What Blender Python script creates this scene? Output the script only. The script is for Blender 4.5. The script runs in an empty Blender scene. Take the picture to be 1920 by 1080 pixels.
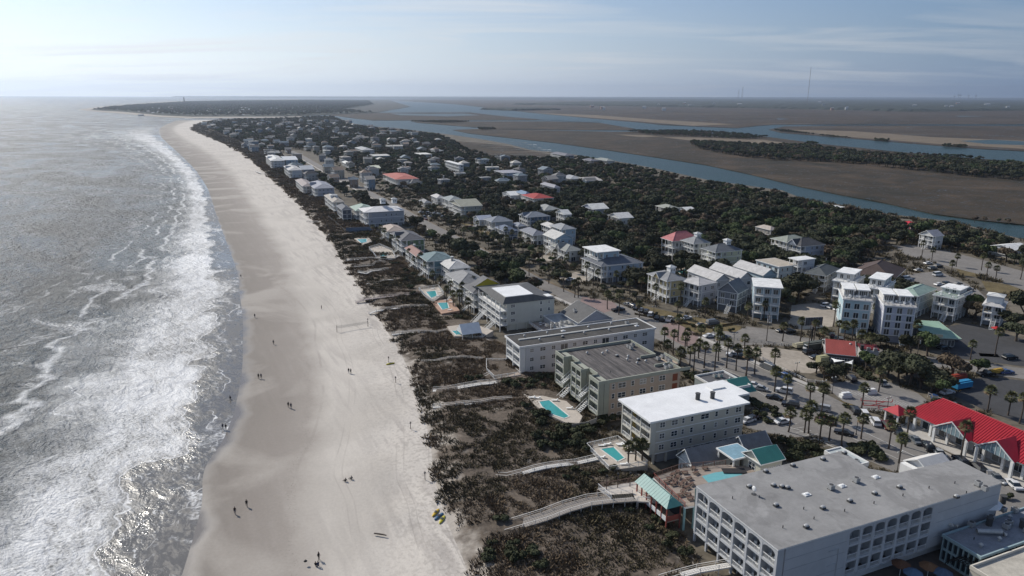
import bpy, math, random
import numpy as np
from mathutils import Vector, Matrix
from mathutils.geometry import tessellate_polygon
R = math.radians
random.seed(7); rng = np.random.default_rng(11)
SC = bpy.context.scene; COL = SC.collection
# ------------------------------------------------------------------ camera
H = 85.0; F = 1340.0
PITCH = math.atan(361 / F); ROLL = math.atan(.0035)
fw = Vector((0, math.cos(PITCH), -math.sin(PITCH)))
r0 = Vector((1, 0, 0)); u0 = r0.cross(fw)
rt = r0 * math.cos(ROLL) + u0 * math.sin(ROLL); up = rt.cross(fw)
cam = bpy.data.objects.new('camera', bpy.data.cameras.new('camera')); COL.objects.link(cam)
cam.matrix_world = Matrix(((rt.x, up.x, -fw.x, 0), (rt.y, up.y, -fw.y, 0), (rt.z, up.z, -fw.z, H), (0, 0, 0, 1)))
cam.data.sensor_width = 36; cam.data.lens = 36 * F / 1920; cam.data.clip_start = 1; cam.data.clip_end = 90000
SC.camera = cam
# ------------------------------------------------------------------ sun and sky
SUN_AZ, SUN_EL = -47.5, 38.0          # azimuth from +Y towards +X
sd = Vector((math.sin(R(SUN_AZ)) * math.cos(R(SUN_EL)), math.cos(R(SUN_AZ)) * math.cos(R(SUN_EL)), math.sin(R(SUN_EL))))
sun = bpy.data.objects.new('sun', bpy.data.lights.new('sun', 'SUN')); COL.objects.link(sun)
sun.data.energy = 4.7; sun.data.angle = R(.53); sun.data.color = (1, .935, .84)
sun.rotation_euler = sd.to_track_quat('Z', 'Y').to_euler()
W = bpy.data.worlds.new('World'); SC.world = W; W.use_nodes = True
nt = W.node_tree; N = nt.nodes; N.clear()
def nd(t, ty, **k):
    n = t.nodes.new(ty)
    for a, b in k.items():
        if a[0] == 'i' and a[1:].isdigit(): n.inputs[int(a[1:])].default_value = b
        else: setattr(n, a, b)
    return n
def lk(t, a, b): t.links.new(a, b)
def ramp(t, fac, pts, interp='LINEAR'):
    n = t.nodes.new('ShaderNodeValToRGB'); cr = n.color_ramp; cr.interpolation = interp
    while len(cr.elements) < len(pts): cr.elements.new(.5)
    for e, (p, c) in zip(cr.elements, pts):
        e.position = p; e.color = (c, c, c, 1) if isinstance(c, (int, float)) else (*c, 1)
    lk(t, fac, n.inputs[0]); return n.outputs[0]
def mth(t, op, a, b=None, c=None, clamp=False):
    n = t.nodes.new('ShaderNodeMath'); n.operation = op; n.use_clamp = clamp
    for i, v in enumerate((a, b, c)):
        if v is None: continue
        if isinstance(v, (int, float)): n.inputs[i].default_value = v
        else: lk(t, v, n.inputs[i])
    return n.outputs[0]
def mixc(t, fac, a, b, mode='MIX'):
    n = t.nodes.new('ShaderNodeMix'); n.data_type = 'RGBA'; n.blend_type = mode
    for i, v in ((0, fac), (6, a), (7, b)):
        if isinstance(v, (int, float)): n.inputs[i].default_value = v
        elif isinstance(v, tuple): n.inputs[i].default_value = (*v, 1) if len(v) == 3 else v
        else: lk(t, v, n.inputs[i])
    return n.outputs[2]
sky = nd(nt, 'ShaderNodeTexSky'); sky.sky_type = 'NISHITA'; sky.sun_disc = False
sky.sun_elevation = R(SUN_EL); sky.sun_rotation = R(SUN_AZ)
sky.air_density = 1.0; sky.dust_density = 1.6; sky.ozone_density = 1.6; sky.altitude = 85
tc = nd(nt, 'ShaderNodeTexCoord'); sx = nd(nt, 'ShaderNodeSeparateXYZ'); lk(nt, tc.outputs['Generated'], sx.inputs[0])
zz = mth(nt, 'ADD', mth(nt, 'MAXIMUM', sx.outputs[2], 0.0), .07)
cx = nd(nt, 'ShaderNodeCombineXYZ'); lk(nt, mth(nt, 'DIVIDE', sx.outputs[0], zz), cx.inputs[0]); lk(nt, mth(nt, 'DIVIDE', sx.outputs[1], zz), cx.inputs[1])
mp = nd(nt, 'ShaderNodeMapping'); lk(nt, cx.outputs[0], mp.inputs[0]); mp.inputs['Scale'].default_value = (.35, .9, 1); mp.inputs['Rotation'].default_value = (0, 0, R(28)); mp.inputs['Location'].default_value = (1.7, .4, 0)
n1 = nd(nt, 'ShaderNodeTexNoise'); lk(nt, mp.outputs[0], n1.inputs['Vector']); n1.inputs['Scale'].default_value = 1.1; n1.inputs['Detail'].default_value = 7; n1.inputs['Roughness'].default_value = .58; n1.inputs['Distortion'].default_value = .6
n2 = nd(nt, 'ShaderNodeTexNoise'); lk(nt, cx.outputs[0], n2.inputs['Vector']); n2.inputs['Scale'].default_value = .35; n2.inputs['Detail'].default_value = 3
cl = mth(nt, 'MULTIPLY', ramp(nt, n1.outputs[0], [(.46, 0), (.62, 1)]), ramp(nt, n2.outputs[0], [(.35, .25), (.65, 1)]))
dt_ = nd(nt, 'ShaderNodeVectorMath', operation='DOT_PRODUCT'); lk(nt, tc.outputs['Generated'], dt_.inputs[0]); dt_.inputs[1].default_value = sd
glow = mth(nt, 'POWER', mth(nt, 'MAXIMUM', dt_.outputs['Value'], 0.0), 1.5)
lowv = mth(nt, 'POWER', mth(nt, 'SUBTRACT', 1.0, mth(nt, 'MAXIMUM', sx.outputs[2], 0.0)), 9.0)
tinted = mixc(nt, 1.0, sky.outputs[0], (.74, 1.03, 1.42), 'MULTIPLY')
veil = mixc(nt, glow, (2.9, 4.6, 7.6), (28, 28, 27))
base = mixc(nt, mth(nt, 'MULTIPLY', lowv, .85), tinted, veil)
gain = mixc(nt, mth(nt, 'MULTIPLY', cl, .78), base, mixc(nt, glow, (7.2, 8.0, 9.0), (16.0, 16.0, 15.6)))
bg = nd(nt, 'ShaderNodeBackground'); lk(nt, gain, bg.inputs[0]); bg.inputs[1].default_value = .070
wo = nd(nt, 'ShaderNodeOutputWorld'); lk(nt, bg.outputs[0], wo.inputs[0])
SC.view_settings.view_transform = 'Standard'; SC.view_settings.look = 'None'; SC.view_settings.exposure = -0.1; SC.view_settings.gamma = 1
SC.cycles.max_bounces = 5; SC.cycles.diffuse_bounces = 2; SC.cycles.glossy_bounces = 2; SC.cycles.transmission_bounces = 3; SC.cycles.transparent_max_bounces = 6; SC.cycles.volume_bounces = 0
SC.cycles.sample_clamp_indirect = 4; SC.cycles.caustics_reflective = False; SC.cycles.caustics_refractive = False
# ------------------------------------------------------------------ helpers
UZ = 23.0                              # heading of the inland direction (local x), degrees from +X
def P(x, y, z=1.5):                    # a point of the photograph laid on the level z
    d = fw * F + rt * (x - 960) - up * (y - 540)
    t = (z - H) / d.z
    return Vector((t * d.x, t * d.y, z))
def PX(p):
    q = Vector(p) - Vector((0, 0, H)); k = q.dot(fw)
    return (960 + F * q.dot(rt) / k, 540 - F * q.dot(up) / k) if k > 1 else (-999, -999)
MATS = {}
def M(name, col, rough=.8, var=.12, scale=.6, bump=0, spec=.3, metal=0, rnd=0, stretch=None, fine=0, bscale=None, stain=0, sscale=.11):
    if name in MATS: return MATS[name]
    m = bpy.data.materials.new(name); m.use_nodes = True; t = m.node_tree; b = t.nodes['Principled BSDF']
    MATS[name] = m
    tc = nd(t, 'ShaderNodeTexCoord'); vec = tc.outputs['Object']
    if stretch:
        mp = nd(t, 'ShaderNodeMapping'); lk(t, vec, mp.inputs[0]); mp.inputs['Scale'].default_value = stretch; vec = mp.outputs[0]
    n = nd(t, 'ShaderNodeTexNoise'); lk(t, vec, n.inputs['Vector']); n.inputs['Scale'].default_value = scale; n.inputs['Detail'].default_value = 5; n.inputs['Roughness'].default_value = .65
    v = ramp(t, n.outputs[0], [(.3, 1 - var), (.7, 1 + var * .6)])
    c = mixc(t, 1.0, (*col, 1), v, 'MULTIPLY')
    if fine:
        n3 = nd(t, 'ShaderNodeTexNoise'); lk(t, vec, n3.inputs['Vector']); n3.inputs['Scale'].default_value = scale * 9; n3.inputs['Detail'].default_value = 4
        c = mixc(t, 1.0, c, ramp(t, n3.outputs[0], [(.3, 1 - fine), (.7, 1 + fine)]), 'MULTIPLY')
    if stain:
        n4 = nd(t, 'ShaderNodeTexNoise'); lk(t, tc.outputs['Object'], n4.inputs['Vector']); n4.inputs['Scale'].default_value = sscale; n4.inputs['Detail'].default_value = 8; n4.inputs['Roughness'].default_value = .7; n4.inputs['Distortion'].default_value = .9
        c = mixc(t, mth(t, 'MULTIPLY', ramp(t, n4.outputs[0], [(.50, 0), (.58, 1)]), stain), c, tuple(q * .45 for q in col))
    if rnd:
        oi = nd(t, 'ShaderNodeObjectInfo'); h = nd(t, 'ShaderNodeHueSaturation'); lk(t, c, h.inputs['Color'])
        lk(t, mth(t, 'ADD', mth(t, 'MULTIPLY', oi.outputs['Random'], .06 * rnd), .5 - .03 * rnd), h.inputs['Hue'])
        lk(t, mth(t, 'ADD', mth(t, 'MULTIPLY', oi.outputs['Random'], rnd), 1 - rnd * .5), h.inputs['Value']); c = h.outputs[0]
    lk(t, c, b.inputs['Base Color']); b.inputs['Roughness'].default_value = rough; b.inputs['Specular IOR Level'].default_value = spec; b.inputs['Metallic'].default_value = metal
    if bump:
        nb = nd(t, 'ShaderNodeTexNoise'); lk(t, vec, nb.inputs['Vector']); nb.inputs['Scale'].default_value = bscale or scale * 4; nb.inputs['Detail'].default_value = 6
        bp = nd(t, 'ShaderNodeBump'); bp.inputs['Strength'].default_value = .8; bp.inputs['Distance'].default_value = bump; lk(t, nb.outputs[0], bp.inputs['Height']); lk(t, bp.outputs[0], b.inputs['Normal'])
    return m
WHITE = M('white_paint', (.74, .74, .72), .6, .08, .8)
GLASS = M('window_glass', (.03, .04, .05), .12, .2, .5, spec=.6)
def _gl():
    t = GLASS.node_tree; b = t.nodes['Principled BSDF']; src = b.inputs['Base Color'].links[0].from_socket; oi = nd(t, 'ShaderNodeObjectInfo'); lk(t, mixc(t, ramp(t, oi.outputs['Random'], [(.55, 0), (.62, .35), (.85, .4), (.9, 1)]), src, (.26, .25, .23)), b.inputs['Base Color'])
_gl()
DARK = M('dark_void', (.03, .03, .033), .9)
def wallm(c): return M('wall_%d_%d_%d' % tuple(int(x * 99) for x in c), c, .75, .12, .35, stretch=(1, 1, 3))
def roofm(c): return M('roof_%d_%d_%d' % tuple(int(x * 99) for x in c), c, .75, .22, .5, bump=.03, fine=.12)
class MB:
    def __init__(s): s.v = []; s.f = []; s.m = []; s.mi = []
    def mi_(s, m):
        if m not in s.m: s.m.append(m)
        return s.m.index(m)
    def poly(s, pts, m):
        i = len(s.v); s.v += [tuple(p) for p in pts]; s.f.append(tuple(range(i, i + len(pts)))); s.mi.append(s.mi_(m)); return s
    def hexa(s, c, m, caps=True):     # c: 4 bottom, 4 top
        i = len(s.v); s.v += [tuple(p) for p in c]; k = s.mi_(m)
        fs = [(0, 1, 5, 4), (1, 2, 6, 5), (2, 3, 7, 6), (3, 0, 4, 7)] + ([(3, 2, 1, 0), (4, 5, 6, 7)] if caps else [])
        for f in fs: s.f.append(tuple(i + q for q in f)); s.mi.append(k)
        return s
    def box(s, x0, x1, y0, y1, z0, z1, m):
        return s.hexa([(x0, y0, z0), (x1, y0, z0), (x1, y1, z0), (x0, y1, z0), (x0, y0, z1), (x1, y0, z1), (x1, y1, z1), (x0, y1, z1)], m)
    def bar(s, a, b, w, h, m):         # beam from a to b, width w, height h (below the line)
        a = Vector(a); b = Vector(b); d = (b - a)
        n = Vector((-d.y, d.x, 0)); n = n.normalized() * w / 2 if n.length > 1e-6 else Vector((w / 2, 0, 0))
        dn = Vector((0, 0, -h)) if abs(d.z) < d.length * .95 else d.cross(n).normalized() * h
        return s.hexa([a - n + dn, b - n + dn, b + n + dn, a + n + dn, a - n, b - n, b + n, a + n], m)
    def prism(s, pts, z0, z1, m, mtop=None):
        n = len(pts); i = len(s.v); k = s.mi_(m); a = sum(pts[j][0] * pts[(j + 1) % n][1] - pts[(j + 1) % n][0] * pts[j][1] for j in range(n))
        if a < 0: pts = pts[::-1]
        s.v += [(p[0], p[1], z0) for p in pts] + [(p[0], p[1], z1) for p in pts]
        for j in range(n): s.f.append((i + j, i + (j + 1) % n, i + n + (j + 1) % n, i + n + j)); s.mi.append(k)
        s.f.append(tuple(i + n + j for j in range(n))); s.mi.append(s.mi_(mtop) if mtop else k)
        s.f.append(tuple(i + n - 1 - j for j in range(n))); s.mi.append(k); return s
    def cyl(s, x, y, z0, z1, r, m, n=8, r2=None):
        r2 = r if r2 is None else r2; i = len(s.v); k = s.mi_(m)
        for z, q in ((z0, r), (z1, r2)): s.v += [(x + q * math.cos(2 * math.pi * j / n), y + q * math.sin(2 * math.pi * j / n), z) for j in range(n)]
        for j in range(n): s.f.append((i + j, i + (j + 1) % n, i + n + (j + 1) % n, i + n + j)); s.mi.append(k)
        s.f.append(tuple(i + n + j for j in range(n))); s.mi.append(k); return s
    def tube(s, pts, rs, m, n=6):
        base = len(s.v); k = s.mi_(m); pts = [Vector(p) for p in pts]
        for a, p in enumerate(pts):
            d = (pts[min(a + 1, len(pts) - 1)] - pts[max(a - 1, 0)]).normalized(); x = d.orthogonal().normalized() if abs(d.z) < .9 else Vector((1, 0, 0)); y = d.cross(x).normalized(); x = y.cross(d)
            r = rs[a] if isinstance(rs, (list, tuple)) else rs
            s.v += [tuple(p + x * r * math.cos(2 * math.pi * j / n) + y * r * math.sin(2 * math.pi * j / n)) for j in range(n)]
        for a in range(len(pts) - 1):
            for j in range(n):
                q = base + a * n; s.f.append((q + j, q + (j + 1) % n, q + n + (j + 1) % n, q + n + j)); s.mi.append(k)
        return s
    def ell(s, c, r, m, n=8, rings=5):
        base = len(s.v); k = s.mi_(m)
        for a in range(rings + 1):
            th = math.pi * a / rings
            s.v += [(c[0] + r[0] * math.sin(th) * math.cos(2 * math.pi * j / n), c[1] + r[1] * math.sin(th) * math.sin(2 * math.pi * j / n), c[2] + r[2] * math.cos(th)) for j in range(n)]
        for a in range(rings):
            for j in range(n): q = base + a * n; s.f.append((q + n + j, q + n + (j + 1) % n, q + (j + 1) % n, q + j)); s.mi.append(k)
        return s
    def mesh(s, name, smooth=False):
        me = bpy.data.meshes.new(name); me.from_pydata(s.v, [], s.f)
        for m in s.m: me.materials.append(m)
        me.polygons.foreach_set('material_index', s.mi)
        if smooth: me.polygons.foreach_set('use_smooth', [True] * len(s.f))
        me.update(); return me
    def build(s, name, parent=None, smooth=False, **k):
        if not s.f: return None
        return add(name, s.mesh(name, smooth), parent, **k)
def add(name, me, parent=None, loc=None, rz=0, label=None, cat=None, group=None, kind=None, scale=None):
    o = bpy.data.objects.new(name, me); COL.objects.link(o)
    if parent: o.parent = parent
    if loc is not None: o.location = loc
    if rz: o.rotation_euler[2] = rz
    if scale is not None: o.scale = (scale,) * 3 if isinstance(scale, (int, float)) else scale
    if label: o['label'] = label
    if cat: o['category'] = cat
    if group: o['group'] = group
    if kind: o['kind'] = kind
    return o
def copy_tree(o, parent=None):
    c = o.copy(); COL.objects.link(c)
    if parent: c.parent = parent
    for ch in o.children: copy_tree(ch, c)
    return c
# --- telling labels: which landmark of the scene a thing stands nearest to
LM = [(1620, 960, 'the big grey-roofed hotel'), (1290, 790, 'the bright white flat-roofed condo block'), (1160, 690, 'the brown-roofed beige condo block'),
      (1090, 640, 'the long dark-roofed white inn'), (960, 560, 'the condo with the white square on its roof'), (1810, 810, 'the red-roofed shopping row'),
      (1590, 665, 'the small red-roofed restaurant'), (1760, 625, 'the pale green roofed store'), (1608, 590, 'the light blue townhouse'), (1690, 600, 'the lavender white townhouse'),
      (1440, 570, 'the glass-balconied blue house'), (1360, 560, 'the slate grey gabled house'), (1300, 550, 'the lattice-bay white house'), (1240, 535, 'the yellow three-storey house'),
      (1275, 450, 'the pink-roofed villa'), (1370, 480, 'the cream triple-decked villa'), (1500, 450, 'the dark-hipped house among oaks'), (1690, 505, 'the brown hip-roofed hall'),
      (1160, 500, 'the big pale blue house'), (1040, 460, 'the light-roofed gabled blue house'), (1005, 375, 'the red-roofed white porch house'), (1010, 405, 'the dark navy house'),
      (930, 420, 'the grey-roofed house by the avenue'), (870, 390, 'the cream gabled avenue house'), (720, 405, 'the long white-roofed mansion'), (770, 450, 'the green-walled beach house'),
      (620, 375, 'the beige round-decked house'), (600, 345, 'the grey-gabled beach house'), (540, 300, 'the white-roofed house with a blue end'), (740, 335, 'the coral-roofed house'),
      (850, 305, 'the narrow white tower house'), (955, 325, 'the blue-walled house among oaks'), (1070, 290, 'the dark roofed house on the waterway'), (1120, 400, 'the white-skylight house among oaks'),
      (1700, 415, 'the red house by the waterway'), (1890, 465, 'the white shed by the waterway'), (1880, 570, 'the white house at the right edge'), (1580, 395, 'the grey dock roof on the waterway'),
      (700, 290, 'the middle of the island'), (620, 240, 'the far tip of the canopy'), (460, 260, 'the far beachfront houses')]
ORD = _ORD = ['nearest', 'second', 'third', 'fourth', 'fifth', 'sixth', 'seventh', 'eighth', 'ninth', 'tenth', 'eleventh', 'twelfth', 'thirteenth', 'fourteenth', 'fifteenth', 'sixteenth', 'seventeenth', 'eighteenth', 'nineteenth', 'twentieth']
_t = ['twenty', 'thirty', 'forty', 'fifty']; ORD = ORD + [a + '-' + b for a in _t for b in ('first', 'second', 'third', 'fourth', 'fifth', 'sixth', 'seventh', 'eighth', 'ninth')]
PEND = []                              # (object, look) waiting for a place phrase
def later(o, look, px=None): PEND.append((o, look, px or PX(o.location)))
def name_places():
    g = {}
    for o, look, px in PEND:
        l = min(LM, key=lambda q: (q[0] - px[0]) ** 2 + 2.5 * (q[1] - px[1]) ** 2)
        dx, dy = px[0] - l[0], (px[1] - l[1]) * 1.6
        side = ('right of' if dx > 0 else 'left of') if abs(dx) > abs(dy) else ('in front of' if dy > 0 else 'behind')
        g.setdefault((look, side, l[2]), []).append((dx * dx + dy * dy, o))
    for (look, side, lm), q in g.items():
        q.sort(key=lambda e: e[0])
        for i, (_, o) in enumerate(q):
            if len(q) == 1: o['label'] = '%s %s %s' % (look, side, lm)
            elif i < 20: o['label'] = '%s, %s %s %s' % (look, ORD[i], side, lm)
            else: o['label'] = '%s, farther than twentieth %s %s' % (look, side, lm)
# ------------------------------------------------------------------ polygons and terrain
def inpoly(x, y, poly):
    c = False; n = len(poly); j = n - 1
    for i in range(n):
        xi, yi = poly[i][0], poly[i][1]; xj, yj = poly[j][0], poly[j][1]
        if (yi > y) != (yj > y) and x < (xj - xi) * (y - yi) / (yj - yi) + xi: c = not c
        j = i
    return c
def sheet(name, px, z, m, kind='structure', thick=0, **k):
    pts = [P(x, y, z) for x, y in px]
    return wsheet(name, pts, z, m, kind, thick, **k)
def wsheet(name, pts, z, m, kind='structure', thick=0, **k):
    pts = [Vector((p[0], p[1], z)) for p in pts]
    c = sum(pts, Vector()) / len(pts)
    loc = [p - c for p in pts]
    tr = tessellate_polygon([loc]); me = bpy.data.meshes.new(name)
    vs = [tuple(p) for p in loc]; fs = []
    for t in tr:
        a, b, d = (loc[i] for i in t)
        fs.append(tuple(t) if (b - a).cross(d - a).z > 0 else tuple(t[::-1]))
    if thick:
        n = len(vs); vs += [(p[0], p[1], p[2] - thick) for p in loc]
        ar = sum(loc[i].x * loc[(i + 1) % n].y - loc[(i + 1) % n].x * loc[i].y for i in range(n))
        for i in range(n):
            q = (i, i + n, (i + 1) % n + n, (i + 1) % n); fs.append(q if ar > 0 else q[::-1])
    me.from_pydata(vs, [], fs); me.materials.append(m); me.update()
    return add(name, me, loc=c, kind=kind, **k)
def densify(pts, step):
    out = []
    for a, b in zip(pts[:-1], pts[1:]):
        n = max(1, int(((Vector(b) - Vector(a)).length) / step)); out += [Vector(a).lerp(Vector(b), i / n) for i in range(n)]
    return out + [Vector(pts[-1])]
def offs(pts, w):
    L_, R_ = [], []
    for i, p in enumerate(pts):
        d = (pts[min(i + 1, len(pts) - 1)] - pts[max(i - 1, 0)]); d.z = 0; d.normalize(); n = Vector((-d.y, d.x, 0))
        L_.append(p + n * w / 2); R_.append(p - n * w / 2)
    return L_, R_
def strip(name, pts, w, z, m, kind='structure', thick=0, **k):
    a, b = offs(pts, w); mb = MB()
    for i in range(len(pts) - 1):
        q = [b[i], b[i + 1], a[i + 1], a[i]]
        if thick: mb.hexa([(p.x, p.y, z - thick) for p in q] + [(p.x, p.y, z) for p in q], m)
        else: mb.poly([(p.x, p.y, z) for p in q], m)
    return mb.build(name, kind=kind, **k)
# shoreline rows: waterline, vegetation edge, back of the dunes
ROWS = [((330, 226), (400, 226), (480, 226)), ((312, 233), (368, 233), (450, 233)), ((298, 242), (358, 243), (430, 243)), ((299, 254), (370, 250), (440, 252)), ((312, 268), (385, 257), (455, 262)), ((337, 290), (408, 266), (480, 275)),
        ((366, 320), (440, 282), (510, 297)), ((388, 355), (480, 310), (545, 325)), ((402, 400), (522, 352), (590, 362)), ((420, 450), (567, 395), (660, 405)),
        ((442, 510), (620, 460), (720, 455)), ((448, 560), (652, 510), (770, 505)), ((453, 603), (695, 580), (830, 560)), ((451, 690), (752, 672), (925, 640)),
        ((436, 770), (785, 752), (1020, 700)), ((413, 827), (805, 830), (1100, 780)), ((379, 879), (817, 915), (1160, 860)), ((373, 948), (838, 990), (1230, 930)),
        ((336, 1077), (875, 1080), (1300, 1060)), ((290, 1210), (910, 1210), (1400, 1210)), ((190, 1480), (980, 1480), (1600, 1400))]
def smooth_rows(cols, k=5):
    out = []
    for c in range(3):
        p = [P(*r[c], 0).to_2d() for r in ROWS]; q = []
        for i in range(len(p) - 1):
            a, b = p[max(i - 1, 0)], p[i]; c2, d = p[i + 1], p[min(i + 2, len(p) - 1)]
            L = (c2 - b).length
            for j in range(k):
                t = j / k; s = t * t * (3 - 2 * t)
                m1 = (c2 - a) * .5 * min(1, L / max((b - a).length, 1) if i else 1); m2 = (d - b) * .5 * min(1, L / max((d - c2).length, 1))
                if m1.length > L: m1 *= L / m1.length
                if m2.length > L: m2 *= L / m2.length
                q.append(b * (2 * t ** 3 - 3 * t * t + 1) + m1 * (t ** 3 - 2 * t * t + t) + c2 * (-2 * t ** 3 + 3 * t * t) + m2 * (t ** 3 - t * t))
        q.append(p[-1]); out.append(np.array([list(v) for v in q]))
    return out
SW, SV, SB = smooth_rows(ROWS)
NR = len(SW)
def vnoise(x, y, s, seed=0):
    x = np.asarray(x) / s + seed * 17.3; y = np.asarray(y) / s + seed * 5.1
    i = np.floor(x); j = np.floor(y); fx = x - i; fy = y - j; fx = fx * fx * (3 - 2 * fx); fy = fy * fy * (3 - 2 * fy)
    def h(a, b): v = np.sin(a * 127.1 + b * 311.7 + seed * 7.7) * 43758.5453; return v - np.floor(v)
    return (h(i, j) * (1 - fx) + h(i + 1, j) * fx) * (1 - fy) + (h(i, j + 1) * (1 - fx) + h(i + 1, j + 1) * fx) * fy
def dune_z(x, y, t):                   # t: 0 at the vegetation edge, 1 at the back
    e = np.clip(np.minimum(t, 1 - t) * 6, 0, 1); e = e * e * (3 - 2 * e)
    return 1.62 + e * (.5 + 1.1 * vnoise(x, y, 11, 1) + .5 * vnoise(x, y, 4, 2))
def grid_mesh(name, G, mat, attrs=None, **k):
    nr, nc = G.shape[:2]; me = bpy.data.meshes.new(name)
    me.vertices.add(nr * nc); me.vertices.foreach_set('co', G.reshape(-1).astype(np.float32))
    i = np.arange(nr - 1)[:, None] * nc + np.arange(nc - 1)[None]; q = np.stack([i, i + 1, i + nc + 1, i + nc], -1).reshape(-1, 4)
    a, b, c = (G.reshape(-1, 3)[q[0, w]] for w in (0, 1, 2))
    if np.cross(b - a, c - a)[2] < 0: q = q[:, ::-1]
    me.loops.add(q.size); me.loops.foreach_set('vertex_index', q.reshape(-1).astype(np.int32))
    me.polygons.add(len(q)); me.polygons.foreach_set('loop_start', np.arange(0, q.size, 4, dtype=np.int32)); me.polygons.foreach_set('loop_total', np.full(len(q), 4, dtype=np.int32))
    me.polygons.foreach_set('use_smooth', np.ones(len(q), bool))
    for an, av in (attrs or {}).items(): me.attributes.new(an, 'FLOAT', 'POINT').data.foreach_set('value', av.reshape(-1).astype(np.float32))
    me.materials.append(mat); me.update(); me.validate(); return add(name, me, **k)
def resample(A, steps):
    out = []
    for i in range(len(A) - 1):
        for j in range(steps[i]): out.append(A[i] + (A[i + 1] - A[i]) * j / steps[i])
    out.append(A[-1]); return np.array(out)
# ------------------------------------------------------------------ sea
def sea_mat():
    m = bpy.data.materials.new('sea_water'); m.use_nodes = True; t = m.node_tree; b = t.nodes['Principled BSDF']
    g = nd(t, 'ShaderNodeNewGeometry'); pos = g.outputs['Position']
    mp = nd(t, 'ShaderNodeMapping'); lk(t, pos, mp.inputs[0]); mp.inputs['Rotation'].default_value = (0, 0, R(-UZ - 20)); vec = mp.outputs[0]
    d = nd(t, 'ShaderNodeAttribute', attribute_name='shore_d').outputs['Fac']; k = nd(t, 'ShaderNodeAttribute', attribute_name='surf').outputs['Fac']
    def noi(sc, det=4, v=vec, st=None, dist=0, rough=.55):
        if st:
            q = nd(t, 'ShaderNodeMapping'); lk(t, v, q.inputs[0]); q.inputs['Scale'].default_value = st; v = q.outputs[0]
        n = nd(t, 'ShaderNodeTexNoise'); lk(t, v, n.inputs['Vector']); n.inputs['Scale'].default_value = sc; n.inputs['Detail'].default_value = det; n.inputs['Distortion'].default_value = dist; n.inputs['Roughness'].default_value = rough
        return n.outputs[0]
    wob = mth(t, 'MULTIPLY', mth(t, 'SUBTRACT', noi(.045, 4), .5), 34)
    sl = nd(t, 'ShaderNodeTexVoronoi'); sl.feature = 'SMOOTH_F1'; lk(t, vec, sl.inputs['Vector']); sl.inputs['Scale'].default_value = .06; sl.inputs['Smoothness'].default_value = .25
    scal = mth(t, 'MULTIPLY', mth(t, 'SUBTRACT', sl.outputs['Distance'], .45), 13)
    dd = mth(t, 'ADD', mth(t, 'ADD', d, wob), scal)
    lace = noi(.55, 8, st=(1, .55, 1), dist=1.2, rough=.7); fine = noi(2.6, 5, rough=.7)
    vor = nd(t, 'ShaderNodeTexVoronoi'); vor.feature = 'DISTANCE_TO_EDGE'; vor.inputs['Scale'].default_value = .9
    wv = nd(t, 'ShaderNodeVectorMath', operation='ADD'); nn = nd(t, 'ShaderNodeTexNoise'); lk(t, vec, nn.inputs['Vector']); nn.inputs['Scale'].default_value = .5; lk(t, nn.outputs['Color'], wv.inputs[1]); lk(t, vec, wv.inputs[0]); lk(t, wv.outputs[0], vor.inputs['Vector'])
    net = ramp(t, vor.outputs['Distance'], [(0, 1), (.22, 0)])
    zone = mth(t, 'MULTIPLY', ramp(t, mth(t, 'DIVIDE', dd, 100), [(.105, 0), (.15, 1)]), ramp(t, mth(t, 'DIVIDE', dd, 100), [(.33, 1), (.56, 0)]))
    body = mth(t, 'ADD', mth(t, 'MULTIPLY', lace, 1.0), mth(t, 'MULTIPLY', net, .26))
    big = noi(.028, 5, st=(1, .5, 1), dist=1.5); dens = mth(t, 'ADD', mth(t, 'MULTIPLY', mth(t, 'SUBTRACT', big, .5), .55), ramp(t, mth(t, 'DIVIDE', dd, 100), [(.10, .0), (.17, .07), (.26, -.06), (.30, .08), (.40, -.09), (.46, .0), (.6, -.16)]))
    streak = noi(.5, 6, st=(1.6, .22, 1), dist=.8, rough=.7)
    body = mth(t, 'ADD', mth(t, 'ADD', mth(t, 'MULTIPLY', lace, .55), mth(t, 'MULTIPLY', streak, .35)), mth(t, 'ADD', mth(t, 'MULTIPLY', fine, .16), mth(t, 'MULTIPLY', net, .10)))
    foam1 = mth(t, 'MULTIPLY', zone, ramp(t, mth(t, 'ADD', body, dens), [(.44, .05), (.55, .55), (.70, 1)]))
    # thin swash fronts
    def line(c, w): return ramp(t, mth(t, 'DIVIDE', mth(t, 'ABSOLUTE', mth(t, 'SUBTRACT', dd, c)), w), [(0, 1), (1, 0)])
    br = ramp(t, noi(.05, 2), [(.42, 0), (.5, 1)])
    ln = mth(t, 'MAXIMUM', line(12, .6), mth(t, 'MAXIMUM', mth(t, 'MULTIPLY', line(3.2, .35), br), mth(t, 'MAXIMUM', mth(t, 'MULTIPLY', line(27, .9), ramp(t, noi(.03, 2), [(.45, 0), (.52, .9)])), mth(t, 'MULTIPLY', line(43, 1.1), ramp(t, noi(.024, 2), [(.47, 0), (.53, .95)])))))
    def brk(c, w, sc, a): return mth(t, 'MULTIPLY', ramp(t, mth(t, 'DIVIDE', mth(t, 'ABSOLUTE', mth(t, 'SUBTRACT', mth(t, 'ADD', d, mth(t, 'MULTIPLY', wob, 1.3)), c)), w), [(0, 1), (1, 0)]), mth(t, 'MULTIPLY', ramp(t, noi(sc, 2), [(a, 0), (a + .05, 1)]), ramp(t, lace, [(.36, .35), (.52, 1)])))
    brks = mth(t, 'MAXIMUM', mth(t, 'MAXIMUM', brk(57, 4.2, .012, .40), brk(78, 3.6, .016, .45)), mth(t, 'MAXIMUM', brk(104, 3.4, .02, .49), brk(138, 3.2, .024, .51)))
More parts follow.
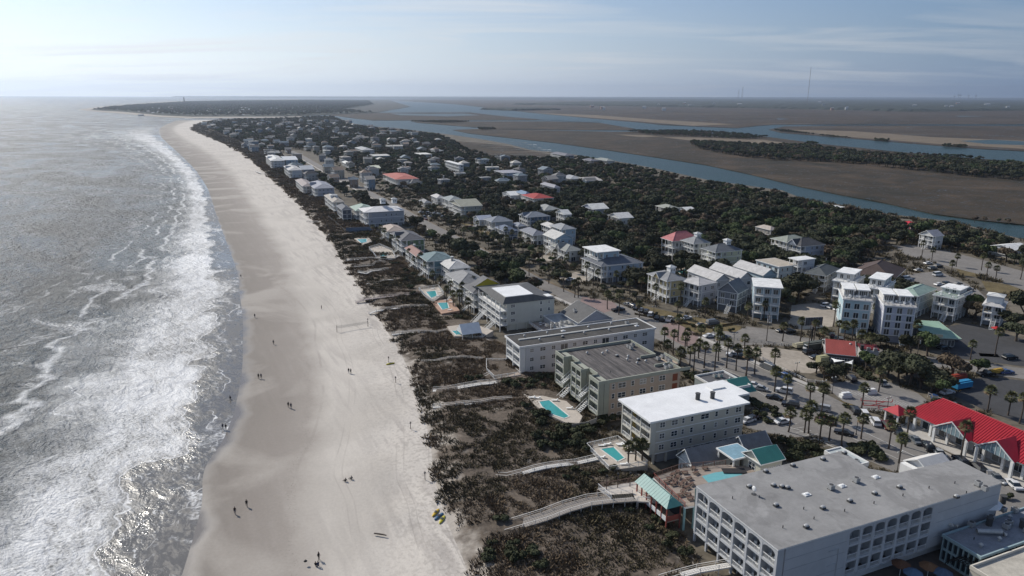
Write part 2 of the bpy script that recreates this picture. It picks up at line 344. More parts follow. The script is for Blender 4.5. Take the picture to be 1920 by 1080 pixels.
    film = mth(t, 'MULTIPLY', mth(t, 'MULTIPLY', ramp(t, mth(t, 'DIVIDE', dd, 100), [(.0, 0), (.03, 1)]), ramp(t, lace, [(.56, 0), (.66, .7)])), ramp(t, mth(t, 'DIVIDE', dd, 100), [(.09, 1), (.14, 0)]))
    foam_glint = mth(t, 'MULTIPLY', k, mth(t, 'MAXIMUM', mth(t, 'MAXIMUM', foam1, mth(t, 'MAXIMUM', ln, brks)), film), clamp=True)
    cap = mth(t, 'MULTIPLY', ramp(t, noi(.075, 7, st=(.8, .55, 1), dist=1.0, rough=.62), [(.555, 0), (.635, 1)]), ramp(t, noi(1.0, 5), [(.38, 0), (.6, 1)]))  # whitecap streaks, thickened to paint sun glints into the sea colour
    capz_glint = mth(t, 'MULTIPLY', cap, mth(t, 'MULTIPLY', k, 1.0))
    foam_glint = mth(t, 'MAXIMUM', foam_glint, mth(t, 'ADD', mth(t, 'MULTIPLY', capz_glint, .75), mth(t, 'MULTIPLY', cap, .25)), clamp=True)  # surf foam plus the whitecaps and painted glints
    deep = mixc(t, noi(.012, 4), (.036, .036, .033), (.068, .067, .060))
    shal = mixc(t, ramp(t, mth(t, 'DIVIDE', dd, 100), [(.0, 0), (.5, 1)]), (.135, .125, .112), (.08, .084, .08))
    wc = mixc(t, k, deep, shal)
    lk(t, mixc(t, foam_glint, wc, (.70, .70, .69)), b.inputs['Base Color'])
    glit = mth(t, 'ADD', mth(t, 'MULTIPLY', noi(.55, 6, st=(1.0, .5, 1), dist=1.0, rough=.7), .62), mth(t, 'MULTIPLY', noi(.018, 5, st=(1, .5, 1), dist=1.2), .48))
    rgh = mth(t, 'SUBTRACT', ramp(t, glit, [(.46, .17), (.52, .32), (.59, .56)]), mth(t, 'MULTIPLY', k, ramp(t, mth(t, 'DIVIDE', dd, 100), [(.05, .12), (.2, .05), (.6, 0)])))
    lk(t, mth(t, 'ADD', mth(t, 'MULTIPLY', foam_glint, .35), rgh), b.inputs['Roughness']); b.inputs['IOR'].default_value = 1.33
    h = mth(t, 'ADD', mth(t, 'MULTIPLY', noi(.06, 3, st=(1, .45, 1), dist=.6), 3.2), mth(t, 'ADD', mth(t, 'MULTIPLY', noi(.25, 5, st=(1, .5, 1), dist=1.0), 2.2), mth(t, 'MULTIPLY', noi(1.3, 5), .75)))
    calm = mth(t, 'SUBTRACT', 1.0, mth(t, 'MULTIPLY', k, ramp(t, mth(t, 'DIVIDE', dd, 100), [(.02, .93), (.14, .55), (.7, 0)])))
    bp = nd(t, 'ShaderNodeBump'); bp.inputs['Distance'].default_value = 1.5; lk(t, calm, bp.inputs['Strength']); lk(t, h, bp.inputs['Height']); lk(t, bp.outputs[0], b.inputs['Normal'])
    return m
SEA = sea_mat()
def water_mat(name, col, wob=.25, rough=.1, sc=.5):
    m = bpy.data.materials.new(name); m.use_nodes = True; t = m.node_tree; b = t.nodes['Principled BSDF']
    g = nd(t, 'ShaderNodeNewGeometry'); n = nd(t, 'ShaderNodeTexNoise'); lk(t, g.outputs['Position'], n.inputs['Vector']); n.inputs['Scale'].default_value = sc; n.inputs['Detail'].default_value = 5
    n2 = nd(t, 'ShaderNodeTexNoise'); lk(t, g.outputs['Position'], n2.inputs['Vector']); n2.inputs['Scale'].default_value = sc * .03; n2.inputs['Detail'].default_value = 4
    lk(t, mixc(t, n2.outputs[0], tuple(c * .75 for c in col), tuple(c * 1.25 for c in col)), b.inputs['Base Color']); b.inputs['Roughness'].default_value = rough; b.inputs['IOR'].default_value = 1.33; b.inputs['Specular IOR Level'].default_value = .32
    bp = nd(t, 'ShaderNodeBump'); bp.inputs['Distance'].default_value = wob; lk(t, n.outputs[0], bp.inputs['Height']); lk(t, bp.outputs[0], b.inputs['Normal']); return m
CREEK = water_mat('creek_water', (.020, .046, .046), 1.2, .34, .8)
POOLW = water_mat('pool_water', (.055, .29, .29), .03, .08, 1.2)
mb = MB(); EXT = 26000
mb.poly([(-EXT, -1500, -.1), (EXT, -1500, -.1), (EXT, EXT, -.1), (-EXT, EXT, -.1)], SEA); mb.build('sea', kind='structure')
steps = [max(2, min(16, int(np.linalg.norm(SW[i + 1] - SW[i]) / 6))) for i in range(NR - 1)]
RW, RV, RB = (resample(A, steps) for A in (SW, SV, SB))
nrm = RW - RV; nrm /= np.linalg.norm(nrm, axis=1)[:, None]
ker = np.ones(21) / 21; nrm = np.stack([np.convolve(np.pad(nrm[:, c], 10, 'edge'), ker, 'valid') for c in (0, 1)], 1); nrm /= np.linalg.norm(nrm, axis=1)[:, None]
ds = np.array([-3, 0, 2, 4, 6, 9, 12, 16, 20, 26, 32, 40, 50, 62, 76, 92, 112, 140, 180, 230])
sg = np.zeros((len(RW), len(ds), 3)); sg[..., :2] = RW[:, None] + nrm[:, None] * ds[None, :, None]
dist = np.hypot(RW[:, 0], RW[:, 1]); zs = np.clip(dist / 1400, 0, 1)
sg[..., 2] = 0; sd_ = np.repeat(ds[None] / (1 + .75 * zs[:, None]), len(RW), 0) if False else np.broadcast_to(ds[None], sg.shape[:2]) / (1 + .6 * np.clip((dist - 200) / 900, 0, 1.2))[:, None]
surf = np.broadcast_to(np.clip((230 - ds) / 110, 0, 1)[None], sg.shape[:2]) * np.clip((2300 - dist) / 700, 0, 1)[:, None]
grid_mesh('surf_water', sg, SEA, {'shore_d': np.ascontiguousarray(sd_), 'surf': np.ascontiguousarray(surf)}, kind='structure')
# ------------------------------------------------------------------ beach and dunes
def sand_mat():
    m = bpy.data.materials.new('beach_sand'); m.use_nodes = True; t = m.node_tree; b = t.nodes['Principled BSDF']
    g = nd(t, 'ShaderNodeNewGeometry'); pos = g.outputs['Position']
    tw = nd(t, 'ShaderNodeAttribute', attribute_name='tw').outputs['Fac']; tt = nd(t, 'ShaderNodeAttribute', attribute_name='tt').outputs['Fac']
    def noi(sc, det=5, st=None, rot=0, dist=0):
        v = pos
        if st:
            q = nd(t, 'ShaderNodeMapping'); lk(t, v, q.inputs[0]); q.inputs['Rotation'].default_value = (0, 0, R(rot)); 
            q2 = nd(t, 'ShaderNodeMapping'); lk(t, q.outputs[0], q2.inputs[0]); q2.inputs['Scale'].default_value = st; v = q2.outputs[0]
        n = nd(t, 'ShaderNodeTexNoise'); lk(t, v, n.inputs['Vector']); n.inputs['Scale'].default_value = sc; n.inputs['Detail'].default_value = det; n.inputs['Distortion'].default_value = dist; return n.outputs[0]
    u = mth(t, 'ADD', tt, mth(t, 'MULTIPLY', mth(t, 'SUBTRACT', noi(.05, 5), .5), .22))
    col = ramp(t, u, [(.0, (.19, .168, .143)), (.24, (.235, .206, .178)), (.40, (.295, .262, .228)), (.54, (.50, .46, .405)), (1, (.56, .515, .455))])
    # wind-blown and driven streaks running along the beach
    st = noi(.5, 7, (1.0, .10, 1), -UZ - 4, .3); bl = noi(.03, 3)
    col = mixc(t, mth(t, 'MULTIPLY', ramp(t, st, [(.48, 0), (.60, 1)]), mth(t, 'MULTIPLY', ramp(t, u, [(.3, .1), (.5, .6), (.95, .8)]), ramp(t, bl, [(.4, .2), (.6, 1)]))), col, (.37, .335, .30))
    col = mixc(t, ramp(t, noi(.022, 6, dist=1.2), [(.50, 0), (.62, .6)]), col, (.40, .365, .32))
    col = mixc(t, 1.0, col, ramp(t, noi(1.7, 6), [(.25, .93), (.75, 1.05)]), 'MULTIPLY')
    def trk(c, w, am): return mth(t, 'MULTIPLY', ramp(t, mth(t, 'DIVIDE', mth(t, 'ABSOLUTE', mth(t, 'SUBTRACT', mth(t, 'ADD', tw, mth(t, 'MULTIPLY', noi(.008, 2), 26)), c)), w), [(.5, 1), (1, 0)]), mth(t, 'MULTIPLY', ramp(t, noi(.04, 3), [(.42, 0), (.55, 1)]), am))
    tr = mth(t, 'MAXIMUM', mth(t, 'MAXIMUM', trk(44, .22, .3), trk(45.8, .22, .3)), mth(t, 'MAXIMUM', mth(t, 'MAXIMUM', trk(58, .2, .4), trk(59.8, .2, .4)), mth(t, 'MAXIMUM', trk(36, .5, .35), trk(66, .2, .35))))
    col = mixc(t, tr, col, (.27, .24, .21))
    col = mixc(t, mth(t, 'MULTIPLY', ramp(t, noi(1.1, 7), [(.50, 0), (.60, .55)]), ramp(t, u, [(.6, 0), (.8, .5), (1, 1)])), col, (.30, .27, .235))
    col = mixc(t, mth(t, 'MULTIPLY', ramp(t, noi(2.6, 6), [(.60, 0), (.66, .7)]), ramp(t, mth(t, 'ABSOLUTE', mth(t, 'SUBTRACT', u, .40)), [(.0, 1), (.03, 0)])), col, (.14, .12, .10))
    wet = ramp(t, mth(t, 'ADD', mth(t, 'DIVIDE', tw, 40), mth(t, 'MULTIPLY', mth(t, 'SUBTRACT', noi(.06, 3), .5), .3)), [(.0, 1), (.12, 0)])
    col = mixc(t, wet, col, (.16, .14, .12))
    lk(t, col, b.inputs['Base Color']); lk(t, ramp(t, wet, [(0, .85), (1, .22)]), b.inputs['Roughness']); b.inputs['Specular IOR Level'].default_value = .35
    hh = mth(t, 'ADD', mth(t, 'MULTIPLY', noi(.35, 6, (1, .35, 1), -UZ), .5), mth(t, 'MULTIPLY', noi(2.2, 5), .16))
    bp = nd(t, 'ShaderNodeBump'); bp.inputs['Distance'].default_value = .5; lk(t, mth(t, 'MULTIPLY', ramp(t, u, [(.2, .1), (.55, .35), (1, .9)]), 1.0), bp.inputs['Strength']); lk(t, hh, bp.inputs['Height']); lk(t, bp.outputs[0], b.inputs['Normal'])
    return m
SAND = sand_mat()
NC = 44; tt = np.linspace(0, 1, NC); bg_ = RW[:, None] * (1 - tt)[None, :, None] + RV[:, None] * tt[None, :, None]
bg3 = np.zeros(bg_.shape[:2] + (3,)); bg3[..., :2] = bg_
edge = np.clip((tt - .6) / .4, 0, 1)[None]
bg3[..., 2] = -.05 + np.minimum(tt * 4, 1)[None] * .35 + tt[None] * 1.32 + edge * (1 - edge) * 2.2 * (vnoise(bg_[..., 0], bg_[..., 1], 9, 5) - .35)
width = np.linalg.norm(RV - RW, axis=1)
bg3[:, 0, :2] += nrm * 2
grid_mesh('beach', bg3, SAND, {'tw': np.ascontiguousarray(tt[None] * width[:, None]), 'tt': np.ascontiguousarray(np.broadcast_to(tt[None], bg_.shape[:2]))}, kind='structure')
DUNE = M('dune_soil', (.125, .10, .077), .95, .4, .12, bump=.25, fine=.35, bscale=.9)
def dune_mat():
    t = DUNE.node_tree; b = t.nodes['Principled BSDF']; src = b.inputs['Base Color'].links[0].from_socket
    a = nd(t, 'ShaderNodeAttribute', attribute_name='dt').outputs['Fac']; g = nd(t, 'ShaderNodeNewGeometry'); n = nd(t, 'ShaderNodeTexNoise'); lk(t, g.outputs['Position'], n.inputs['Vector']); n.inputs['Scale'].default_value = .16; n.inputs['Detail'].default_value = 7
    f = mth(t, 'ADD', ramp(t, n.outputs[0], [(.62, 0), (.70, .75)]), ramp(t, mth(t, 'ADD', a, mth(t, 'MULTIPLY', mth(t, 'SUBTRACT', n.outputs[0], .5), .5)), [(.02, 1), (.10, 0)]), clamp=True)
    lk(t, mixc(t, f, src, (.40, .36, .31)), b.inputs['Base Color'])
dune_mat()
t2 = np.linspace(0, 1, 40); dg = RV[:, None] * (1 - t2)[None, :, None] + RB[:, None] * t2[None, :, None]
dg3 = np.zeros(dg.shape[:2] + (3,)); dg3[..., :2] = dg; dg3[..., 2] = dune_z(dg[..., 0], dg[..., 1], t2[None])
grid_mesh('dune_ground', dg3, DUNE, {'dt': np.ascontiguousarray(np.broadcast_to(t2[None], dg.shape[:2]))}, kind='structure')
def dune_at(x, y):                     # height of the dune ground, and its t (None outside)
    d = (SV[:, 0] - x) ** 2 + (SV[:, 1] - y) ** 2; b = int(np.argmin(d))
    for i in range(max(0, b - 6), min(NR - 1, b + 6)):
        q = [SV[i], SB[i], SB[i + 1], SV[i + 1]]
        if inpoly(x, y, q):
            e = SV[i + 1] - SV[i]; e2 = SB[i + 1] - SB[i]; p = np.array([x, y])
            a = abs(np.cross(e, p - SV[i])) / max(np.linalg.norm(e), 1e-6); c = abs(np.cross(e2, p - SB[i])) / max(np.linalg.norm(e2), 1e-6)
            tv = a / max(a + c, 1e-6); return float(dune_z(x, y, tv)), tv
    return None, None
def gz(x, y):
    z, t = dune_at(x, y); return z if z is not None else 1.5
# ------------------------------------------------------------------ land, marshes, creeks
LAND = M('land_ground', (.125, .108, .082), .95, .45, .05, bump=.1, fine=.3, bscale=.8)
MARSH = M('marsh_grass', (.052, .038, .028), .95, .35, .02, bump=.5, fine=.22, bscale=.3)
MARSH2 = M('far_marsh', (.085, .062, .045), .95, .4, .004, fine=.3)
TAN = M('tan_reeds', (.155, .122, .084), .95, .3, .03, fine=.2)
ledge = [Vector((*(SV[i] + .12 * (SB[i] - SV[i])), 1.5)) for i in range(NR - 1, -1, -1)]
LANDPX = [(520, 222), (560, 219), (622, 217), (665, 232), (700, 237), (742, 240), (827, 250), (897, 260), (953, 270), (995, 281), (1066, 288), (1178, 306), (1240, 318), (1325, 337), (1467, 357), (1509, 374), (1594, 386), (1665, 401), (1785, 415), (1884, 440), (1920, 449), (2300, 540), (3200, 800), (3200, 1500), (1700, 1500)]
wsheet('land', ledge + [P(x, y) for x, y in LANDPX], 1.5, LAND, thick=2)
def marsh_mat(name, a, b_, c, sc, cr):
    m = bpy.data.materials.new(name); m.use_nodes = True; t = m.node_tree; bs = t.nodes['Principled BSDF']; g = nd(t, 'ShaderNodeNewGeometry')
    n = nd(t, 'ShaderNodeTexNoise'); lk(t, g.outputs['Position'], n.inputs['Vector']); n.inputs['Scale'].default_value = sc; n.inputs['Detail'].default_value = 9; n.inputs['Roughness'].default_value = .62; n.inputs['Distortion'].default_value = .8
    n2 = nd(t, 'ShaderNodeTexNoise'); lk(t, g.outputs['Position'], n2.inputs['Vector']); n2.inputs['Scale'].default_value = sc * 1.6; n2.inputs['Detail'].default_value = 3; n2.inputs['Distortion'].default_value = 2.5
    col = ramp(t, n.outputs[0], [(.32, a), (.5, b_), (.68, c)]); ck = ramp(t, mth(t, 'ABSOLUTE', mth(t, 'SUBTRACT', n2.outputs[0], .5)), [(0, 1), (cr, 0)])
    lk(t, mixc(t, mth(t, 'MULTIPLY', ck, .75), col, (.03, .045, .05)), bs.inputs['Base Color']); lk(t, ramp(t, ck, [(.4, .95), (1, .35)]), bs.inputs['Roughness']); bs.inputs['Specular IOR Level'].default_value = .2
    bp = nd(t, 'ShaderNodeBump'); bp.inputs['Distance'].default_value = .7; n3 = nd(t, 'ShaderNodeTexNoise'); lk(t, g.outputs['Position'], n3.inputs['Vector']); n3.inputs['Scale'].default_value = .5; n3.inputs['Detail'].default_value = 5; lk(t, n3.outputs[0], bp.inputs['Height']); lk(t, bp.outputs[0], bs.inputs['Normal']); return m
MARSH = marsh_mat('near_marsh_grass', (.024, .022, .014), (.046, .035, .023), (.085, .060, .038), .014, .013); MARSH2 = marsh_mat('wide_marsh_grass', (.032, .028, .020), (.058, .044, .032), (.088, .070, .050), .0035, .017)
SAN = M('sand_ground', (.36, .32, .27), .95, .15, .08, bump=.08, fine=.1)
RIV = [(560, 214), (700, 212), (728, 190), (1000, 199), (1240, 228), (1500, 229), (3000, 229), (3000, 900), (1920, 520), (1500, 390), (1240, 335), (1000, 290), (860, 262), (700, 245), (600, 232)]
sheet('creek_water', RIV, .15, CREEK)
sheet('marsh', [(849, 243.5), (880, 250), (953, 258), (1037, 267), (1139, 281), (1240, 296), (1325, 309), (1410, 327), (1495, 348), (1583, 366), (1665, 381), (1753, 401), (1842, 413), (1920, 421), (2400, 472), (3000, 540), (3000, 390), (1920, 304), (1842, 298), (1700, 286), (1541, 270), (1435, 256), (1328, 250), (1240, 246), (1150, 247), (897, 241.5)], .9, MARSH, thick=1)
sheet('marsh_island', [(770, 227.5), (1029, 227.5), (1122, 230), (1192, 241.5), (1178, 244), (1029, 243), (925, 241.5), (784, 230)], .9, MARSH, thick=1)
sheet('marsh_island', [(600, 213), (665, 212), (760, 211), (880, 210.6), (953, 219), (1029, 225), (812, 225.7), (700, 225.7), (665, 222)], .9, MARSH, thick=1)
sheet('marsh_flat', [(1442, 243), (1467, 249), (1559, 256), (1665, 265), (1753, 272), (1842, 279), (1920, 283), (3000, 352), (3000, 240), (1920, 236), (1600, 235.5), (1470, 237)], .9, MARSH2, thick=1)
sheet('far_marsh', [(728, 187), (860, 196), (947, 206), (990, 210.6), (1122, 223), (1206, 230), (1240, 234), (1328, 238), (1382, 240), (1420, 236), (1452, 233.5), (1920, 233), (3000, 234), (3000, 188), (1200, 188), (900, 186)], .9, MARSH2, thick=1)
for nm, q in (('tan_reed_flat', [(1000, 211.5), (1120, 216), (1240, 225), (1378, 233), (1300, 236), (1180, 226), (1060, 217)]), ('tan_reed_flat', [(1240, 257), (1330, 258), (1430, 262), (1510, 272), (1490, 277), (1380, 268), (1300, 264)]),
              ('tan_reed_flat', [(1560, 285), (1640, 287), (1700, 290), (1690, 293), (1600, 292), (1570, 290)]), ('tan_reed_flat', [(1480, 243), (1600, 246), (1750, 257), (1920, 264), (2300, 290), (2300, 300), (1920, 279), (1750, 269), (1560, 254)]),
              ('tan_reed_flat', [(1152, 252), (1210, 253), (1240, 256), (1200, 257)])): sheet(nm, q, .98, TAN)
for q in ([(730, 212.6), (800, 213.5), (870, 213), (900, 216), (840, 218), (752, 216)], [(690, 205.5), (745, 204), (740, 207.5), (712, 208)], [(1800, 264), (1860, 262), (1920, 265), (2100, 272), (2100, 278), (1920, 272), (1850, 270)], [(1000, 221.5), (1130, 228), (1100, 229), (1010, 224)], [(1455, 222), (1480, 223), (1460, 224.5)], [(1790, 217), (1850, 218), (1800, 219)], [(1500, 234), (1920, 233.6), (1920, 234.6), (1560, 235)]):
    sheet('tidal_pool', q, 1.02, CREEK)
sheet('barrier_sand', [(145, 206), (200, 198.5), (300, 191), (350, 189), (560, 186), (570, 200), (575, 216), (560, 219.2), (520, 220.7), (360, 221.5), (300, 219.5), (230, 213)], .8, SAN, thick=1)
sheet('barrier_island', [(168, 206), (205, 200), (300, 193), (350, 190), (450, 188), (560, 187), (728, 187), (770, 200), (700, 212), (640, 214), (600, 216), (540, 218.3), (360, 218.6), (300, 216), (240, 210)], 1.5, M('island_floor', (.05, .048, .038), .95, .3, .01), thick=1)
# ------------------------------------------------------------------ distant woods: bumpy canopies
FOL = M('far_foliage', (.036, .043, .032), .95, .45, .04, bump=1.5, fine=.4, bscale=.15)
def canopy(name, px, step, h, base=1.5, mat=FOL, kind='stuff', label=None, jag=1.0):
    poly = [P(x, y, base) for x, y in px]; xs = [p.x for p in poly]; ys = [p.y for p in poly]
    X = np.arange(min(xs) - step, max(xs) + step, step); Y = np.arange(min(ys) - step, max(ys) + step, step)
    ins = np.zeros((len(Y), len(X)), bool); pw = np.array([[p.x, p.y] for p in poly])
    gx, gy = np.meshgrid(X, Y); c = np.zeros_like(gx, bool); j = len(pw) - 1
    for i in range(len(pw)):
        xi, yi = pw[i]; xj, yj = pw[j]
        with np.errstate(divide='ignore', invalid='ignore'): cond = ((yi > gy) != (yj > gy)) & (gx < (xj - xi) * (gy - yi) / (yj - yi + 1e-12) + xi)
        c ^= cond; j = i
    z = np.where(c, base + h * (.45 + .55 * vnoise(gx, gy, step * 2.1, 3) * jag + .3 * rng.random(gx.shape)), base - .6)
    jit = (rng.random(gx.shape + (2,)) - .5) * step * .6; gx = gx + jit[..., 0]; gy = gy + jit[..., 1]
    keep = c.copy(); keep[:-1] |= c[1:]; keep[1:] |= c[:-1]; keep[:, :-1] |= keep[:, 1:]; keep[:, 1:] |= keep[:, :-1]
    idx = -np.ones(gx.shape, int); idx[keep] = np.arange(keep.sum())
    q = np.stack([idx[:-1, :-1], idx[:-1, 1:], idx[1:, 1:], idx[1:, :-1]], -1).reshape(-1, 4); q = q[(q >= 0).all(1)]
    me = bpy.data.meshes.new(name); me.from_pydata(np.stack([gx[keep], gy[keep], z[keep]], -1).tolist(), [], q.tolist()); me.materials.append(mat); me.update()
    return add(name, me, kind=kind, label=label, cat='woods')
canopy('far_woods', [(175, 206), (205, 201), (300, 194), (350, 191), (450, 189), (560, 188), (690, 189), (700, 196), (640, 206), (700, 211.5), (600, 215), (540, 217.4), (360, 217.4), (300, 214.5), (240, 209)], 22, 5, label='hazy dark woods covering the next barrier island')
canopy('far_woods', [(330, 182.3), (330, 180.6), (2300, 184), (3000, 187), (3000, 193), (1900, 191), (1400, 189), (1100, 187), (900, 185.5), (700, 184), (500, 183.2)], 110, 16, label='hazy blue mainland woods along the horizon')
canopy('far_woods', [(960, 196), (1100, 192), (1300, 190), (1900, 192), (2600, 194), (2600, 209), (1920, 207), (1700, 209), (1500, 204), (1200, 199.5)], 45, 13, label='dark mainland woods behind the wide brown marsh')
canopy('far_woods', [(900, 205), (960, 207.5), (1050, 205.8), (990, 203.5)], 18, 9, label='low dark hammock at the bend of the river')
# ------------------------------------------------------------------ building kit
_wm = {}
def window_mesh(w, h, kind='sash', trim=None):
    key = (round(w, 1), round(h, 1), kind, trim.name if trim else '')
    if key in _wm: return _wm[key]
    t = trim or WHITE; mb = MB(); f = .09
    mb.box(-w / 2, w / 2, -.06, .0, 0, f, t).box(-w / 2, w / 2, -.06, 0, h - f, h, t).box(-w / 2, -w / 2 + f, -.06, 0, f, h - f, t).box(w / 2 - f, w / 2, -.06, 0, f, h - f, t)
    mb.poly([(-w / 2 + f, -.02, f), (w / 2 - f, -.02, f), (w / 2 - f, -.02, h - f), (-w / 2 + f, -.02, h - f)], GLASS)
    if kind == 'sash': mb.box(-w / 2 + f, w / 2 - f, -.05, -.021, h * .5 - .03, h * .5 + .03, t)
    if kind == 'twin': mb.box(-.05, .05, -.05, -.021, f, h - f, t).box(-w / 2 + f, -.05, -.05, -.021, h * .5 - .03, h * .5 + .03, t).box(.05, w / 2 - f, -.05, -.021, h * .5 - .03, h * .5 + .03, t)
    if kind == 'door': mb.box(-.05, .05, -.05, -.021, f, h - f, t)
    _wm[key] = mb.mesh('window'); return _wm[key]
def put_win(root, x, y, z, face, w=1.0, h=1.5, kind='sash', name='window', trim=None):
    # face: 's' outward -y, 'w' outward -x, 'n' +y, 'e' +x
    rz = {'s': 0, 'w': -math.pi / 2, 'n': math.pi, 'e': math.pi / 2}[face]
    return add(name, window_mesh(w, h, kind, trim), root, (x, y, z), rz)
def railing(mb, a, b, z, m=WHITE, h=1.0, gap=.42, posts=2.4):
    a = Vector((a[0], a[1], z)); b = Vector((b[0], b[1], z)); L = (b - a).length
    if L < .3: return
    mb.bar(a + Vector((0, 0, h)), b + Vector((0, 0, h)), .09, .08, m); mb.bar(a + Vector((0, 0, .16)), b + Vector((0, 0, .16)), .05, .06, m)
    n = max(1, int(L / gap))
    for i in range(1, n):
        p = a.lerp(b, i / n); mb.bar(p + Vector((0, 0, .12)), p + Vector((0, 0, h - .05)), .05, .05, m)
    k = max(1, round(L / posts))
    for i in range(k + 1):
        p = a.lerp(b, i / k); mb.box(p.x - .06, p.x + .06, p.y - .06, p.y + .06, z, z + h + .05, m)
FOOT = []                              # footprints in world space, for keeping trees out
class Bld:
    """A building in its own frame: x inland, y along the shore away from the camera, z up."""
    def __init__(s, name, N, L, R_, ze, va=-23.0, label=None, cat='house', z0=1.5, group=None, pad=3):
        va = R(va); V = Vector((math.sin(va), math.cos(va), 0)); U = Vector((V.y, -V.x, 0))
        o = P(*N, ze)
        s.ly = (P(*L, ze) - o).dot(V) if not isinstance(L, (int, float)) else L
        s.lx = (P(*R_, ze) - o).dot(U) if not isinstance(R_, (int, float)) else R_
        s.ly = max(s.ly, 5); s.lx = max(s.lx, 5); s.ze = ze - z0; s.o = Vector((o.x, o.y, z0)); s.U = U; s.V = V
        s.root = add(name, None, loc=s.o, rz=math.atan2(U.y, U.x), label=label, cat=cat, group=group); s.px = (N[0], N[1])
        c = s.o + U * s.lx / 2 + V * s.ly / 2; FOOT.append((c.x, c.y, U, V, s.lx / 2 + pad, s.ly / 2 + pad, s.ze + z0))
    def part(s, mb, name, parent=None, **k): return mb.build(name, parent or s.root, **k)
    def lp(s, px, z):                  # local coordinates of a photo point at height z above the building's ground
        p = P(px[0], px[1], s.o.z + z) - s.o; return (p.dot(s.U), p.dot(s.V))
def roof(b, kind, x0, x1, y0, y1, z, rise, m, oh=.5, name='roof', fascia=WHITE, parent=None, wall=None):
    mb = MB(); x0 -= oh; x1 += oh; y0 -= oh; y1 += oh; t = .22
    if kind == 'flat':
        mb.box(x0, x1, y0, y1, z, z + .35, fascia); mb.poly([(x0 + .2, y0 + .2, z + .354), (x1 - .2, y0 + .2, z + .354), (x1 - .2, y1 - .2, z + .354), (x0 + .2, y1 - .2, z + .354)], m)
        return mb.build(name, parent or b.root)
    if kind == 'parapet':
        p = rise
        mb.poly([(x0, y0, z + .1), (x1, y0, z + .1), (x1, y1, z + .1), (x0, y1, z + .1)], m)
        w = .25
        mb.box(x0, x1, y0, y0 + w, z - .1, z + p, fascia).box(x0, x1, y1 - w, y1, z - .1, z + p, fascia).box(x0, x0 + w, y0 + w, y1 - w, z - .1, z + p, fascia).box(x1 - w, x1, y0 + w, y1 - w, z - .1, z + p, fascia)
        return mb.build(name, parent or b.root)
    w, d = x1 - x0, y1 - y0
    if kind == 'hip':
        if w >= d: r1, r2 = (x0 + d / 2, (y0 + y1) / 2), (x1 - d / 2, (y0 + y1) / 2)
        else: r1, r2 = ((x0 + x1) / 2, y0 + w / 2), ((x0 + x1) / 2, y1 - w / 2)
        A, B, C, D = (x0, y0, z + t), (x1, y0, z + t), (x1, y1, z + t), (x0, y1, z + t); e, f = (*r1, z + rise), (*r2, z + rise)
        if w >= d:
            mb.poly([A, B, f, e], m).poly([C, D, e, f], m).poly([B, C, f], m).poly([D, A, e], m)
        else:
            mb.poly([A, B, e], m).poly([C, D, f], m).poly([B, C, f, e], m).poly([D, A, e, f], m)
        mb.tube([(e[0], e[1], e[2] + .03), (f[0], f[1], f[2] + .03)], .1, m, 4)
        for c in (A, B, C, D):
            r = e if (Vector(c) - Vector(e)).length < (Vector(c) - Vector(f)).length else f
            mb.tube([(c[0], c[1], c[2] + .03), (r[0], r[1], r[2] + .03)], .08, m, 4)
    elif kind == 'gx':                 # ridge along x, gables at x0 and x1
        ym = (y0 + y1) / 2
        for a, c in ((y0, 1), (y1, -1)):
            q = [(x0, a, z + t), (x1, a, z + t), (x1, ym, z + rise), (x0, ym, z + rise)]
            mb.poly(q if c > 0 else q[::-1], m)
        if wall:
            for xx in (x0 + oh, x1 - oh): mb.poly([(xx, y0 + oh, z), (xx, y1 - oh, z), (xx, ym, z + rise - .25)][::(1 if xx > x0 + oh + .1 else -1)], wall)
        for xx in (x0, x1):
            mb.bar((xx, y0, z + t), (xx, ym, z + rise), .12, .25, fascia).bar((xx, ym, z + rise), (xx, y1, z + t), .12, .25, fascia)
    elif kind == 'gy':                 # ridge along y
        xm = (x0 + x1) / 2
        for a, c in ((x0, -1), (x1, 1)):
            q = [(a, y0, z + t), (a, y1, z + t), (xm, y1, z + rise), (xm, y0, z + rise)]
            mb.poly(q if c > 0 else q[::-1], m)
        if wall:
            for yy in (y0 + oh, y1 - oh): mb.poly([(x0 + oh, yy, z), (x1 - oh, yy, z), (xm, yy, z + rise - .25)][::(1 if yy < y0 + oh + .1 else -1)], wall)
        for yy in (y0, y1):
            mb.bar((x0, yy, z + t), (xm, yy, z + rise), .12, .25, fascia).bar((xm, yy, z + rise), (x1, yy, z + t), .12, .25, fascia)
    if kind in ('hip', 'gx', 'gy'):    # eaves and soffit
        mb.poly([(x0, y1, z), (x1, y1, z), (x1, y0, z), (x0, y0, z)], fascia)
        mb.box(x0, x1, y0 - .03, y0, z, z + t, fascia).box(x0, x1, y1, y1 + .03, z, z + t, fascia).box(x0 - .03, x0, y0, y1, z, z + t, fascia).box(x1, x1 + .03, y0, y1, z, z + t, fascia)
    return mb.build(name, parent or b.root)
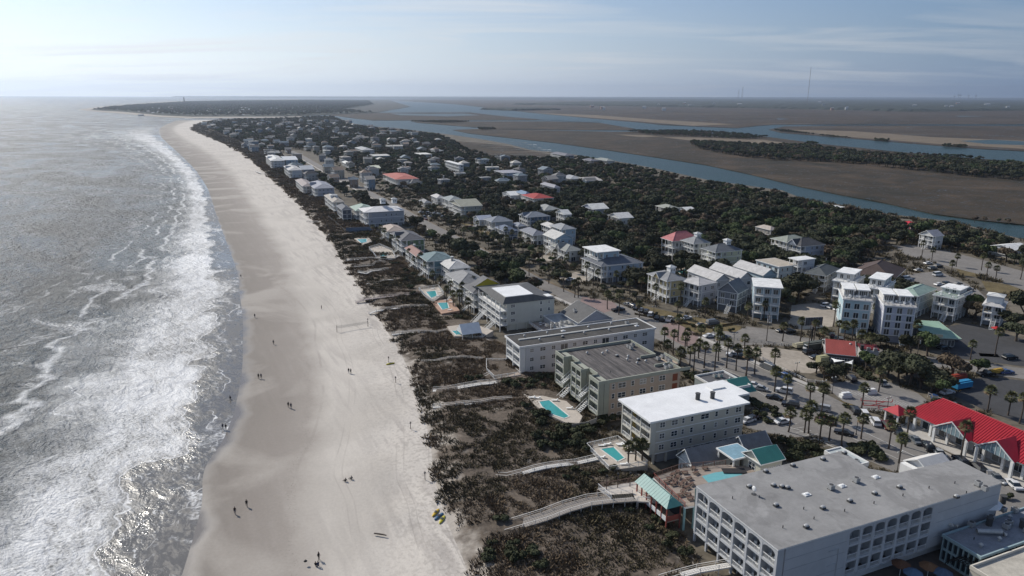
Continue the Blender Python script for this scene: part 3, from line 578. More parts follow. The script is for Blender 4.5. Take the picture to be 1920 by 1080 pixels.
def gallery(b, x0, x1, y0, y1, z, zt, fh, levels, side, m=WHITE, posts=3.0, floor=None):
    """Porch levels with posts and railings; side is where the open front is ('w' or 's')."""
    fl = MB(); ps = MB(); rl = MB()
    for i in range(levels + 1):
        zz = z + i * fh
        if i < levels: fl.box(x0, x1, y0, y1, zz - .3, zz, m); 
    A = [(x0, y0), (x0, y1)] if side == 'w' else [(x0, y0), (x1, y0)]
    L = (Vector(A[1]) - Vector(A[0])).length; n = max(1, round(L / posts))
    for i in range(n + 1):
        p = Vector(A[0]).lerp(Vector(A[1]), i / n); px = min(max(p.x, x0 + .15), x1 - .15); py = min(max(p.y, y0 + .15), y1 - .15)
        ps.box(px - .13, px + .13, py - .13, py + .13, 0, zt - .002, m)
    for i in range(levels):
        zz = z + i * fh
        railing(rl, (A[0][0] + (.08 if side == 'w' else 0), A[0][1] + (.08 if side == 's' else 0)), (A[1][0] + (.08 if side == 'w' else 0), A[1][1] + (.08 if side == 's' else 0)), zz, m)
        if side == 'w': railing(rl, (x0, y0 + .06), (x1, y0 + .06), zz, m); 
        else: railing(rl, (x0 + .06, y0), (x0 + .06, y1), zz, m)
    b.part(fl, 'porch_floor'); b.part(ps, 'porch_posts'); b.part(rl, 'railing')
def stairs(b, a, c, z0, z1, w=1.4, m=WHITE):
    mb = MB(); a = Vector((a[0], a[1], z1)); c = Vector((c[0], c[1], z0)); n = max(3, int((z1 - z0) / .3))
    d = (c - a); s = Vector((-d.y, d.x, 0)).normalized() * w / 2
    for i in range(n):
        p = a.lerp(c, (i + .5) / n); e = d.normalized(); e.z = 0; e = e.normalized() * .17
        mb.hexa([p - s - e - Vector((0, 0, .06)), p + s - e - Vector((0, 0, .06)), p + s + e - Vector((0, 0, .06)), p - s + e - Vector((0, 0, .06)), p - s - e, p + s - e, p + s + e, p - s + e], m)
    for q in (-1, 1):
        mb.bar(a + s * q, c + s * q, .08, .3, m); mb.bar(a + s * q + Vector((0, 0, .95)), c + s * q + Vector((0, 0, .95)), .08, .1, m)
        for i in range(n // 2 + 1):
            p = (a + s * q).lerp(c + s * q, i / (n // 2)); mb.bar(p, p + Vector((0, 0, .9)), .07, .07, m)
    b.part(mb, 'staircase')
def house(N, L, R_, ze, wall, rf, kind='hip', rise=None, va=-23, label=None, cat='house', name='house', floors=None, pil=2.6, porch=2.2, pside='w', win=True, trim=None, ext=None, oh=.5, z0=1.5, detail=1):
    b = Bld(name, N, L, R_, ze, va, label, cat, z0=z0); lx, ly, zt = b.lx, b.ly, b.ze
    wm = wallm(wall); rm = roofm(rf); T = trim or WHITE
    pil = min(pil, zt - 3); floors = floors or max(1, round((zt - pil) / 3.0)); fh = (zt - pil) / floors
    pw = min(porch, lx * .3) if pside == 'w' else 0; ps = min(porch, ly * .3) if pside == 's' else 0
    body = MB(); body.box(pw, lx, ps, ly, pil, zt, wm); b.part(body, 'wall')
    if detail:
        tr = MB(); e = .035
        for zz in [pil] + [pil + fh * i for i in range(1, floors)]: tr.box(pw - e, lx + e, ps - e, ly + e, zz - .12, zz + .12, T)
        for (cx_, cy_) in ((pw, ps), (lx, ps), (lx, ly), (pw, ly)): tr.box(cx_ - .12 - e, cx_ + .12 + e, cy_ - .12 - e, cy_ + .12 + e, pil + .121, zt - .01, T)
        b.part(tr, 'trim')
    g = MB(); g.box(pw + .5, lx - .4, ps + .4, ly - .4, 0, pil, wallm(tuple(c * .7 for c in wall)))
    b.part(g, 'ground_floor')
    po = MB()
    for i in range(max(2, round(lx / 4)) + 1):
        x = pw + .2 + (lx - pw - .4) * i / max(2, round(lx / 4))
        for y in (ps + .15, ly - .15): po.box(x - .15, x + .15, y - .15, y + .15, 0, pil - .12, T)
    b.part(po, 'pilings', kind='stuff')
    if detail:                          # garage openings under the house
        for i in range(max(1, int(lx / 6))):
            x = pw + 2.2 + i * 5.2
            if x < lx - 1.5: put_win(b.root, x, ps + .4, .05, 's', 2.6, min(2.2, pil - .2), 'door', 'garage_door', T)
    roof(b, kind, 0 if pside == 'w' else pw, lx, 0 if pside == 's' else ps, ly, zt, rise or min(lx, ly) * .28, rm, oh, fascia=T, wall=wm)
    if pw: gallery(b, 0, pw, 0, ly, pil, zt, fh, floors, 'w', T)
    if ps: gallery(b, 0, lx, 0, ps, pil, zt, fh, floors, 's', T)
    if win:
        for i in range(floors):
            z = pil + fh * i + .75
            n = max(1, int((lx - pw) / 3.1))
            for k in range(n):
                x = pw + (lx - pw) * (k + .5) / n + random.uniform(-.3, .3)
                if random.random() < .88: put_win(b.root, x, ps - .001, z, 's', random.choice((1.0, 1.0, 1.8)), 1.5, random.choice(('sash', 'twin')), trim=T)
            n = max(1, int(ly / 3.0))
            for k in range(n):
                put_win(b.root, pw - .001, ly * (k + .5) / n, z - .6, 'w', 1.8, 2.1, 'door', 'porch_door', T)
    if pil > 1.5 and detail: stairs(b, (-.1, ly * .35), (-3.6, ly * .35), 0, pil, m=T)
    if ext: ext(b, wm, rm, T)
    return b
# extras that go on houses
def cupola(x, y, w=2.6, h=2.2, col=None):
    def f(b, wm, rm, T):
        z = b.ze + (min(b.lx, b.ly) * .28) - .8; mb = MB(); mb.box(b.lx * x - w / 2, b.lx * x + w / 2, b.ly * y - w / 2, b.ly * y + w / 2, z - .6, z + h, T); c = b.part(mb, 'cupola')
        roof(b, 'hip', b.lx * x - w / 2, b.lx * x + w / 2, b.ly * y - w / 2, b.ly * y + w / 2, z + h, 1.0, roofm((.55, .55, .53)), .35, name='cupola_roof', parent=c)
        for k in (-.6, .6): put_win(b.root, b.lx * x + k, b.ly * y - w / 2 - .002, z + .5, 's', .8, 1.1)
    return f
def penthouse(x0, x1, y0, y1, h, col=(.6, .6, .58), rf=(.75, .75, .73), both=False):
    def f(b, wm, rm, T):
        z = b.ze + .36; mb = MB(); X0, X1, Y0, Y1 = b.lx * x0, b.lx * x1, b.ly * y0, b.ly * y1
        mb.box(X0, X1, Y0, Y1, z, z + h, wallm(col)); p = b.part(mb, 'penthouse'); roof(b, 'flat', X0 - .3, X1, Y0, Y1, z + h, 0, roofm(rf), .5, name='penthouse_roof', parent=p)
        for k in (.3, .7): put_win(b.root, X0 - .002, Y0 + (Y1 - Y0) * k, z + .3, 'w', 1.4, 1.9, 'door'); put_win(b.root, X0 + (X1 - X0) * k, Y0 - .002, z + .8, 's', 1.1, 1.2)
        rl = MB(); e = .3
        for a, c in (((-e, -e), (b.lx, -e)), ((-e, -e), (-e, b.ly + e))): railing(rl, a, c, z, T)
        b.part(rl, 'deck_railing')
        fu = MB()
        for _ in range(5):
            fx, fy = random.uniform(.4, max(.8, X0 - .8)), random.uniform(.5, b.ly - .5); fu.box(fx - .4, fx + .4, fy - .3, fy + .3, z + .3, z + .42, WHITE).box(fx + .3, fx + .4, fy - .3, fy + .3, z + .42, z + .9, WHITE).box(fx - .05, fx + .05, fy - .05, fy + .05, z, z + .3, WHITE)
        b.part(fu, 'deck_furniture')
    return f
def gable_front(w=4, rise=2.2):
    def f(b, wm, rm, T):
        y = b.ly * .5; z = b.ze; mb = MB()
        mb.poly([(-.8, y - w / 2, z + .25), (4.5, y - w / 2, z + .25), (4.5, y, z + rise), (-.8, y, z + rise)], rm).poly([(-.8, y, z + rise), (4.5, y, z + rise), (4.5, y + w / 2, z + .25), (-.8, y + w / 2, z + .25)], rm)
        mb.poly([(-.6, y + w / 2, z + .1), (-.6, y, z + rise - .15), (-.6, y - w / 2, z + .1)][::-1], wm); mb.poly([(-.6, y - w / 2, z + .1), (-.6, y, z + rise - .15), (-.6, y + w / 2, z + .1)][::-1], wm)
        mb.bar((-.8, y - w / 2, z + .3), (-.8, y, z + rise + .05), .15, .3, T).bar((-.8, y, z + rise + .05), (-.8, y + w / 2, z + .3), .15, .3, T); b.part(mb, 'front_gable')
    return f
def chimney(x=.5, y=.5, col=(.4, .38, .36)):
    def f(b, wm, rm, T):
        mb = MB(); X, Y = b.lx * x, b.ly * y; mb.box(X - .5, X + .5, Y - .4, Y + .4, b.ze - 1, b.ze + min(b.lx, b.ly) * .28 + 1.2, wallm(col)).box(X - .6, X + .6, Y - .5, Y + .5, b.ze + min(b.lx, b.ly) * .28 + 1.2, b.ze + min(b.lx, b.ly) * .28 + 1.4, T); b.part(mb, 'chimney')
    return f
def both(*fs):
    def f(*a):
        for g in fs: g(*a)
    return f
def roof_kit(b, pts, z, what='roof_vent'):
    """Small roof equipment; pts are local (x, y, type)."""
    for x, y, k in pts:
        mb = MB(); m = M('galvanised', (.42, .42, .41), .5, .2, 2, metal=.3); dk = M('dark_equipment', (.07, .07, .07), .7)
        if k == 'v': mb.cyl(x, y, z, z + .55, .22, m, 8).cyl(x, y, z + .55, z + .85, .42, m, 8, .15)
        elif k == 'h': mb.box(x - .45, x + .45, y - .35, y + .35, z, z + .35, dk).ell((x, y, z + .45), (.5, .42, .25), m, 8, 4)
        elif k == 's': mb.box(x - .7, x + .7, y - .5, y + .5, z, z + .18, WHITE).ell((x, y, z + .2), (.62, .42, .22), WHITE, 8, 4)
        elif k == 'b': mb.box(x - .5, x + .5, y - .5, y + .5, z + .12, z + 1.0, m).cyl(x, y, z + 1.0, z + 1.06, .4, dk, 10).box(x - .55, x + .55, y - .4, y - .3, z, z + .12, dk).box(x - .55, x + .55, y + .3, y + .4, z, z + .12, dk)
        elif k == 'd': mb.cyl(x, y, z, z + .9, .06, m, 6).cyl(x, y, z, z + .06, .5, dk, 8); mb.ell((x - .12, y - .1, z + 1.2), (.18, .55, .55), WHITE, 10, 6)
        elif k == 'S': mb.cyl(x, y, z, z + 1.5, .55, dk, 10).cyl(x, y, z + 1.5, z + 1.7, .65, dk, 10)
        elif k == 'p': mb.cyl(x, y, z, z + .5, .09, dk, 6)
        mb.build({'v': 'roof_vent', 'h': 'exhaust_hood', 's': 'skylight', 'b': 'air_conditioner', 'd': 'satellite_dish', 'S': 'roof_stack', 'p': 'vent_pipe'}[k], b.root, smooth=False)
CHAIRM = []
def balcony_chair(p, rz, label, group):
    if not CHAIRM:
        mb = MB(); mb.box(-.28, .28, -.28, .28, .38, .44, WHITE).box(-.28, .28, .22, .28, .44, .95, WHITE)
        for sx_ in (-.25, .25):
            for sy in (-.25, .25): mb.box(sx_ - .03, sx_ + .03, sy - .03, sy + .03, 0, .38, WHITE)
            mb.box(sx_ - .03, sx_ + .03, -.28, .28, .6, .65, WHITE)
        CHAIRM.append(mb.mesh('balcony_chair'))
    return add('balcony_chair', CHAIRM[0], None, p, rz, label, 'chair', group)
def bays(b, side, a0, bw, n, z0, fh, floors, wm, arch_rows=(2,), depth=1.6, pier=.5, chairs=None, slab=.45, rail=True, face=0.0, name='balcony_front'):
    """A facade of open balconies: piers, slab edges, arched heads, recessed glass doors and railings, laid from a0 along the side."""
    def T(u, w, z): return (face + w, a0 + u, z) if side == 'w' else (a0 + u, face + w, z)   # w: depth inwards
    def bx(mb, u0, u1, w0, w1, za, zb, m):
        a = T(u0, w0, za); c = T(u1, w1, zb); mb.box(min(a[0], c[0]), max(a[0], c[0]), min(a[1], c[1]), max(a[1], c[1]), za, zb, m)
    fr = MB(); rl = MB()
    for i in range(n + 1): bx(fr, i * bw - pier / 2, i * bw + pier / 2, -.02, .28, z0, z0 + fh * floors, wm); bx(fr, i * bw - .08, i * bw + .08, .28, depth, z0, z0 + fh * floors, wm)
    for f in range(floors + 1):
        for i in range(n):
            bx(fr, i * bw + pier / 2, (i + 1) * bw - pier / 2, 0, .26, z0 + f * fh - (slab if f else .25), z0 + f * fh + (0 if f == floors else .02), wm)
            if f < floors: bx(fr, i * bw + .08, (i + 1) * bw - .08, .26, depth, z0 + f * fh - .15, z0 + f * fh, wm)
    for f in arch_rows:
        for i in range(n):
            u0 = i * bw + pier / 2; u1 = (i + 1) * bw - pier / 2; zt = z0 + (f + 1) * fh - slab; ah = .55; K = 8
            for k in range(K):
                ua = u0 + (u1 - u0) * k / K; ub = u0 + (u1 - u0) * (k + 1) / K
                fa = lambda u: zt - ah * (1 - math.sqrt(max(0, 1 - ((u - (u0 + u1) / 2) / ((u1 - u0) / 2)) ** 2)))
                q = [T(ua, .02, fa(ua)), T(ub, .02, fa(ub)), T(ub, .02, zt), T(ua, .02, zt)]; q2 = [T(ua, .22, fa(ua)), T(ub, .22, fa(ub)), T(ub, .22, zt), T(ua, .22, zt)]
                fr.poly(q, wm); fr.poly([q[0], q2[0], q2[1], q[1]], wm)
    b.part(fr, name)
    for f in range(floors):
        for i in range(n):
            c = (i + .5) * bw; p = T(c, depth - .01, z0 + f * fh + .02)
            put_win(b.root, p[0], p[1], p[2], 'w' if side == 'w' else 's', min(1.8, bw - 1.0), 2.1, 'door', 'balcony_door')
            if rail:
                a = T(i * bw + pier / 2, .12, 0); c_ = T((i + 1) * bw - pier / 2, .12, 0); rl = MB(); railing(rl, a[:2], c_[:2], z0 + f * fh, WHITE, 1.0, .26); b.part(rl, 'balcony_railing')
            if chairs:
                lab, grp = chairs
                for q in (-.5, .55):
                    pt = T(c_u := (i + .5) * bw + q, .75, z0 + f * fh); w = b.o + b.U * pt[0] + b.V * pt[1]; w.z = b.o.z + pt[2]
                    balcony_chair(w, (R(UZ) + (math.pi / 2 if side == 'w' else 0)) + random.uniform(-.3, .3) + (math.pi), '%s white plastic chair, %s-row balcony, %s from the near corner of the grey hotel' % ('right' if q < 0 else 'left', ('bottom', 'middle', 'top')[f], ('first',) [0] if i == 0 else ORD[i]), grp)
# ------------------------------------------------------------------ the big buildings by the beach
ROOFG = M('grey_membrane', (.275, .27, .262), .85, .20, .13, bump=.02, fine=.06, stain=.35); ROOFW = M('white_membrane', (.76, .76, .75), .6, .09, .25, fine=.05, stain=.10)
ROOFD = M('dark_membrane', (.068, .064, .058), .8, .35, .18, fine=.2, stain=.3); ROOFB = M('streaked_membrane', (.125, .112, .104), .7, .75, .55, stretch=(1.8, .10, 1), fine=.45, stain=.3)
HW = M('hotel_wall', (.50, .51, .52), .8, .10, .25, stain=.08); CREAM = M('cream_wall', (.50, .47, .40), .8, .08, .3); PINKB = M('beige_pink_wall', (.42, .34, .27), .8, .10, .4); GREENB = M('sage_wall', (.34, .35, .29), .8, .1, .4)
CHG = 'chairs on the hotel balconies'
h = Bld('beachfront_hotel', (1459, 1033), (1305, 913), (1895, 912), 13.2, label='big grey flat-roofed hotel with arched balconies at the lower right', cat='hotel')
zt = h.ze; q = lambda x, y: h.lp((x, y), zt)
ly = h.ly; lx = 55.3
rp = [(-.1, -.1), (lx, -.3), (lx + .2, 9.4), (39.3, 10.2), (35.7, 13.6), (36.6, ly - .3), (-.1, ly)]
mb = MB(); body = [(1.7, .0), (15.5, .0), (15.5, 1.7), (36.9, 1.7), (36.9, .0), (lx, 0), (lx, 9.2), (39.2, 10), (35.5, 13.4), (36.4, ly - .5), (1.7, ly - .2)]
mb.prism(body, 2.2, zt, HW); h.part(mb, 'wall'); mb = MB(); mb.prism([(4, 1), (lx, 1), (lx, 9), (36, ly - 1), (4, ly - 1)], 0, 2.2, HW)
for i in range(7): mb.box(.1, .5, i * (ly - .4) / 6, i * (ly - .4) / 6 + .4, 0, 2.2, HW)
h.part(mb, 'ground_floor'); mb = MB(); mb.prism(rp, zt, zt + .25, WHITE, ROOFG); h.part(mb, 'roof')
mb = MB()
for x in range(4, 54, 4): mb.box(x, x + .03, .1, (ly - .5 if x < 35 else 9.0), zt + .252, zt + .262, M('roof_seam', (.30, .30, .30), .8))
h.part(mb, 'roof_seams')
bays(h, 'w', .25, (ly - .5) / 6, 6, 2.2, 3.13, 3, HW, arch_rows=(2,), chairs=('white plastic chair on a beach-facing balcony of the grey hotel', CHG))
bays(h, 's', 15.75, 3.0, 7, 2.2, 3.13, 3, HW, arch_rows=(2,), pier=.6)
mb = MB()                              # thin panel joints of the blank walls
for z in (4.2, 7.3, 9.4): mb.box(1.8, 15.4, -.03, 0, z, z + .05, M('joint', (.30, .31, .33), .8)).box(38, lx - .2, -.03, 0, z, z + .05, M('joint', (.3, .3, .3)))
mb.box(11.5, 13.8, -.12, -.031, 5.5, 5.62, HW).box(11.5, 13.8, -.12, -.031, 8.4, 8.52, HW).box(13.7, 13.82, -.12, -.031, 3.0, 8.4, HW); h.part(mb, 'wall_joints', kind='stuff')
def zq(x, y): return h.lp((1280 + x / 3, 780 + y / 3), zt + .25)
rk = [(375, 402, 'h'), (400, 440, 'd'), (430, 460, 'p'), (512, 395, 'h'), (560, 402, 'h'), (590, 408, 'h'), (525, 507, 'h'), (697, 443, 's'), (833, 412, 'b'), (788, 522, 'h'), (897, 395, 's'), (940, 482, 'h'), (975, 372, 'b'),
      (1087, 345, 's'), (1080, 440, 'h'), (1220, 405, 'h'), (1238, 450, 'p'), (1385, 407, 'p'), (1530, 380, 'p'), (1660, 392, 'b'), (1698, 420, 'b'), (1540, 460, 'h'), (1810, 390, 'h'), (695, 628, 'h'), (738, 580, 'p'), (563, 630, 'p'), (620, 282, 'h'),
      (468, 316, 'h'), (790, 247, 'h'), (910, 212, 'h'), (1595, 435, 'p'), (910, 537, 'p'), (280, 465, 'p'), (680, 525, 'p'), (1075, 493, 'p')]
roof_kit(h, [(*zq(x, y), k) for x, y, k in rk], zt + .25)
# white-roofed condo
b = Bld('condo_block', (1221, 791), (1162, 753), (1406, 754), 12.6, label='cream condo block with the bright white flat roof and yellow balcony panels', cat='condo block')
zt = b.ze; lx, ly = 31.0, b.ly; mb = MB(); mb.prism([(1.5, 0), (lx - 4, 0), (lx - 4, 3.6), (lx - 3.2, 3.6), (lx - 3.2, ly), (1.5, ly)], 2.6, zt, CREAM)
b.part(mb, 'wall'); mb = MB(); mb.box(2.5, lx - 5, .5, ly - .5, 0, 2.6, M('grey_block', (.30, .30, .31), .85))
for i in range(8): mb.box(1.0 + i * 3.6, 1.5 + i * 3.6, .02, .45, 0, 2.6, CREAM)
b.part(mb, 'ground_floor')
for i in range(5): put_win(b.root, 12.8 + i * 3.6, .49, .02, 's', 2.9, 2.3, 'door', 'garage_door')
bays(b, 'w', .15, (ly - .3) / 3, 3, 2.6, (zt - 2.6) / 3, 3, M('pale_panel', (.56, .54, .47), .8, .1, 1), arch_rows=(), depth=1.5, pier=.35, slab=.35)
mb = MB(); YP = M('yellow_panel', (.50, .38, .13), .8, .1, 1)
for f in range(3):
    for yy in (.5, 4.2, 8.2): mb.box(.35, 1.3, yy, yy + .12, 2.8 + f * 2.85, 5.0 + f * 2.85, YP)
b.part(mb, 'yellow_panels', kind='stuff')
ro = [(-.9, -.9), (lx - 3.2, -.9), (lx - 3.2, 3.6), (lx + .6, 3.6), (lx + .6, 6.8), (lx, ly + .7), (-.9, ly + .7)]
mb = MB(); mb.prism(ro, zt, zt + .45, WHITE, ROOFW).box(lx - 7, lx - 3, ly - 4, ly - 1.5, zt + .45, zt + .8, WHITE); b.part(mb, 'roof')
roof_kit(b, [(17, 5.4, 'S'), (20.8, 4.6, 'S')], zt + .45)
mb = MB()
for z in (2.6, 2.6 + (zt - 2.6) / 3, 2.6 + (zt - 2.6) * 2 / 3): mb.box(1.5, lx - 4, -.05, 0, z - .1, z + .1, WHITE)
b.part(mb, 'trim'); fh = (zt - 2.6) / 3
for f in range(3):
    for x, w, k in ((3.2, 1.5, 'twin'), (6.6, 1.8, 'twin'), (9.0, .8, 'sash'), (11.5, .9, 'sash'), (15.2, 2.4, 'twin') if f == 2 else (15.2, .8, 'sash'), (18.6, .9, 'sash'), (21.8, .9, 'sash'), (25.2, 1.8, 'twin')): put_win(b.root, x, -.001, 2.6 + f * fh + .8, 's', w, 1.4, k)
# pool terrace with white fence in front of it
def pool_terrace(deck, pool, z, lab, fence=True, chairs=0, deckcol=None, closed=True, name='pool_terrace'):
    w_ = [P(x, y, 3) for x, y in deck]; cc = sum(w_, Vector()) / len(w_); z = max([gz(*q.lerp(cc, t).xy) for q in w_ for t in (0, .3, .6, 1)]) + .12
    c = P(*deck[0], z); root = add(name, None, loc=(c.x, c.y, 0), label=lab, cat='pool')
    ps = [P(x, y, z) - Vector((c.x, c.y, 0)) for x, y in deck]; mb = MB(); mb.prism([(p.x, p.y) for p in ps], z - 2.2, z, deckcol or M('pool_paving', (.46, .41, .35), .85, .15, .4, fine=.1)); mb.build('deck', root)
    qs = [P(x, y, z) - Vector((c.x, c.y, 0)) for x, y in pool]; mb = MB(); mb.poly([(p.x, p.y, z + .02) for p in qs] if _ccw(qs) else [(p.x, p.y, z + .02) for p in qs][::-1], POOLW); mb.build('pool_water', root)
    mb = MB(); 
    for i in range(len(qs)): a, d = qs[i], qs[(i + 1) % len(qs)]; mb.bar((a.x, a.y, z + .09), (d.x, d.y, z + .09), .35, .085, M('coping', (.62, .6, .56), .7))
    mb.build('coping', root)
    if fence:
        rl = MB()
        for i in range(len(ps) - (0 if closed else 1)): railing(rl, ps[i], ps[(i + 1) % len(ps)], z, WHITE, 1.1, .3)
        rl.build('fence', root)
    lo = MB(); cen = sum(qs, Vector()) / len(qs)
    for i in range(chairs):
        a, d = ps[i % len(ps)], ps[(i + 1) % len(ps)]; p = a.lerp(d, random.uniform(.2, .8)).lerp(cen, .22); lo.box(p.x - .9, p.x + .9, p.y - .3, p.y + .3, z + .25, z + .33, WHITE).box(p.x + .5, p.x + .9, p.y - .3, p.y + .3, z + .331, z + .6, WHITE)
    lo.build('lounge_chairs', root, kind='stuff') if chairs else None
    return root
def _ccw(q): return sum(q[i].x * q[(i + 1) % len(q)].y - q[(i + 1) % len(q)].x * q[i].y for i in range(len(q))) > 0
pool_terrace([(1100, 838), (1158, 824), (1172, 835), (1215, 872), (1142, 882)], [(1124.5, 841.6), (1151, 838), (1172, 859), (1158, 866)], 2.6, 'white-fenced pool terrace at the foot of the white-roofed condo', chairs=7)
pool_terrace([(982, 738), (990, 742), (1018, 742), (1062, 752), (1092, 780), (1086, 793), (1060, 792), (1030, 778), (1004, 760)], [(1010, 753), (1030, 750), (1068, 781), (1058, 785), (1034, 777), (1016, 763)], 2.4, 'long turquoise pool with a tan deck below the beige condo', fence=False, chairs=4)
pool_terrace([(838, 612), (885, 606), (925, 620), (905, 632), (852, 630)], [(846, 620), (880, 620.5), (880, 627), (855, 628)], 2.4, 'small turquoise pool beside the white tent', fence=False)
pool_terrace([(785, 543), (822, 538), (832, 552), (812, 566), (797, 556)], [(798, 547), (817, 545), (820, 555), (808, 559)], 2.4, 'turquoise pool behind the upper boardwalk landing', chairs=3)
pool_terrace([(808, 566), (845, 560), (862, 582), (828, 588)], [(820, 568), (839, 567), (842, 578), (829, 581)], 2.4, 'blue pool just in front of the turquoise pool', fence=False, chairs=3, deckcol=M('terracotta_paving', (.40, .26, .19), .85, .2, .5))
pool_terrace([(692, 466), (712, 460), (735, 470), (742, 484), (706, 484)], [(710, 475), (728, 473), (726, 480), (714, 481)], 2.4, 'kidney pool with blue water at the green-walled beach house', chairs=2)
pool_terrace([(664, 447), (690, 444), (698, 452), (680, 459)], [(669, 449), (688, 447.5), (688, 454), (677, 456)], 2.4, 'small blue pool behind the longest dune fence', fence=False)
pool_terrace([(1262, 508), (1290, 500), (1305, 508), (1280, 520)], [(1268, 509), (1289, 503), (1298, 508), (1281, 515)], 2.0, 'blue pool hidden behind the yellow three-storey house', fence=False)
# beige condo with arched towers
b = Bld('condo_block', (1123, 720), (1034, 661), (1270, 694), 12.8, label='beige condo block with streaked brown roof and arched stair towers', cat='condo block')
zt = b.ze; lx, ly = 25.4, 25.4; mb = MB(); mb.prism([(3.2, 0), (lx, 0), (lx, 5), (lx + 3, 5), (lx + 3, 12), (lx, 12), (lx, ly), (3.2, ly)], 0, zt - .2, PINKB); b.part(mb, 'wall')
tw = MB()
for y0, y1 in ((0, 5.2), (9.6, 15.6), (20, ly)):
    tw.box(1.7, 3.19, y0 + .02, y1 - .02, 2.4, zt - .01, GREENB)
b.part(tw, 'tower_wall')
for y0, y1 in ((0, 5.2), (9.6, 15.6), (20, ly)):
    n = 1 if y1 - y0 < 5.6 else 2
    bays(b, 'w', y0 + .2, (y1 - y0 - .4) / n, n, 2.4, (zt - 2.4) / 3, 3, GREENB, arch_rows=(2,), depth=1.65, pier=.4, slab=.3, name='tower_front')
mb = MB(); mb.poly([(2.6, .3, zt - .1), (lx, .3, zt - .1), (lx, ly - .3, zt - .1), (2.6, ly - .3, zt - .1)], ROOFB); b.part(mb, 'roof')
mb = MB(); e = GREENB
for a, c in (((-.1, -.1), (lx, .25)), ((lx, -.1), (lx + 3.2, .0)), ((2.6, ly - .25), (lx, ly + .1)), ((-.1, .25), (.25, 5.2)), ((2.4, 5.2), (2.75, 9.6)), ((-.1, 9.6), (.25, 15.6)), ((2.4, 15.6), (2.75, 20)), ((-.1, 20), (.25, ly)), ((lx - .2, 12), (lx + .15, ly)), ((lx + 2.9, 5), (lx + 3.2, 12)), ((lx - 5, 12), (lx - .2, 12.3)), ((lx - 5, 4.8), (lx - .2, 5.1)), ((lx, 0), (lx + .3, 5))):
    mb.box(min(a[0], c[0]), max(a[0], c[0]), min(a[1], c[1]), max(a[1], c[1]), zt - .3, zt + .65, e)
for y0, y1 in ((0, 5.2), (9.6, 15.6), (20, ly)): mb.box(.25, 2.6, y0, y0 + .25, zt - .3, zt + .5, e).box(.25, 2.6, y1 - .25, y1, zt - .3, zt + .5, e).box(.25, 2.6, y0 + .26, y1 - .26, zt - .3, zt - .02, ROOFD)
b.part(mb, 'parapet')
for y in (7.4, 17.8): stairs(b, (2.9, y), (-4.2, y - 1.2), 0, 4.6); stairs(b, (3.1, y + 1), (-1.0, y + 1), 4.6, 7.6)
roof_kit(b, [(14, 20, 'v'), (12, 19, 'v'), (15, 16, 'h'), (17.5, 14, 'v'), (16, 12, 'v'), (19, 11, 'h'), (17, 8.5, 'v'), (20, 8.8, 'v'), (23, 4.2, 'v'), (8, 21, 'v'), (7, 6, 'p'), (22, 21, 'b'), (23.8, 21.6, 'b'), (22, 19.6, 'b'), (26.6, 8, 'b'), (26.6, 10, 'b'), (24, 2.6, 'b'), (22.4, 2.2, 'b'), (24.4, 9, 'b'), (26.4, 6.4, 'b')], zt - .1)
for f in range(4):
    z = .9 + f * 2.75
    for x, w, k in ((4.4, .9, 'sash'), (7.0, 2.4, 'twin'), (10.3, 1.0, 'sash'), (13.5, 2.0, 'twin'), (16.4, .9, 'sash'), (19.6, 2.0, 'twin')): put_win(b.root, x, -.001, z, 's', w, 1.5, k)
    mb = MB()
mb = MB()
for f in range(3): mb.box(23.0, 24.6, -.05, -.001, 3 + f * 2.75, 5 + f * 2.75, M('brick_red_panel', (.22, .07, .04), .8))
b.part(mb, 'red_panels')
# long white inn
b = Bld('inn', (975, 653), (945, 633), (1241, 617), 10.8, label='long white inn with a dark flat roof and beach-facing balconies', cat='inn')
zt = b.ze; lx, ly = 48.5, b.ly; mb = MB(); mb.box(2.0, lx, 0, ly, 0, zt, HWH := M('inn_wall', (.58, .58, .58), .75, .08, .3)); b.part(mb, 'wall')
bays(b, 'w', .2, (ly - .4) / 2, 2, .6, (zt - .9) / 3, 3, WHITE, arch_rows=(), depth=1.9, pier=.35, slab=.35)
mb = MB(); mb.box(-.4, lx + .3, -.4, ly + .4, zt, zt + .4, WHITE).poly([(-.1, -.1, zt + .41), (lx, -.1, zt + .41), (lx, ly + .1, zt + .41), (-.1, ly + .1, zt + .41)], ROOFD); b.part(mb, 'roof')
mb = MB(); mb.box(2, lx - 3, ly * .48, ly * .56, zt + .42, zt + .75, M('duct', (.4, .4, .38), .6)).box(-.4, lx + .3, -.4, -.15, zt + .41, zt + .6, WHITE).box(-.4, lx + .3, ly + .15, ly + .4, zt + .41, zt + .6, WHITE).box(-.4, -.15, -.15, ly + .15, zt + .41, zt + .6, WHITE).box(lx + .05, lx + .3, -.15, ly + .15, zt + .41, zt + .6, WHITE); b.part(mb, 'roof_edge')
roof_kit(b, [(8, 3, 'v'), (13, 8, 'v'), (19, 8.5, 's'), (24, 3.5, 'v'), (28, 8, 'v'), (33, 3.2, 'v'), (37, 8.6, 'v'), (42, 7, 'b'), (44, 4, 's'), (5, 8, 'v'), (16, 3, 'h')], zt + .42)
fh = (zt - .6) / 3
for f in range(3):
    for i in range(12):
        x = 4 + i * 3.7
        if i in (3, 7): put_win(b.root, x, -.001, .6 + f * fh + .4, 's', 2.6, 2.0, 'door', 'balcony_door')
        else: put_win(b.root, x, -.001, .6 + f * fh + 1.0, 's', 1.9 if i % 2 else 1.3, 1.3, 'twin')
mb = MB()
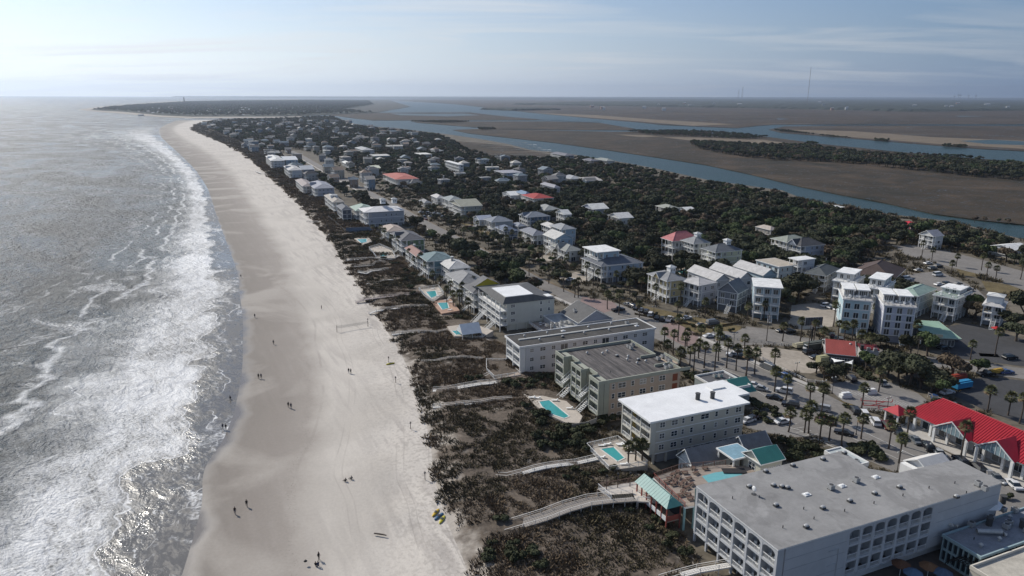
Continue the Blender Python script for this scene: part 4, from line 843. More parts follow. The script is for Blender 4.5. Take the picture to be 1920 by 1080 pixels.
for f in range(3): mb.box(13.4, 16.8, -1.2, -.01, .45 + f * fh, .6 + f * fh, WHITE); railing(mb, (13.4, -1.15), (16.8, -1.15), .6 + f * fh, WHITE, 1, .3); mb.box(28.2, 31.6, -1.2, -.01, .45 + f * fh, .6 + f * fh, WHITE); railing(mb, (28.2, -1.15), (31.6, -1.15), .6 + f * fh, WHITE, 1, .3)
b.part(mb, 'south_balconies')
mb = MB(); TERR = M('terrace_paving', (.42, .34, .28), .85, .15, .4); mb.prism([(-9, -1.5), (-.3, -1.5), (-.3, ly - 1), (-6, ly + 2), (-9, 5)], -.2, 1.3, WHITE, TERR)
for a, c in (((-9, -1.5), (-.3, -1.5)), ((-9, -1.5), (-9, 5)), ((-9, 5), (-6, ly + 2)), ((-6, ly + 2), (-.4, ly - .6))): railing(mb, a, c, 1.3, WHITE, 1.1, .28)
b.part(mb, 'terrace'); stairs(b, (-9, 2), (-13, 2.4), -.4, 1.3)
# condo with the white square on its roof
b = Bld('condo_block', (937, 571), (879, 545), (1041, 560), 12.0, label='condo with grey hip roof and a white square flat top, stairs to the beach', cat='condo block')
zt = b.ze; lx, ly = b.lx, b.ly; EW = M('pale_stucco', (.50, .50, .45), .8, .1, .2); mb = MB(); mb.box(3.0, lx, 0, ly, 2.4, zt, EW); b.part(mb, 'wall')
mb = MB(); mb.box(4, lx - .5, .6, ly - .5, 0, 2.4, EW); 
for i in range(6): mb.box(3.0 + i * (lx - 3.5) / 5, 3.5 + i * (lx - 3.5) / 5, .05, .5, 0, 2.4, EW)
b.part(mb, 'ground_floor')
gallery(b, 0, 3.0, 0, ly, 2.4, zt, (zt - 2.4) / 3, 3, 'w', WHITE, 4.5)
for f in range(3):
    for k in range(6): put_win(b.root, 2.999, ly * (k + .5) / 6, 2.45 + f * (zt - 2.4) / 3, 'w', 2.0, 2.0, 'door', 'balcony_door')
    for x, w in ((5.2, 1.7), (16.5, .9), (lx - 2.2, .9)): put_win(b.root, x, -.001, 3.3 + f * (zt - 2.4) / 3, 's', w, 1.3, 'twin' if w > 1 else 'sash')
ip = [b.lp(p, zt + 2.3) for p in ((944, 563), (1008, 555), (969.7, 534.5), (914, 542))]; x0 = (ip[0][0] + ip[3][0]) / 2; x1 = (ip[1][0] + ip[2][0]) / 2; y0 = (ip[0][1] + ip[1][1]) / 2; y1 = (ip[2][1] + ip[3][1]) / 2
E0, E1, G0, G1 = 1.0, lx + .4, -.5, ly + 3.5; x0 = max(x0, E0 + 1.5); x1 = min(x1, E1 - 1.5); y0 = max(y0, G0 + 1.2); y1 = min(y1, G1 - 2)
mb = MB(); gr = roofm((.11, .11, .11)); Z = zt + 2.2
o = [(E0, G0), (E1, G0), (E1, G1), (E0, G1)]; ii = [(x0, y0), (x1, y0), (x1, y1), (x0, y1)]
for i in range(4): j = (i + 1) % 4; mb.poly([(*o[i], zt), (*o[j], zt), (*ii[j], Z), (*ii[i], Z)], gr)
mb.poly([(*p, zt - .01) for p in o][::-1], WHITE); mb.poly([(*p, Z) for p in ii], gr); b.part(mb, 'roof')
mb = MB(); mb.prism([(p[0], p[1]) for p in ii], Z + .01, Z + .25, WHITE, ROOFW); b.part(mb, 'flat_roof'); mb = MB(); mb.box(lx - 5, lx - .5, .8, 4.2, zt + .02, zt + .8, WHITE); b.part(mb, 'roof_hatch')
stairs(b, (-.2, ly * .62), (-6.5, ly * .62 - 1.5), 0, 4.6, 1.8); stairs(b, (-.2, ly * .2), (-5.5, ly * .2 - 2), 0, 3.0, 1.8)
# patio restaurant and blue-gabled hall behind the inn
b = Bld('restaurant_hall', (1085, 606), (1050, 587), (1152, 600), 7.0, label='hall with dark roof and a blue-grey gable behind the white inn', cat='restaurant')
mb = MB(); wb = wallm((.24, .27, .33)); mb.box(0, b.lx, 0, b.ly, 0, b.ze, wb); b.part(mb, 'wall'); roof(b, 'gy', 0, b.lx, 0, b.ly, b.ze, 4.2, roofm((.09, .09, .09)), .4, wall=wb)
roof_kit(b, [(3, 9, 'b'), (4.2, 9.6, 'b'), (2.4, 7.4, 'b')], b.ze + 1.5)
b = Bld('flat_roofed_restaurant', (1030, 618), (985, 597), (1086, 611), 5.6, label='low restaurant with a light grey flat roof and railed patio', cat='restaurant')
mb = MB(); mb.box(5, b.lx, 0, b.ly, 0, b.ze, wallm((.4, .42, .44))); b.part(mb, 'wall'); roof(b, 'parapet', 5, b.lx, 0, b.ly, b.ze, .3, roofm((.38, .38, .36)), .2)
mb = MB(); mb.box(-1, 5, .2, b.ly, 1.6, 2.0, TERR); railing(mb, (-1, .2), (5, .2), 2.0, WHITE); railing(mb, (-1, .2), (-1, b.ly), 2.0, WHITE); mb.box(1, 1.2, 1, 1.2, 2, 5.6, WHITE).box(4.6, 4.8, 1, 1.2, 2, 5.6, WHITE)
for _ in range(7): x, y = random.uniform(0, 4.5), random.uniform(1, b.ly - 1); mb.cyl(x, y, 2.0, 2.75, .08, DARK, 6).cyl(x, y, 2.75, 2.8, .5, WHITE, 8)
b.part(mb, 'patio'); roof_kit(b, [(b.lx - 2 - i * 1.3, 2 + (i % 3) * 1.2, 'b') for i in range(8)], b.ze + .1)
# dark teal-gabled shop behind the white-roofed condo
b = Bld('beach_shop', (1352, 735), (1303, 707), (1402, 722), 6.5, label='low shop with dark parapet roof and a teal gable behind the white-roofed condo', cat='shop')
TEAL = M('teal_metal', (.05, .19, .17), .5, .15, .5); mb = MB(); mb.box(0, b.lx, 0, b.ly, 0, b.ze, wallm((.3, .34, .34))); b.part(mb, 'wall'); roof(b, 'parapet', 0, b.lx, 0, b.ly, b.ze, .6, roofm((.10, .10, .105)), .1)
roof_kit(b, [(5, 9, 'b'), (6.6, 8.6, 'b'), (8, 6, 'v'), (3, 6, 's')], b.ze + .1)
mb = MB(); mb.poly([(b.lx - 6, -1.5, b.ze - 1), (b.lx + 1, -1.5, b.ze - 1), (b.lx + 1, 3, b.ze + 1.8), (b.lx - 6, 3, b.ze + 1.8)], TEAL).poly([(b.lx - 6, 3, b.ze + 1.8), (b.lx + 1, 3, b.ze + 1.8), (b.lx + 1, 7.5, b.ze - .4), (b.lx - 6, 7.5, b.ze - .4)], TEAL).poly([(b.lx - 6, 7.5, b.ze - .4), (b.lx - 6, 3, b.ze + 1.8), (b.lx - 6, -1.5, b.ze - 1)], WHITE); b.part(mb, 'teal_gable')
# grey gabled sheds and the pool deck between the condo and the hotel
def shed(N_, L_, R_, ze, rise, wc, rc, kind, label, name='beach_pavilion', rs=None, open_=False, oh=.5):
    b = Bld(name, N_, L_, R_, ze, label=label, cat='pavilion'); w = wallm(wc); mb = MB()
    if open_:
        for x in (0, b.lx): 
            for y in (0, b.ly): mb = MB(); mb.box(x - .15, x + .15, y - .15, y + .15, 0, b.ze, WHITE); b.part(mb, 'post')
    else: mb.box(0, b.lx, 0, b.ly, 0, b.ze, w); b.part(mb, 'wall')
    roof(b, kind, 0, b.lx, 0, b.ly, b.ze, rise, rc, oh, wall=None if open_ else w)
    if not open_:
        for k in range(3): put_win(b.root, b.lx * (k + .5) / 3, -.001, max(.5, b.ze - 2.6), 's', 1.4, 1.4, 'twin')
        put_win(b.root, -.001, b.ly / 2, max(.5, b.ze - 2.6), 'w', 2, 1.8, 'twin')
    return b
SHG = roofm((.155, .16, .17))
shed((1299, 874.5), (1270, 856), (1395, 858), 5.6, 3.2, (.5, .52, .52), SHG, 'gx', 'long grey gabled pavilion beside the white-roofed condo, nearer the beach')
shed((1400, 848), (1374, 835), (1457, 846), 6.6, 3.0, (.5, .52, .52), SHG, 'gx', 'short grey gabled pavilion behind the teal-roofed one')
shed((1376, 862), (1356, 847), (1402, 859), 8.2, .5, (.5, .5, .5), roofm((.20, .33, .40)), 'flat', 'pale blue flat canopy on white posts over the hotel deck', 'deck_canopy', open_=True)
shed((1427, 870.5), (1400, 849), (1475, 866), 9.0, 2.2, (.5, .48, .40), TEAL, 'gx', 'cream pavilion with a teal metal gable roof beside the hotel')
DECKZ = 6.6; WOOD = M('weathered_deck', (.30, .25, .21), .85, .3, .5, stretch=(.3, 3, 1), fine=.2); PALE = M('pale_deck', (.55, .50, .44), .85, .12, .5)
dk = [(1225, 895), (1276, 878), (1360, 871), (1430, 878), (1398, 893), (1303, 914), (1302, 948), (1284, 951)]
c = P(*dk[0], 0); c.z = 0; droot = add('hotel_pool_deck', None, loc=c, label='raised pool and party deck between the hotel and the condo', cat='deck')
dl = [P(x, y, DECKZ) - c for x, y in dk]; mb = MB(); mb.prism([(p.x, p.y) for p in dl], DECKZ - .4, DECKZ, WHITE, WOOD); mb.build('deck_floor', droot)
for p in dl: mb = MB(); mb.box(p.x - .2, p.x + .2, p.y - .2, p.y + .2, 1.5, DECKZ - .41, M('aqua_paint', (.30, .48, .47), .6)); mb.build('post', droot)
for i in range(5):
    for j in range(3): p = dl[0].lerp(dl[3], i / 5).lerp(dl[5], j / 3 + .1); mb = MB(); mb.box(p.x - .2, p.x + .2, p.y - .2, p.y + .2, 1.5, DECKZ - .41, WHITE); mb.build('post', droot)
rl = MB(); RED = M('red_rail', (.26, .07, .055), .7); railing(rl, dl[-1], dl[0], DECKZ, RED, 1.1, .35); railing(rl, dl[0], dl[1], DECKZ, M('brown_rail', (.16, .10, .08), .7), 1.1, .35); railing(rl, dl[1], dl[2], DECKZ, M('brown_rail', (0, 0, 0)), 1.1, .35); rl.build('railing', droot)
pq = [P(x, y, DECKZ) - c for x, y in [(1316, 893), (1340, 886), (1388, 880), (1395, 885), (1388, 893), (1328, 905)]]
mb = MB(); mb.poly([(p.x, p.y, DECKZ + .02) for p in (pq if _ccw(pq) else pq[::-1])], M('shallow_pool', (.16, .40, .42), .08, .1, 1)); mb.build('pool_water', droot)
mb = MB(); a = P(1372, 884, DECKZ) - c; mb.box(a.x - 2, a.x + 3, a.y - 1, a.y + 1, DECKZ + .1, DECKZ + .25, DARK); mb.build('pool_cover', droot)
def deck_table(p, col, lab=None, grp=None):
    r = add('picnic_table', None, loc=p, rz=random.uniform(0, 1.5)); w = M('table_wood', (.13, .08, .06), .8, .2, 3)
    mb = MB(); mb.box(-.9, .9, -.4, .4, .70, .76, w); mb.build('table_top', r); mb = MB(); mb.box(-.9, .9, -.85, -.6, .4, .45, w).box(-.9, .9, .6, .85, .4, .45, w); mb.build('bench', r)
    mb = MB()
    for x in (-.7, .7): mb.box(x - .05, x + .05, -.8, .8, .34, .39, w).box(x - .05, x + .05, -.3, -.22, 0, .7, w).box(x - .05, x + .05, .22, .3, 0, .7, w)
    mb.build('table_frame', r); r['label'] = lab; r['category'] = 'table'; r['group'] = grp; return r
tb0 = None
for i, (x, y) in enumerate([(1262, 892), (1255, 899), (1272, 897), (1283, 905), (1266, 904), (1277, 911), (1292, 899), (1288, 916), (1271, 887), (1284, 888), (1296, 910), (1262, 910), (1250, 905), (1290, 929), (1281, 923), (1294, 937), (1276, 930), (1305, 889), (1300, 880), (1322, 880)]):
    p = P(x, y, DECKZ)
    if tb0 is None: t_ = tb0 = deck_table(p, None, 'x', 'tables on the hotel deck'); t_.scale = (.72,) * 3
    else: t_ = copy_tree(tb0); t_.location = p; t_.rotation_euler[2] = random.uniform(0, 1.5)
    later(t_, 'reddish wooden picnic table', (x, y))
# teal-roofed bar walk at the deck's beach edge
def teal_bar():
    a, b_, c_, d_ = (P(x, y, 6.8) for x, y in ((1195, 904), (1223.5, 897), (1272, 946.5), (1251, 952.5)))
    o = Vector((a.x, a.y, 1.5)); V = (d_ - a); V.z = 0; L = V.length; V.normalize(); w = (b_ - a).length; U = Vector((-V.y, V.x, 0))
    r = add('beach_bar', None, loc=o, rz=math.atan2(V.y, V.x), label='teal hip-roofed beach bar with red posts at the edge of the party deck', cat='bar')
    z = 5.3; D = w * .95; mb = MB(); A = [(-.4, -.4, z), (L + .4, -.4, z), (L + .4, D, z), (-.4, D, z)]; e, f = (-.3, D / 2, z + 1.5), (L - 1.6, D / 2, z + 1.5)
    mb.poly([A[0], A[1], f, e], TEALR := M('teal_roof', (.075, .22, .21), .45, .15, .5)).poly([A[2], A[3], e, f], TEALR).poly([A[1], A[2], f], TEALR).poly([A[3], A[0], e], TEALR).poly([A[3], A[2], A[1], A[0]], WHITE); mb.build('roof', r)
    mb = MB()
    for i in range(int(L / .8)): x = i * .8; mb.bar((x, -.4, z + .04), (x, D / 2 - .05, z + 1.5), .05, .05, TEALR)
    mb.build('roof_seams', r)
    n = 6
    for i in range(n + 1):
        for y in (0, D - .4): mb = MB(); mb.box(L * i / n - .12, L * i / n + .12, y - .12, y + .12, 0, z, RED); mb.build('post', r)
    mb = MB(); mb.box(0, L, .14, D - .6, 1.9, 2.2, WOOD).box(.1, L - .1, -.05, .03, 2.2, 3.2, WHITE).box(L - .03, L + .05, .1, D - .6, 2.2, 3.3, RED); mb.build('counter_wall', r)
    mb = MB(); mb.box(.1, L - .1, D - .55, D - .5, 2.2, z - .1, DARK); mb.build('back_wall', r)
teal_bar()
pl = [(1121, 915), (1196, 902), (1252, 936), (1246, 943), (1196, 940), (1185, 932), (1146, 936)]
c = P(*pl[0], 0); c.z = 0; proot = add('beach_landing', None, loc=c, label='pale beach landing with three lamp posts at the top of the long ramp', cat='deck'); PLZ = 4.6
pp = [P(x, y, PLZ) - c for x, y in pl]; mb = MB(); mb.prism([(p.x, p.y) for p in pp], PLZ - .3, PLZ, PALE); mb.build('floor', proot)
rl = MB(); railing(rl, pp[0], pp[-1], PLZ, WHITE, 1.1, .3); railing(rl, pp[0], pp[1], PLZ, M('brown_rail', (0, 0, 0)), 1.1, .35); railing(rl, pp[3], pp[4], PLZ, WHITE, 1.1, .3); rl.build('railing', proot)
for p in pp: mb = MB(); mb.box(p.x - .15, p.x + .15, p.y - .15, p.y + .15, 1, PLZ - .31, WOOD); mb.build('post', proot)
for x, y in ((1137, 918), (1158, 914), (1181, 912)):
    p = P(x, y, PLZ); mb = MB(); mb.cyl(0, 0, 0, 3.0, .09, M('brown_post', (.10, .07, .06), .7), 6).box(-.2, .2, -.2, .2, 3.0, 3.4, DARK); o = mb.build('lamp_post', loc=p, cat='lamp post', group='lamp posts on the beach landing'); o['label'] = '%s of three brown lamp posts on the pale beach landing' % ('leftmost' if x < 1140 else 'middle' if x < 1160 else 'rightmost')
# glass-walled restaurant below the hotel (bottom right)
b = Bld('glass_restaurant', (1838, 1046), (1771, 1004), 24, 6.6, label='glass-walled restaurant with ducts on its grey roof at the bottom right', cat='restaurant')
mb = MB(); FR = M('aqua_frame', (.30, .40, .42), .6); mb.box(.35, b.lx, .3, b.ly, 0, b.ze, GLASS); b.part(mb, 'glass_wall')
for i in range(8): mb = MB(); mb.box(0, .34, i * (b.ly - .2) / 7, i * (b.ly - .2) / 7 + .2, 0, b.ze, FR); b.part(mb, 'mullion')
for z in (0, 2.4, b.ze - .4): mb = MB(); mb.box(.02, .32, .21, b.ly - .01, z, z + .35, FR); b.part(mb, 'transom')
for i in range(7): mb = MB(); mb.box(.6 + i * 3, .8 + i * 3, .05, .29, 0, b.ze, FR); b.part(mb, 'mullion')
roof(b, 'parapet', -.2, b.lx, -.2, b.ly, b.ze, .45, roofm((.24, .25, .27)), .1, fascia=FR)
GALV = M('galvanised', (0, 0, 0)); mb = MB(); mb.tube([(6, 5, b.ze + .8), (10, 3, b.ze + .8), (10.5, 2.5, b.ze + .3)], .45, GALV, 8); b.part(mb, 'duct')
mb = MB(); mb.tube([(5 + 2 * math.cos(a), 9 + 2 * math.sin(a), b.ze + .9) for a in np.linspace(.3, 4.2, 9)], .35, M('cream_duct', (.5, .48, .44), .6), 8); b.part(mb, 'curved_duct')
roof_kit(b, [(3, 2, 'v'), (4, 4, 'p'), (7.5, 7, 'b'), (12, 9, 'b'), (14, 10.5, 'b'), (8, 2, 'v'), (18, 8, 'b'), (20, 7, 'b'), (21, 10, 'S'), (15, 1.5, 'b'), (5.5, 12, 's'), (11, 6, 'S'), (13, 4, 'b'), (14.6, 4.6, 'b'), (13, 7, 'b'), (16, 3, 'S'), (17, 6, 'v'), (19, 4, 'b'), (9, 12, 's')], b.ze + .1)
mb = MB(); mb.cyl(16, 11, 2, b.ze + 1.2, .08, WHITE); mb.cyl(16, 11, b.ze + 1.2, b.ze + 4.0, 3.6, M('tent_white', (.72, .72, .70), .6), 8, .1); mb.build('tent_roof', b.root)
mb = MB(); LAT = M('black_lattice', (.025, .025, .025), .6)
dome = add('black_lattice_shade', None, loc=P(1838, 1066, 3), rz=R(UZ), label='curved black lattice shade in front of the glass-walled restaurant', cat='shade')
for i in range(15):
    x = -5 + i * .7; mb.tube([(x, 3.2 * math.cos(a), 2.4 * math.sin(a)) for a in np.linspace(0, math.pi, 7)], .07, LAT, 4)
for a in np.linspace(.2, 2.9, 16): mb.tube([(-5, 3.2 * math.cos(a), 2.4 * math.sin(a)), (5, 3.2 * math.cos(a), 2.4 * math.sin(a))], .07, LAT, 4)
mb.build('lattice', dome)
cw = Bld('cream_parapet_wall', (1862, 1092), (1856, 1068), 26, 6.2, label='cream parapet roof cut off by the bottom right corner', cat='building', z0=1.5)
mb = MB(); mb.box(0, 26, -6, 4, 0, cw.ze, CREAM); cw.part(mb, 'wall'); roof(cw, 'parapet', 0, 26, -6, 4, cw.ze, .6, roofm((.45, .42, .36)), .1, fascia=M('cream_trim', (.62, .58, .50), .7))
for i, (x, y, c_, cn) in enumerate(((1742, 1062, (.19, .10, .05), 'brown'), (1712, 1074, (.10, .16, .24), 'navy'), (1768, 1074, (.08, .12, .18), 'dark blue'), (1690, 1058, (.14, .07, .04), 'rust'))):
    p = P(x, y, 4.0); mb = MB(); um = M('parasol_%d' % i, c_, .8, .1, 1); mb.cyl(0, 0, -2.4, .1, .05, WHITE, 6).cyl(0, 0, 0, .8, 1.7, um, 8, .06); mb.build('patio_parasol', loc=p, label=cn + ' patio parasol in the shade below the hotel balconies', cat='parasol')
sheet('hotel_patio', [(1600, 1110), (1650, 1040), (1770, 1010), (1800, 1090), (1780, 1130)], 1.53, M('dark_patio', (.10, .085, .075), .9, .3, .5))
# ------------------------------------------------------------------ shopping row, restaurants, stores across the street
REDR = M('red_metal_roof', (.40, .022, .035), .5, .16, .25, fine=.06, stain=.15)
o = P(1827, 846, 5.5); b = Bld('shopping_row', (1827, 846), 60, 17, 5.5, label='long shopping row with a bright red ribbed metal roof and two glass gables', cat='shop')
p0 = b.lp((1690, 771), b.ze); pe = b.lp((1935, 880), b.ze); x0 = b.lp((1812, 823), b.ze)[0] * .5 + b.lp((1740, 790), b.ze)[0] * .5; y1 = p0[1]; y0 = -22; x1 = x0 + 17; rise = 3.7; xm = (x0 + x1) / 2
FOOT[-1] = (*(b.o + b.U * xm + b.V * (y0 + y1) / 2).xy, b.U, b.V, 11, (y1 - y0) / 2 + 2, 9)
mb = MB(); mb.box(x0 + 3, x1 - .5, y0, y1 - 3, 0, b.ze, wallm((.5, .5, .5))); b.part(mb, 'wall'); mb = MB()
n = int((y1 - 3 - y0) / 4.5)
for i in range(n + 1): yy = y0 + i * (y1 - 3 - y0) / n; mb.box(x0 + .5, x0 + 1.1, yy - .3, yy + .3, 0, b.ze, WHITE)
mb.box(x0 + .5, x0 + 1.1, y0, y1 - 3, b.ze - .6, b.ze - .005, WHITE); b.part(mb, 'columns')
for i in range(n): put_win(b.root, x0 + 2.99, y0 + (i + .5) * (y1 - 3 - y0) / n, .2, 'w', 3.4, 2.8, 'door', 'shop_window')
mb = MB(); mb.box(x0 - 2.5, x0 + 3, y0, y1, -.1, .12, M('concrete_walk', (.42, .40, .37), .9, .1, .4)); b.part(mb, 'walkway')
mb = MB(); zt = b.ze; mb.poly([(x0, y0, zt), (x0, y1, zt), (xm, y1 - 4, zt + rise), (xm, y0, zt + rise)][::-1], REDR).poly([(x1, y0, zt), (x1, y1, zt), (xm, y1 - 4, zt + rise), (xm, y0, zt + rise)], REDR).poly([(x0, y1, zt), (x1, y1, zt), (xm, y1 - 4, zt + rise)][::-1], REDR).poly([(x0, y0, zt - .02), (x1, y0, zt - .02), (x1, y1, zt - .02), (x0, y1, zt - .02)][::-1], WHITE)
b.part(mb, 'roof'); mb = MB(); n = int((y1 - y0) / .62)
for i in range(n):
    yy = y0 + i * .62; tp = min(1, (y1 - yy) / 4); 
    for xa, xb in ((x0, xm), (x1, xm)): mb.bar((xa, yy, zt + .13), (xa + (xb - xa) * tp, yy, zt + .13 + rise * tp), .08, .10, REDR)
b.part(mb, 'roof_ribs', kind='stuff'); mb = MB(); mb.tube([(xm, y0, zt + rise), (xm, y1 - 4, zt + rise)], .14, REDR, 6); b.part(mb, 'ridge')
for (gx_, gy_) in ((1787, 790), (1870, 826)):
    yy = b.lp((gx_, gy_), zt + 3.0)[1] - .5; mb = MB(); w = 4.6; xr = x0 + 5.4; rr = 3.4
    mb.poly([(x0 - 1.5, yy - w, zt + .15), (xr, yy - w * .0, zt + rr), (x0 - 1.5, yy, zt + rr)], REDR).poly([(x0 - 1.5, yy + w, zt + .15), (x0 - 1.5, yy, zt + rr), (xr, yy, zt + rr)], REDR)
    mb.poly([(x0 - 1.5, yy - w, zt + .15), (x0 + .2, yy - w, zt + .15), (xr, yy, zt + rr)], REDR).poly([(x0 + .2, yy + w, zt + .15), (x0 - 1.5, yy + w, zt + .15), (xr, yy, zt + rr)], REDR)
    dm = b.part(mb, 'gable_roof'); mb = MB(); mb.poly([(x0 - 1.2, yy - w + .4, zt - .1), (x0 - 1.2, yy, zt + rr - .35), (x0 - 1.2, yy + w - .4, zt - .1)][::-1], M('gable_glass', (.22, .30, .33), .25, .2, 1))
    for k in range(-3, 4): mb.box(x0 - 1.26, x0 - 1.205, yy + k * 1.1 - .05, yy + k * 1.1 + .05, zt - .1, zt + rr - .4 - abs(k) * .85, WHITE)
    mb.bar((x0 - 1.55, yy - w, zt + .2), (x0 - 1.55, yy, zt + rr + .05), .12, .3, WHITE).bar((x0 - 1.55, yy, zt + rr + .05), (x0 - 1.55, yy + w, zt + .2), .12, .3, WHITE)
    for s in (-1, 1): mb.box(x0 - 1.5, x0 - .9, yy + s * (w - .5) - .3, yy + s * (w - .5) + .3, 0, zt, WHITE)
    mb.build('glass_gable', b.root)
kp = P(1682, 772, 4.5); ki = add('red_kiosk', None, loc=(kp.x, kp.y, 1.5), rz=R(UZ), label='little red pyramid-roofed porch at the end of the red shopping row', cat='kiosk')
for x, y in ((-1.8, -1.8), (1.8, -1.8), (1.8, 1.8), (-1.8, 1.8)): mb = MB(); mb.box(x - .2, x + .2, y - .2, y + .2, 0, 3.2, WHITE); mb.build('post', ki); mb = MB(); c4 = [(-2.5, -2.5, 3.2), (2.5, -2.5, 3.2), (2.5, 2.5, 3.2), (-2.5, 2.5, 3.2)]
for i in range(4): mb.poly([c4[i], c4[(i + 1) % 4], (0, 0, 5)], REDR)
mb.poly(c4[::-1], WHITE); mb.build('roof', ki)
b = Bld('red_roofed_restaurant', (1602, 668), (1552, 668), 10, 4.6, -72, label='small restaurant with a faded red gable roof behind the sandy lot', cat='restaurant')
FR_ = M('faded_red_roof', (.36, .085, .07), .7, .15, .3, fine=.1); wr = wallm((.13, .12, .12)); mb = MB(); mb.box(0, b.lx, 0, b.ly, 0, b.ze, wr); b.part(mb, 'wall'); roof(b, 'gy', 0, b.lx, 0, b.ly, b.ze, 3.4, FR_, .5, wall=wr)
roof_kit(b, [(5, 2.5, 'v'), (4, 1, 'v'), (6, 9, 'h')], b.ze + 2.2)
for k in range(5): put_win(b.root, -.001, 1.2 + k * b.ly / 5.2, .7, 'w', 1.6, 1.4, 'twin')
b2 = Bld('red_shed_annex', (1648, 660), (1622, 660), 6, 5.0, -75, label='dark red flat-roofed annex with white equipment behind the red restaurant', cat='shed'); mb = MB(); mb.box(0, b2.lx, 0, b2.ly, 0, b2.ze, wallm((.45, .45, .45))); b2.part(mb, 'wall'); roof(b2, 'flat', 1.5, b2.lx, 0, b2.ly, b2.ze, 0, M('maroon_roof', (.13, .02, .025), .6), .4, fascia=M('maroon_roof', (0, 0, 0)))
roof_kit(b2, [(.6, 1, 'b'), (.6, 3, 'b'), (.7, 5, 'S')], b2.ze)
for i, q in enumerate((((1558, 671), (1584, 676), (1564, 679)), ((1583, 679), (1600, 675), (1598, 683)))):
    ps = [P(x, y, 4.2 + (j == 1) * .8) for j, (x, y) in enumerate(q)]; c = ps[0].copy(); mb = MB(); v = [p - c for p in ps]; mid = sum(v, Vector()) / 3
    for j in range(3): a, d = v[j], v[(j + 1) % 3]; m_ = ((a + d) / 2).lerp(mid, .22); m_.z -= .1; mb.poly([a, m_, mid], WHITE).poly([m_, d, mid], WHITE)
    for p in v: mb.cyl(p.x, p.y, 1.5 - c.z, p.z, .07, GALV, 6)
    mb.build('shade_sail', loc=c, label=('larger' if i == 0 else 'smaller') + ' white triangular shade sail in front of the red-roofed restaurant', cat='shade sail')
b = Bld('green_roofed_store', (1799, 636), (1736, 629), 19, 5.2, -80, label='store with a wide pale green flat roof and sign board', cat='store'); mb = MB(); mb.box(1.5, b.lx, .8, b.ly, 0, b.ze, wallm((.18, .18, .18))); b.part(mb, 'wall'); roof(b, 'flat', 0, b.lx, 0, b.ly, b.ze, 0, M('pale_green_roof', (.24, .36, .27), .7, .25, .15), .5, fascia=M('pale_green_trim', (.40, .50, .42), .7))
mb = MB(); mb.box(-.3, .1, b.ly * .55, b.ly * .95, b.ze + .4, b.ze + 1.3, M('cream_sign', (.52, .46, .33), .7)); b.part(mb, 'sign_board')
for k in range(4): put_win(b.root, 1.499, 1.8 + k * (b.ly - 1) / 4, .5, 'w', 2.2, 2.2, 'door', 'shop_window')
b = Bld('brown_hall', (1672, 526), (1608, 506), (1748, 512), 5.0, -52, label='wide low hall with a brown hip roof beside the car park', cat='hall'); mb = MB(); mb.box(.6, b.lx - .6, .6, b.ly - .6, 0, b.ze, wallm((.2, .16, .13))); b.part(mb, 'wall'); roof(b, 'hip', 0, b.lx, 0, b.ly, b.ze, 5.0, roofm((.085, .06, .052)), .8)
# ------------------------------------------------------------------ houses, one entry each
WH = (.60, .60, .58); GY = (.32, .33, .35); CR = (.55, .50, .38); YE = (.55, .45, .24); LB = (.36, .46, .53); PB = (.42, .47, .54); TE = (.16, .26, .29); NV = (.10, .14, .21); LV = (.43, .44, .52); GN = (.16, .22, .12); BE = (.45, .40, .32)
rG = (.24, .245, .25); rL = (.46, .45, .44); rD = (.075, .075, .078); rW = (.68, .68, .66); rC = (.42, .37, .30); rT = (.15, .21, .22); rGr = (.22, .31, .25); rR = (.34, .05, .045); rP = (.42, .15, .15)
house((1251, 528), (1213, 514), (1279, 521), 11, YE, rG, 'hip', 2.4, label='yellow three-storey house with grey hip roof and tall white bay', ext=both(gable_front(4.5, 2.4), cupola(.7, .5)), porch=1.8)
house((1311, 536), (1273, 526), (1333, 527), 10.5, (.50, .50, .52), rL, 'hip', 1.8, -33, label='white-grey house with big window bays above dark pilings', porch=1.6)
house((1383, 551), (1342, 547), (1397, 541), 9.5, (.19, .20, .22), (.17, .18, .19), 'gx', 4.2, -51, label='slate grey gabled house with white-framed windows to the street', porch=0)
b_ = house((1465, 541), (1417, 540), 13, 14.5, (.30, .40, .46), rW, 'flat', 0, -75, label='blue house with four glass-fronted balcony levels and a white flat roof', porch=2.2, oh=.7)
house((1342, 527), (1296, 508), (1364, 523), 9.5, (.52, .52, .52), rL, 'gy', 2.8, label='first long light-roofed townhouse block, nearest the yellow house', porch=0, pil=1.5)
house((1388, 522.5), (1338, 503), (1407, 519), 10.5, (.54, .53, .52), rL, 'gy', 2.8, label='middle of the three long light-roofed townhouse blocks', porch=0, pil=1.5)
house((1431, 517), (1382, 499), (1452, 513), 10.5, (.42, .52, .56), rL, 'gy', 2.8, label='last long light-roofed townhouse block with a pale blue gable end', porch=0, pil=1.5)
house((1262, 453), (1234, 447), (1306, 447), 11.5, (.62, .61, .58), rP, 'hip', 4.0, label='white villa with a pink hip roof and stacked round porches', porch=4)
house((1301, 458), (1277, 451), (1330, 455), 12, (.60, .59, .56), rG, 'hip', 3, label='white triple-decked villa with dormered grey roof, middle of its row', porch=3.5, ext=cupola(.6, .5))
house((1342, 474), (1315, 466), (1393, 470), 12, (.50, .50, .36), (.13, .14, .15), 'hip', 3, label='pale olive villa with white triple-decked porch, front of its row', porch=3.5, ext=cupola(.7, .5))
house((1476, 455), (1452, 447), (1512, 449), 10, CR, (.26, .28, .24), 'hip', 2.6, label='cream house with olive hip roof left of the dark-hipped one', porch=2.5)
house((1502, 463), (1472, 455), (1543, 458), 9.5, (.45, .50, .58), rD, 'hip', 3.4, label='pale blue house with a big black hip roof and white gabled front', porch=3, ext=gable_front(7, 3.2))
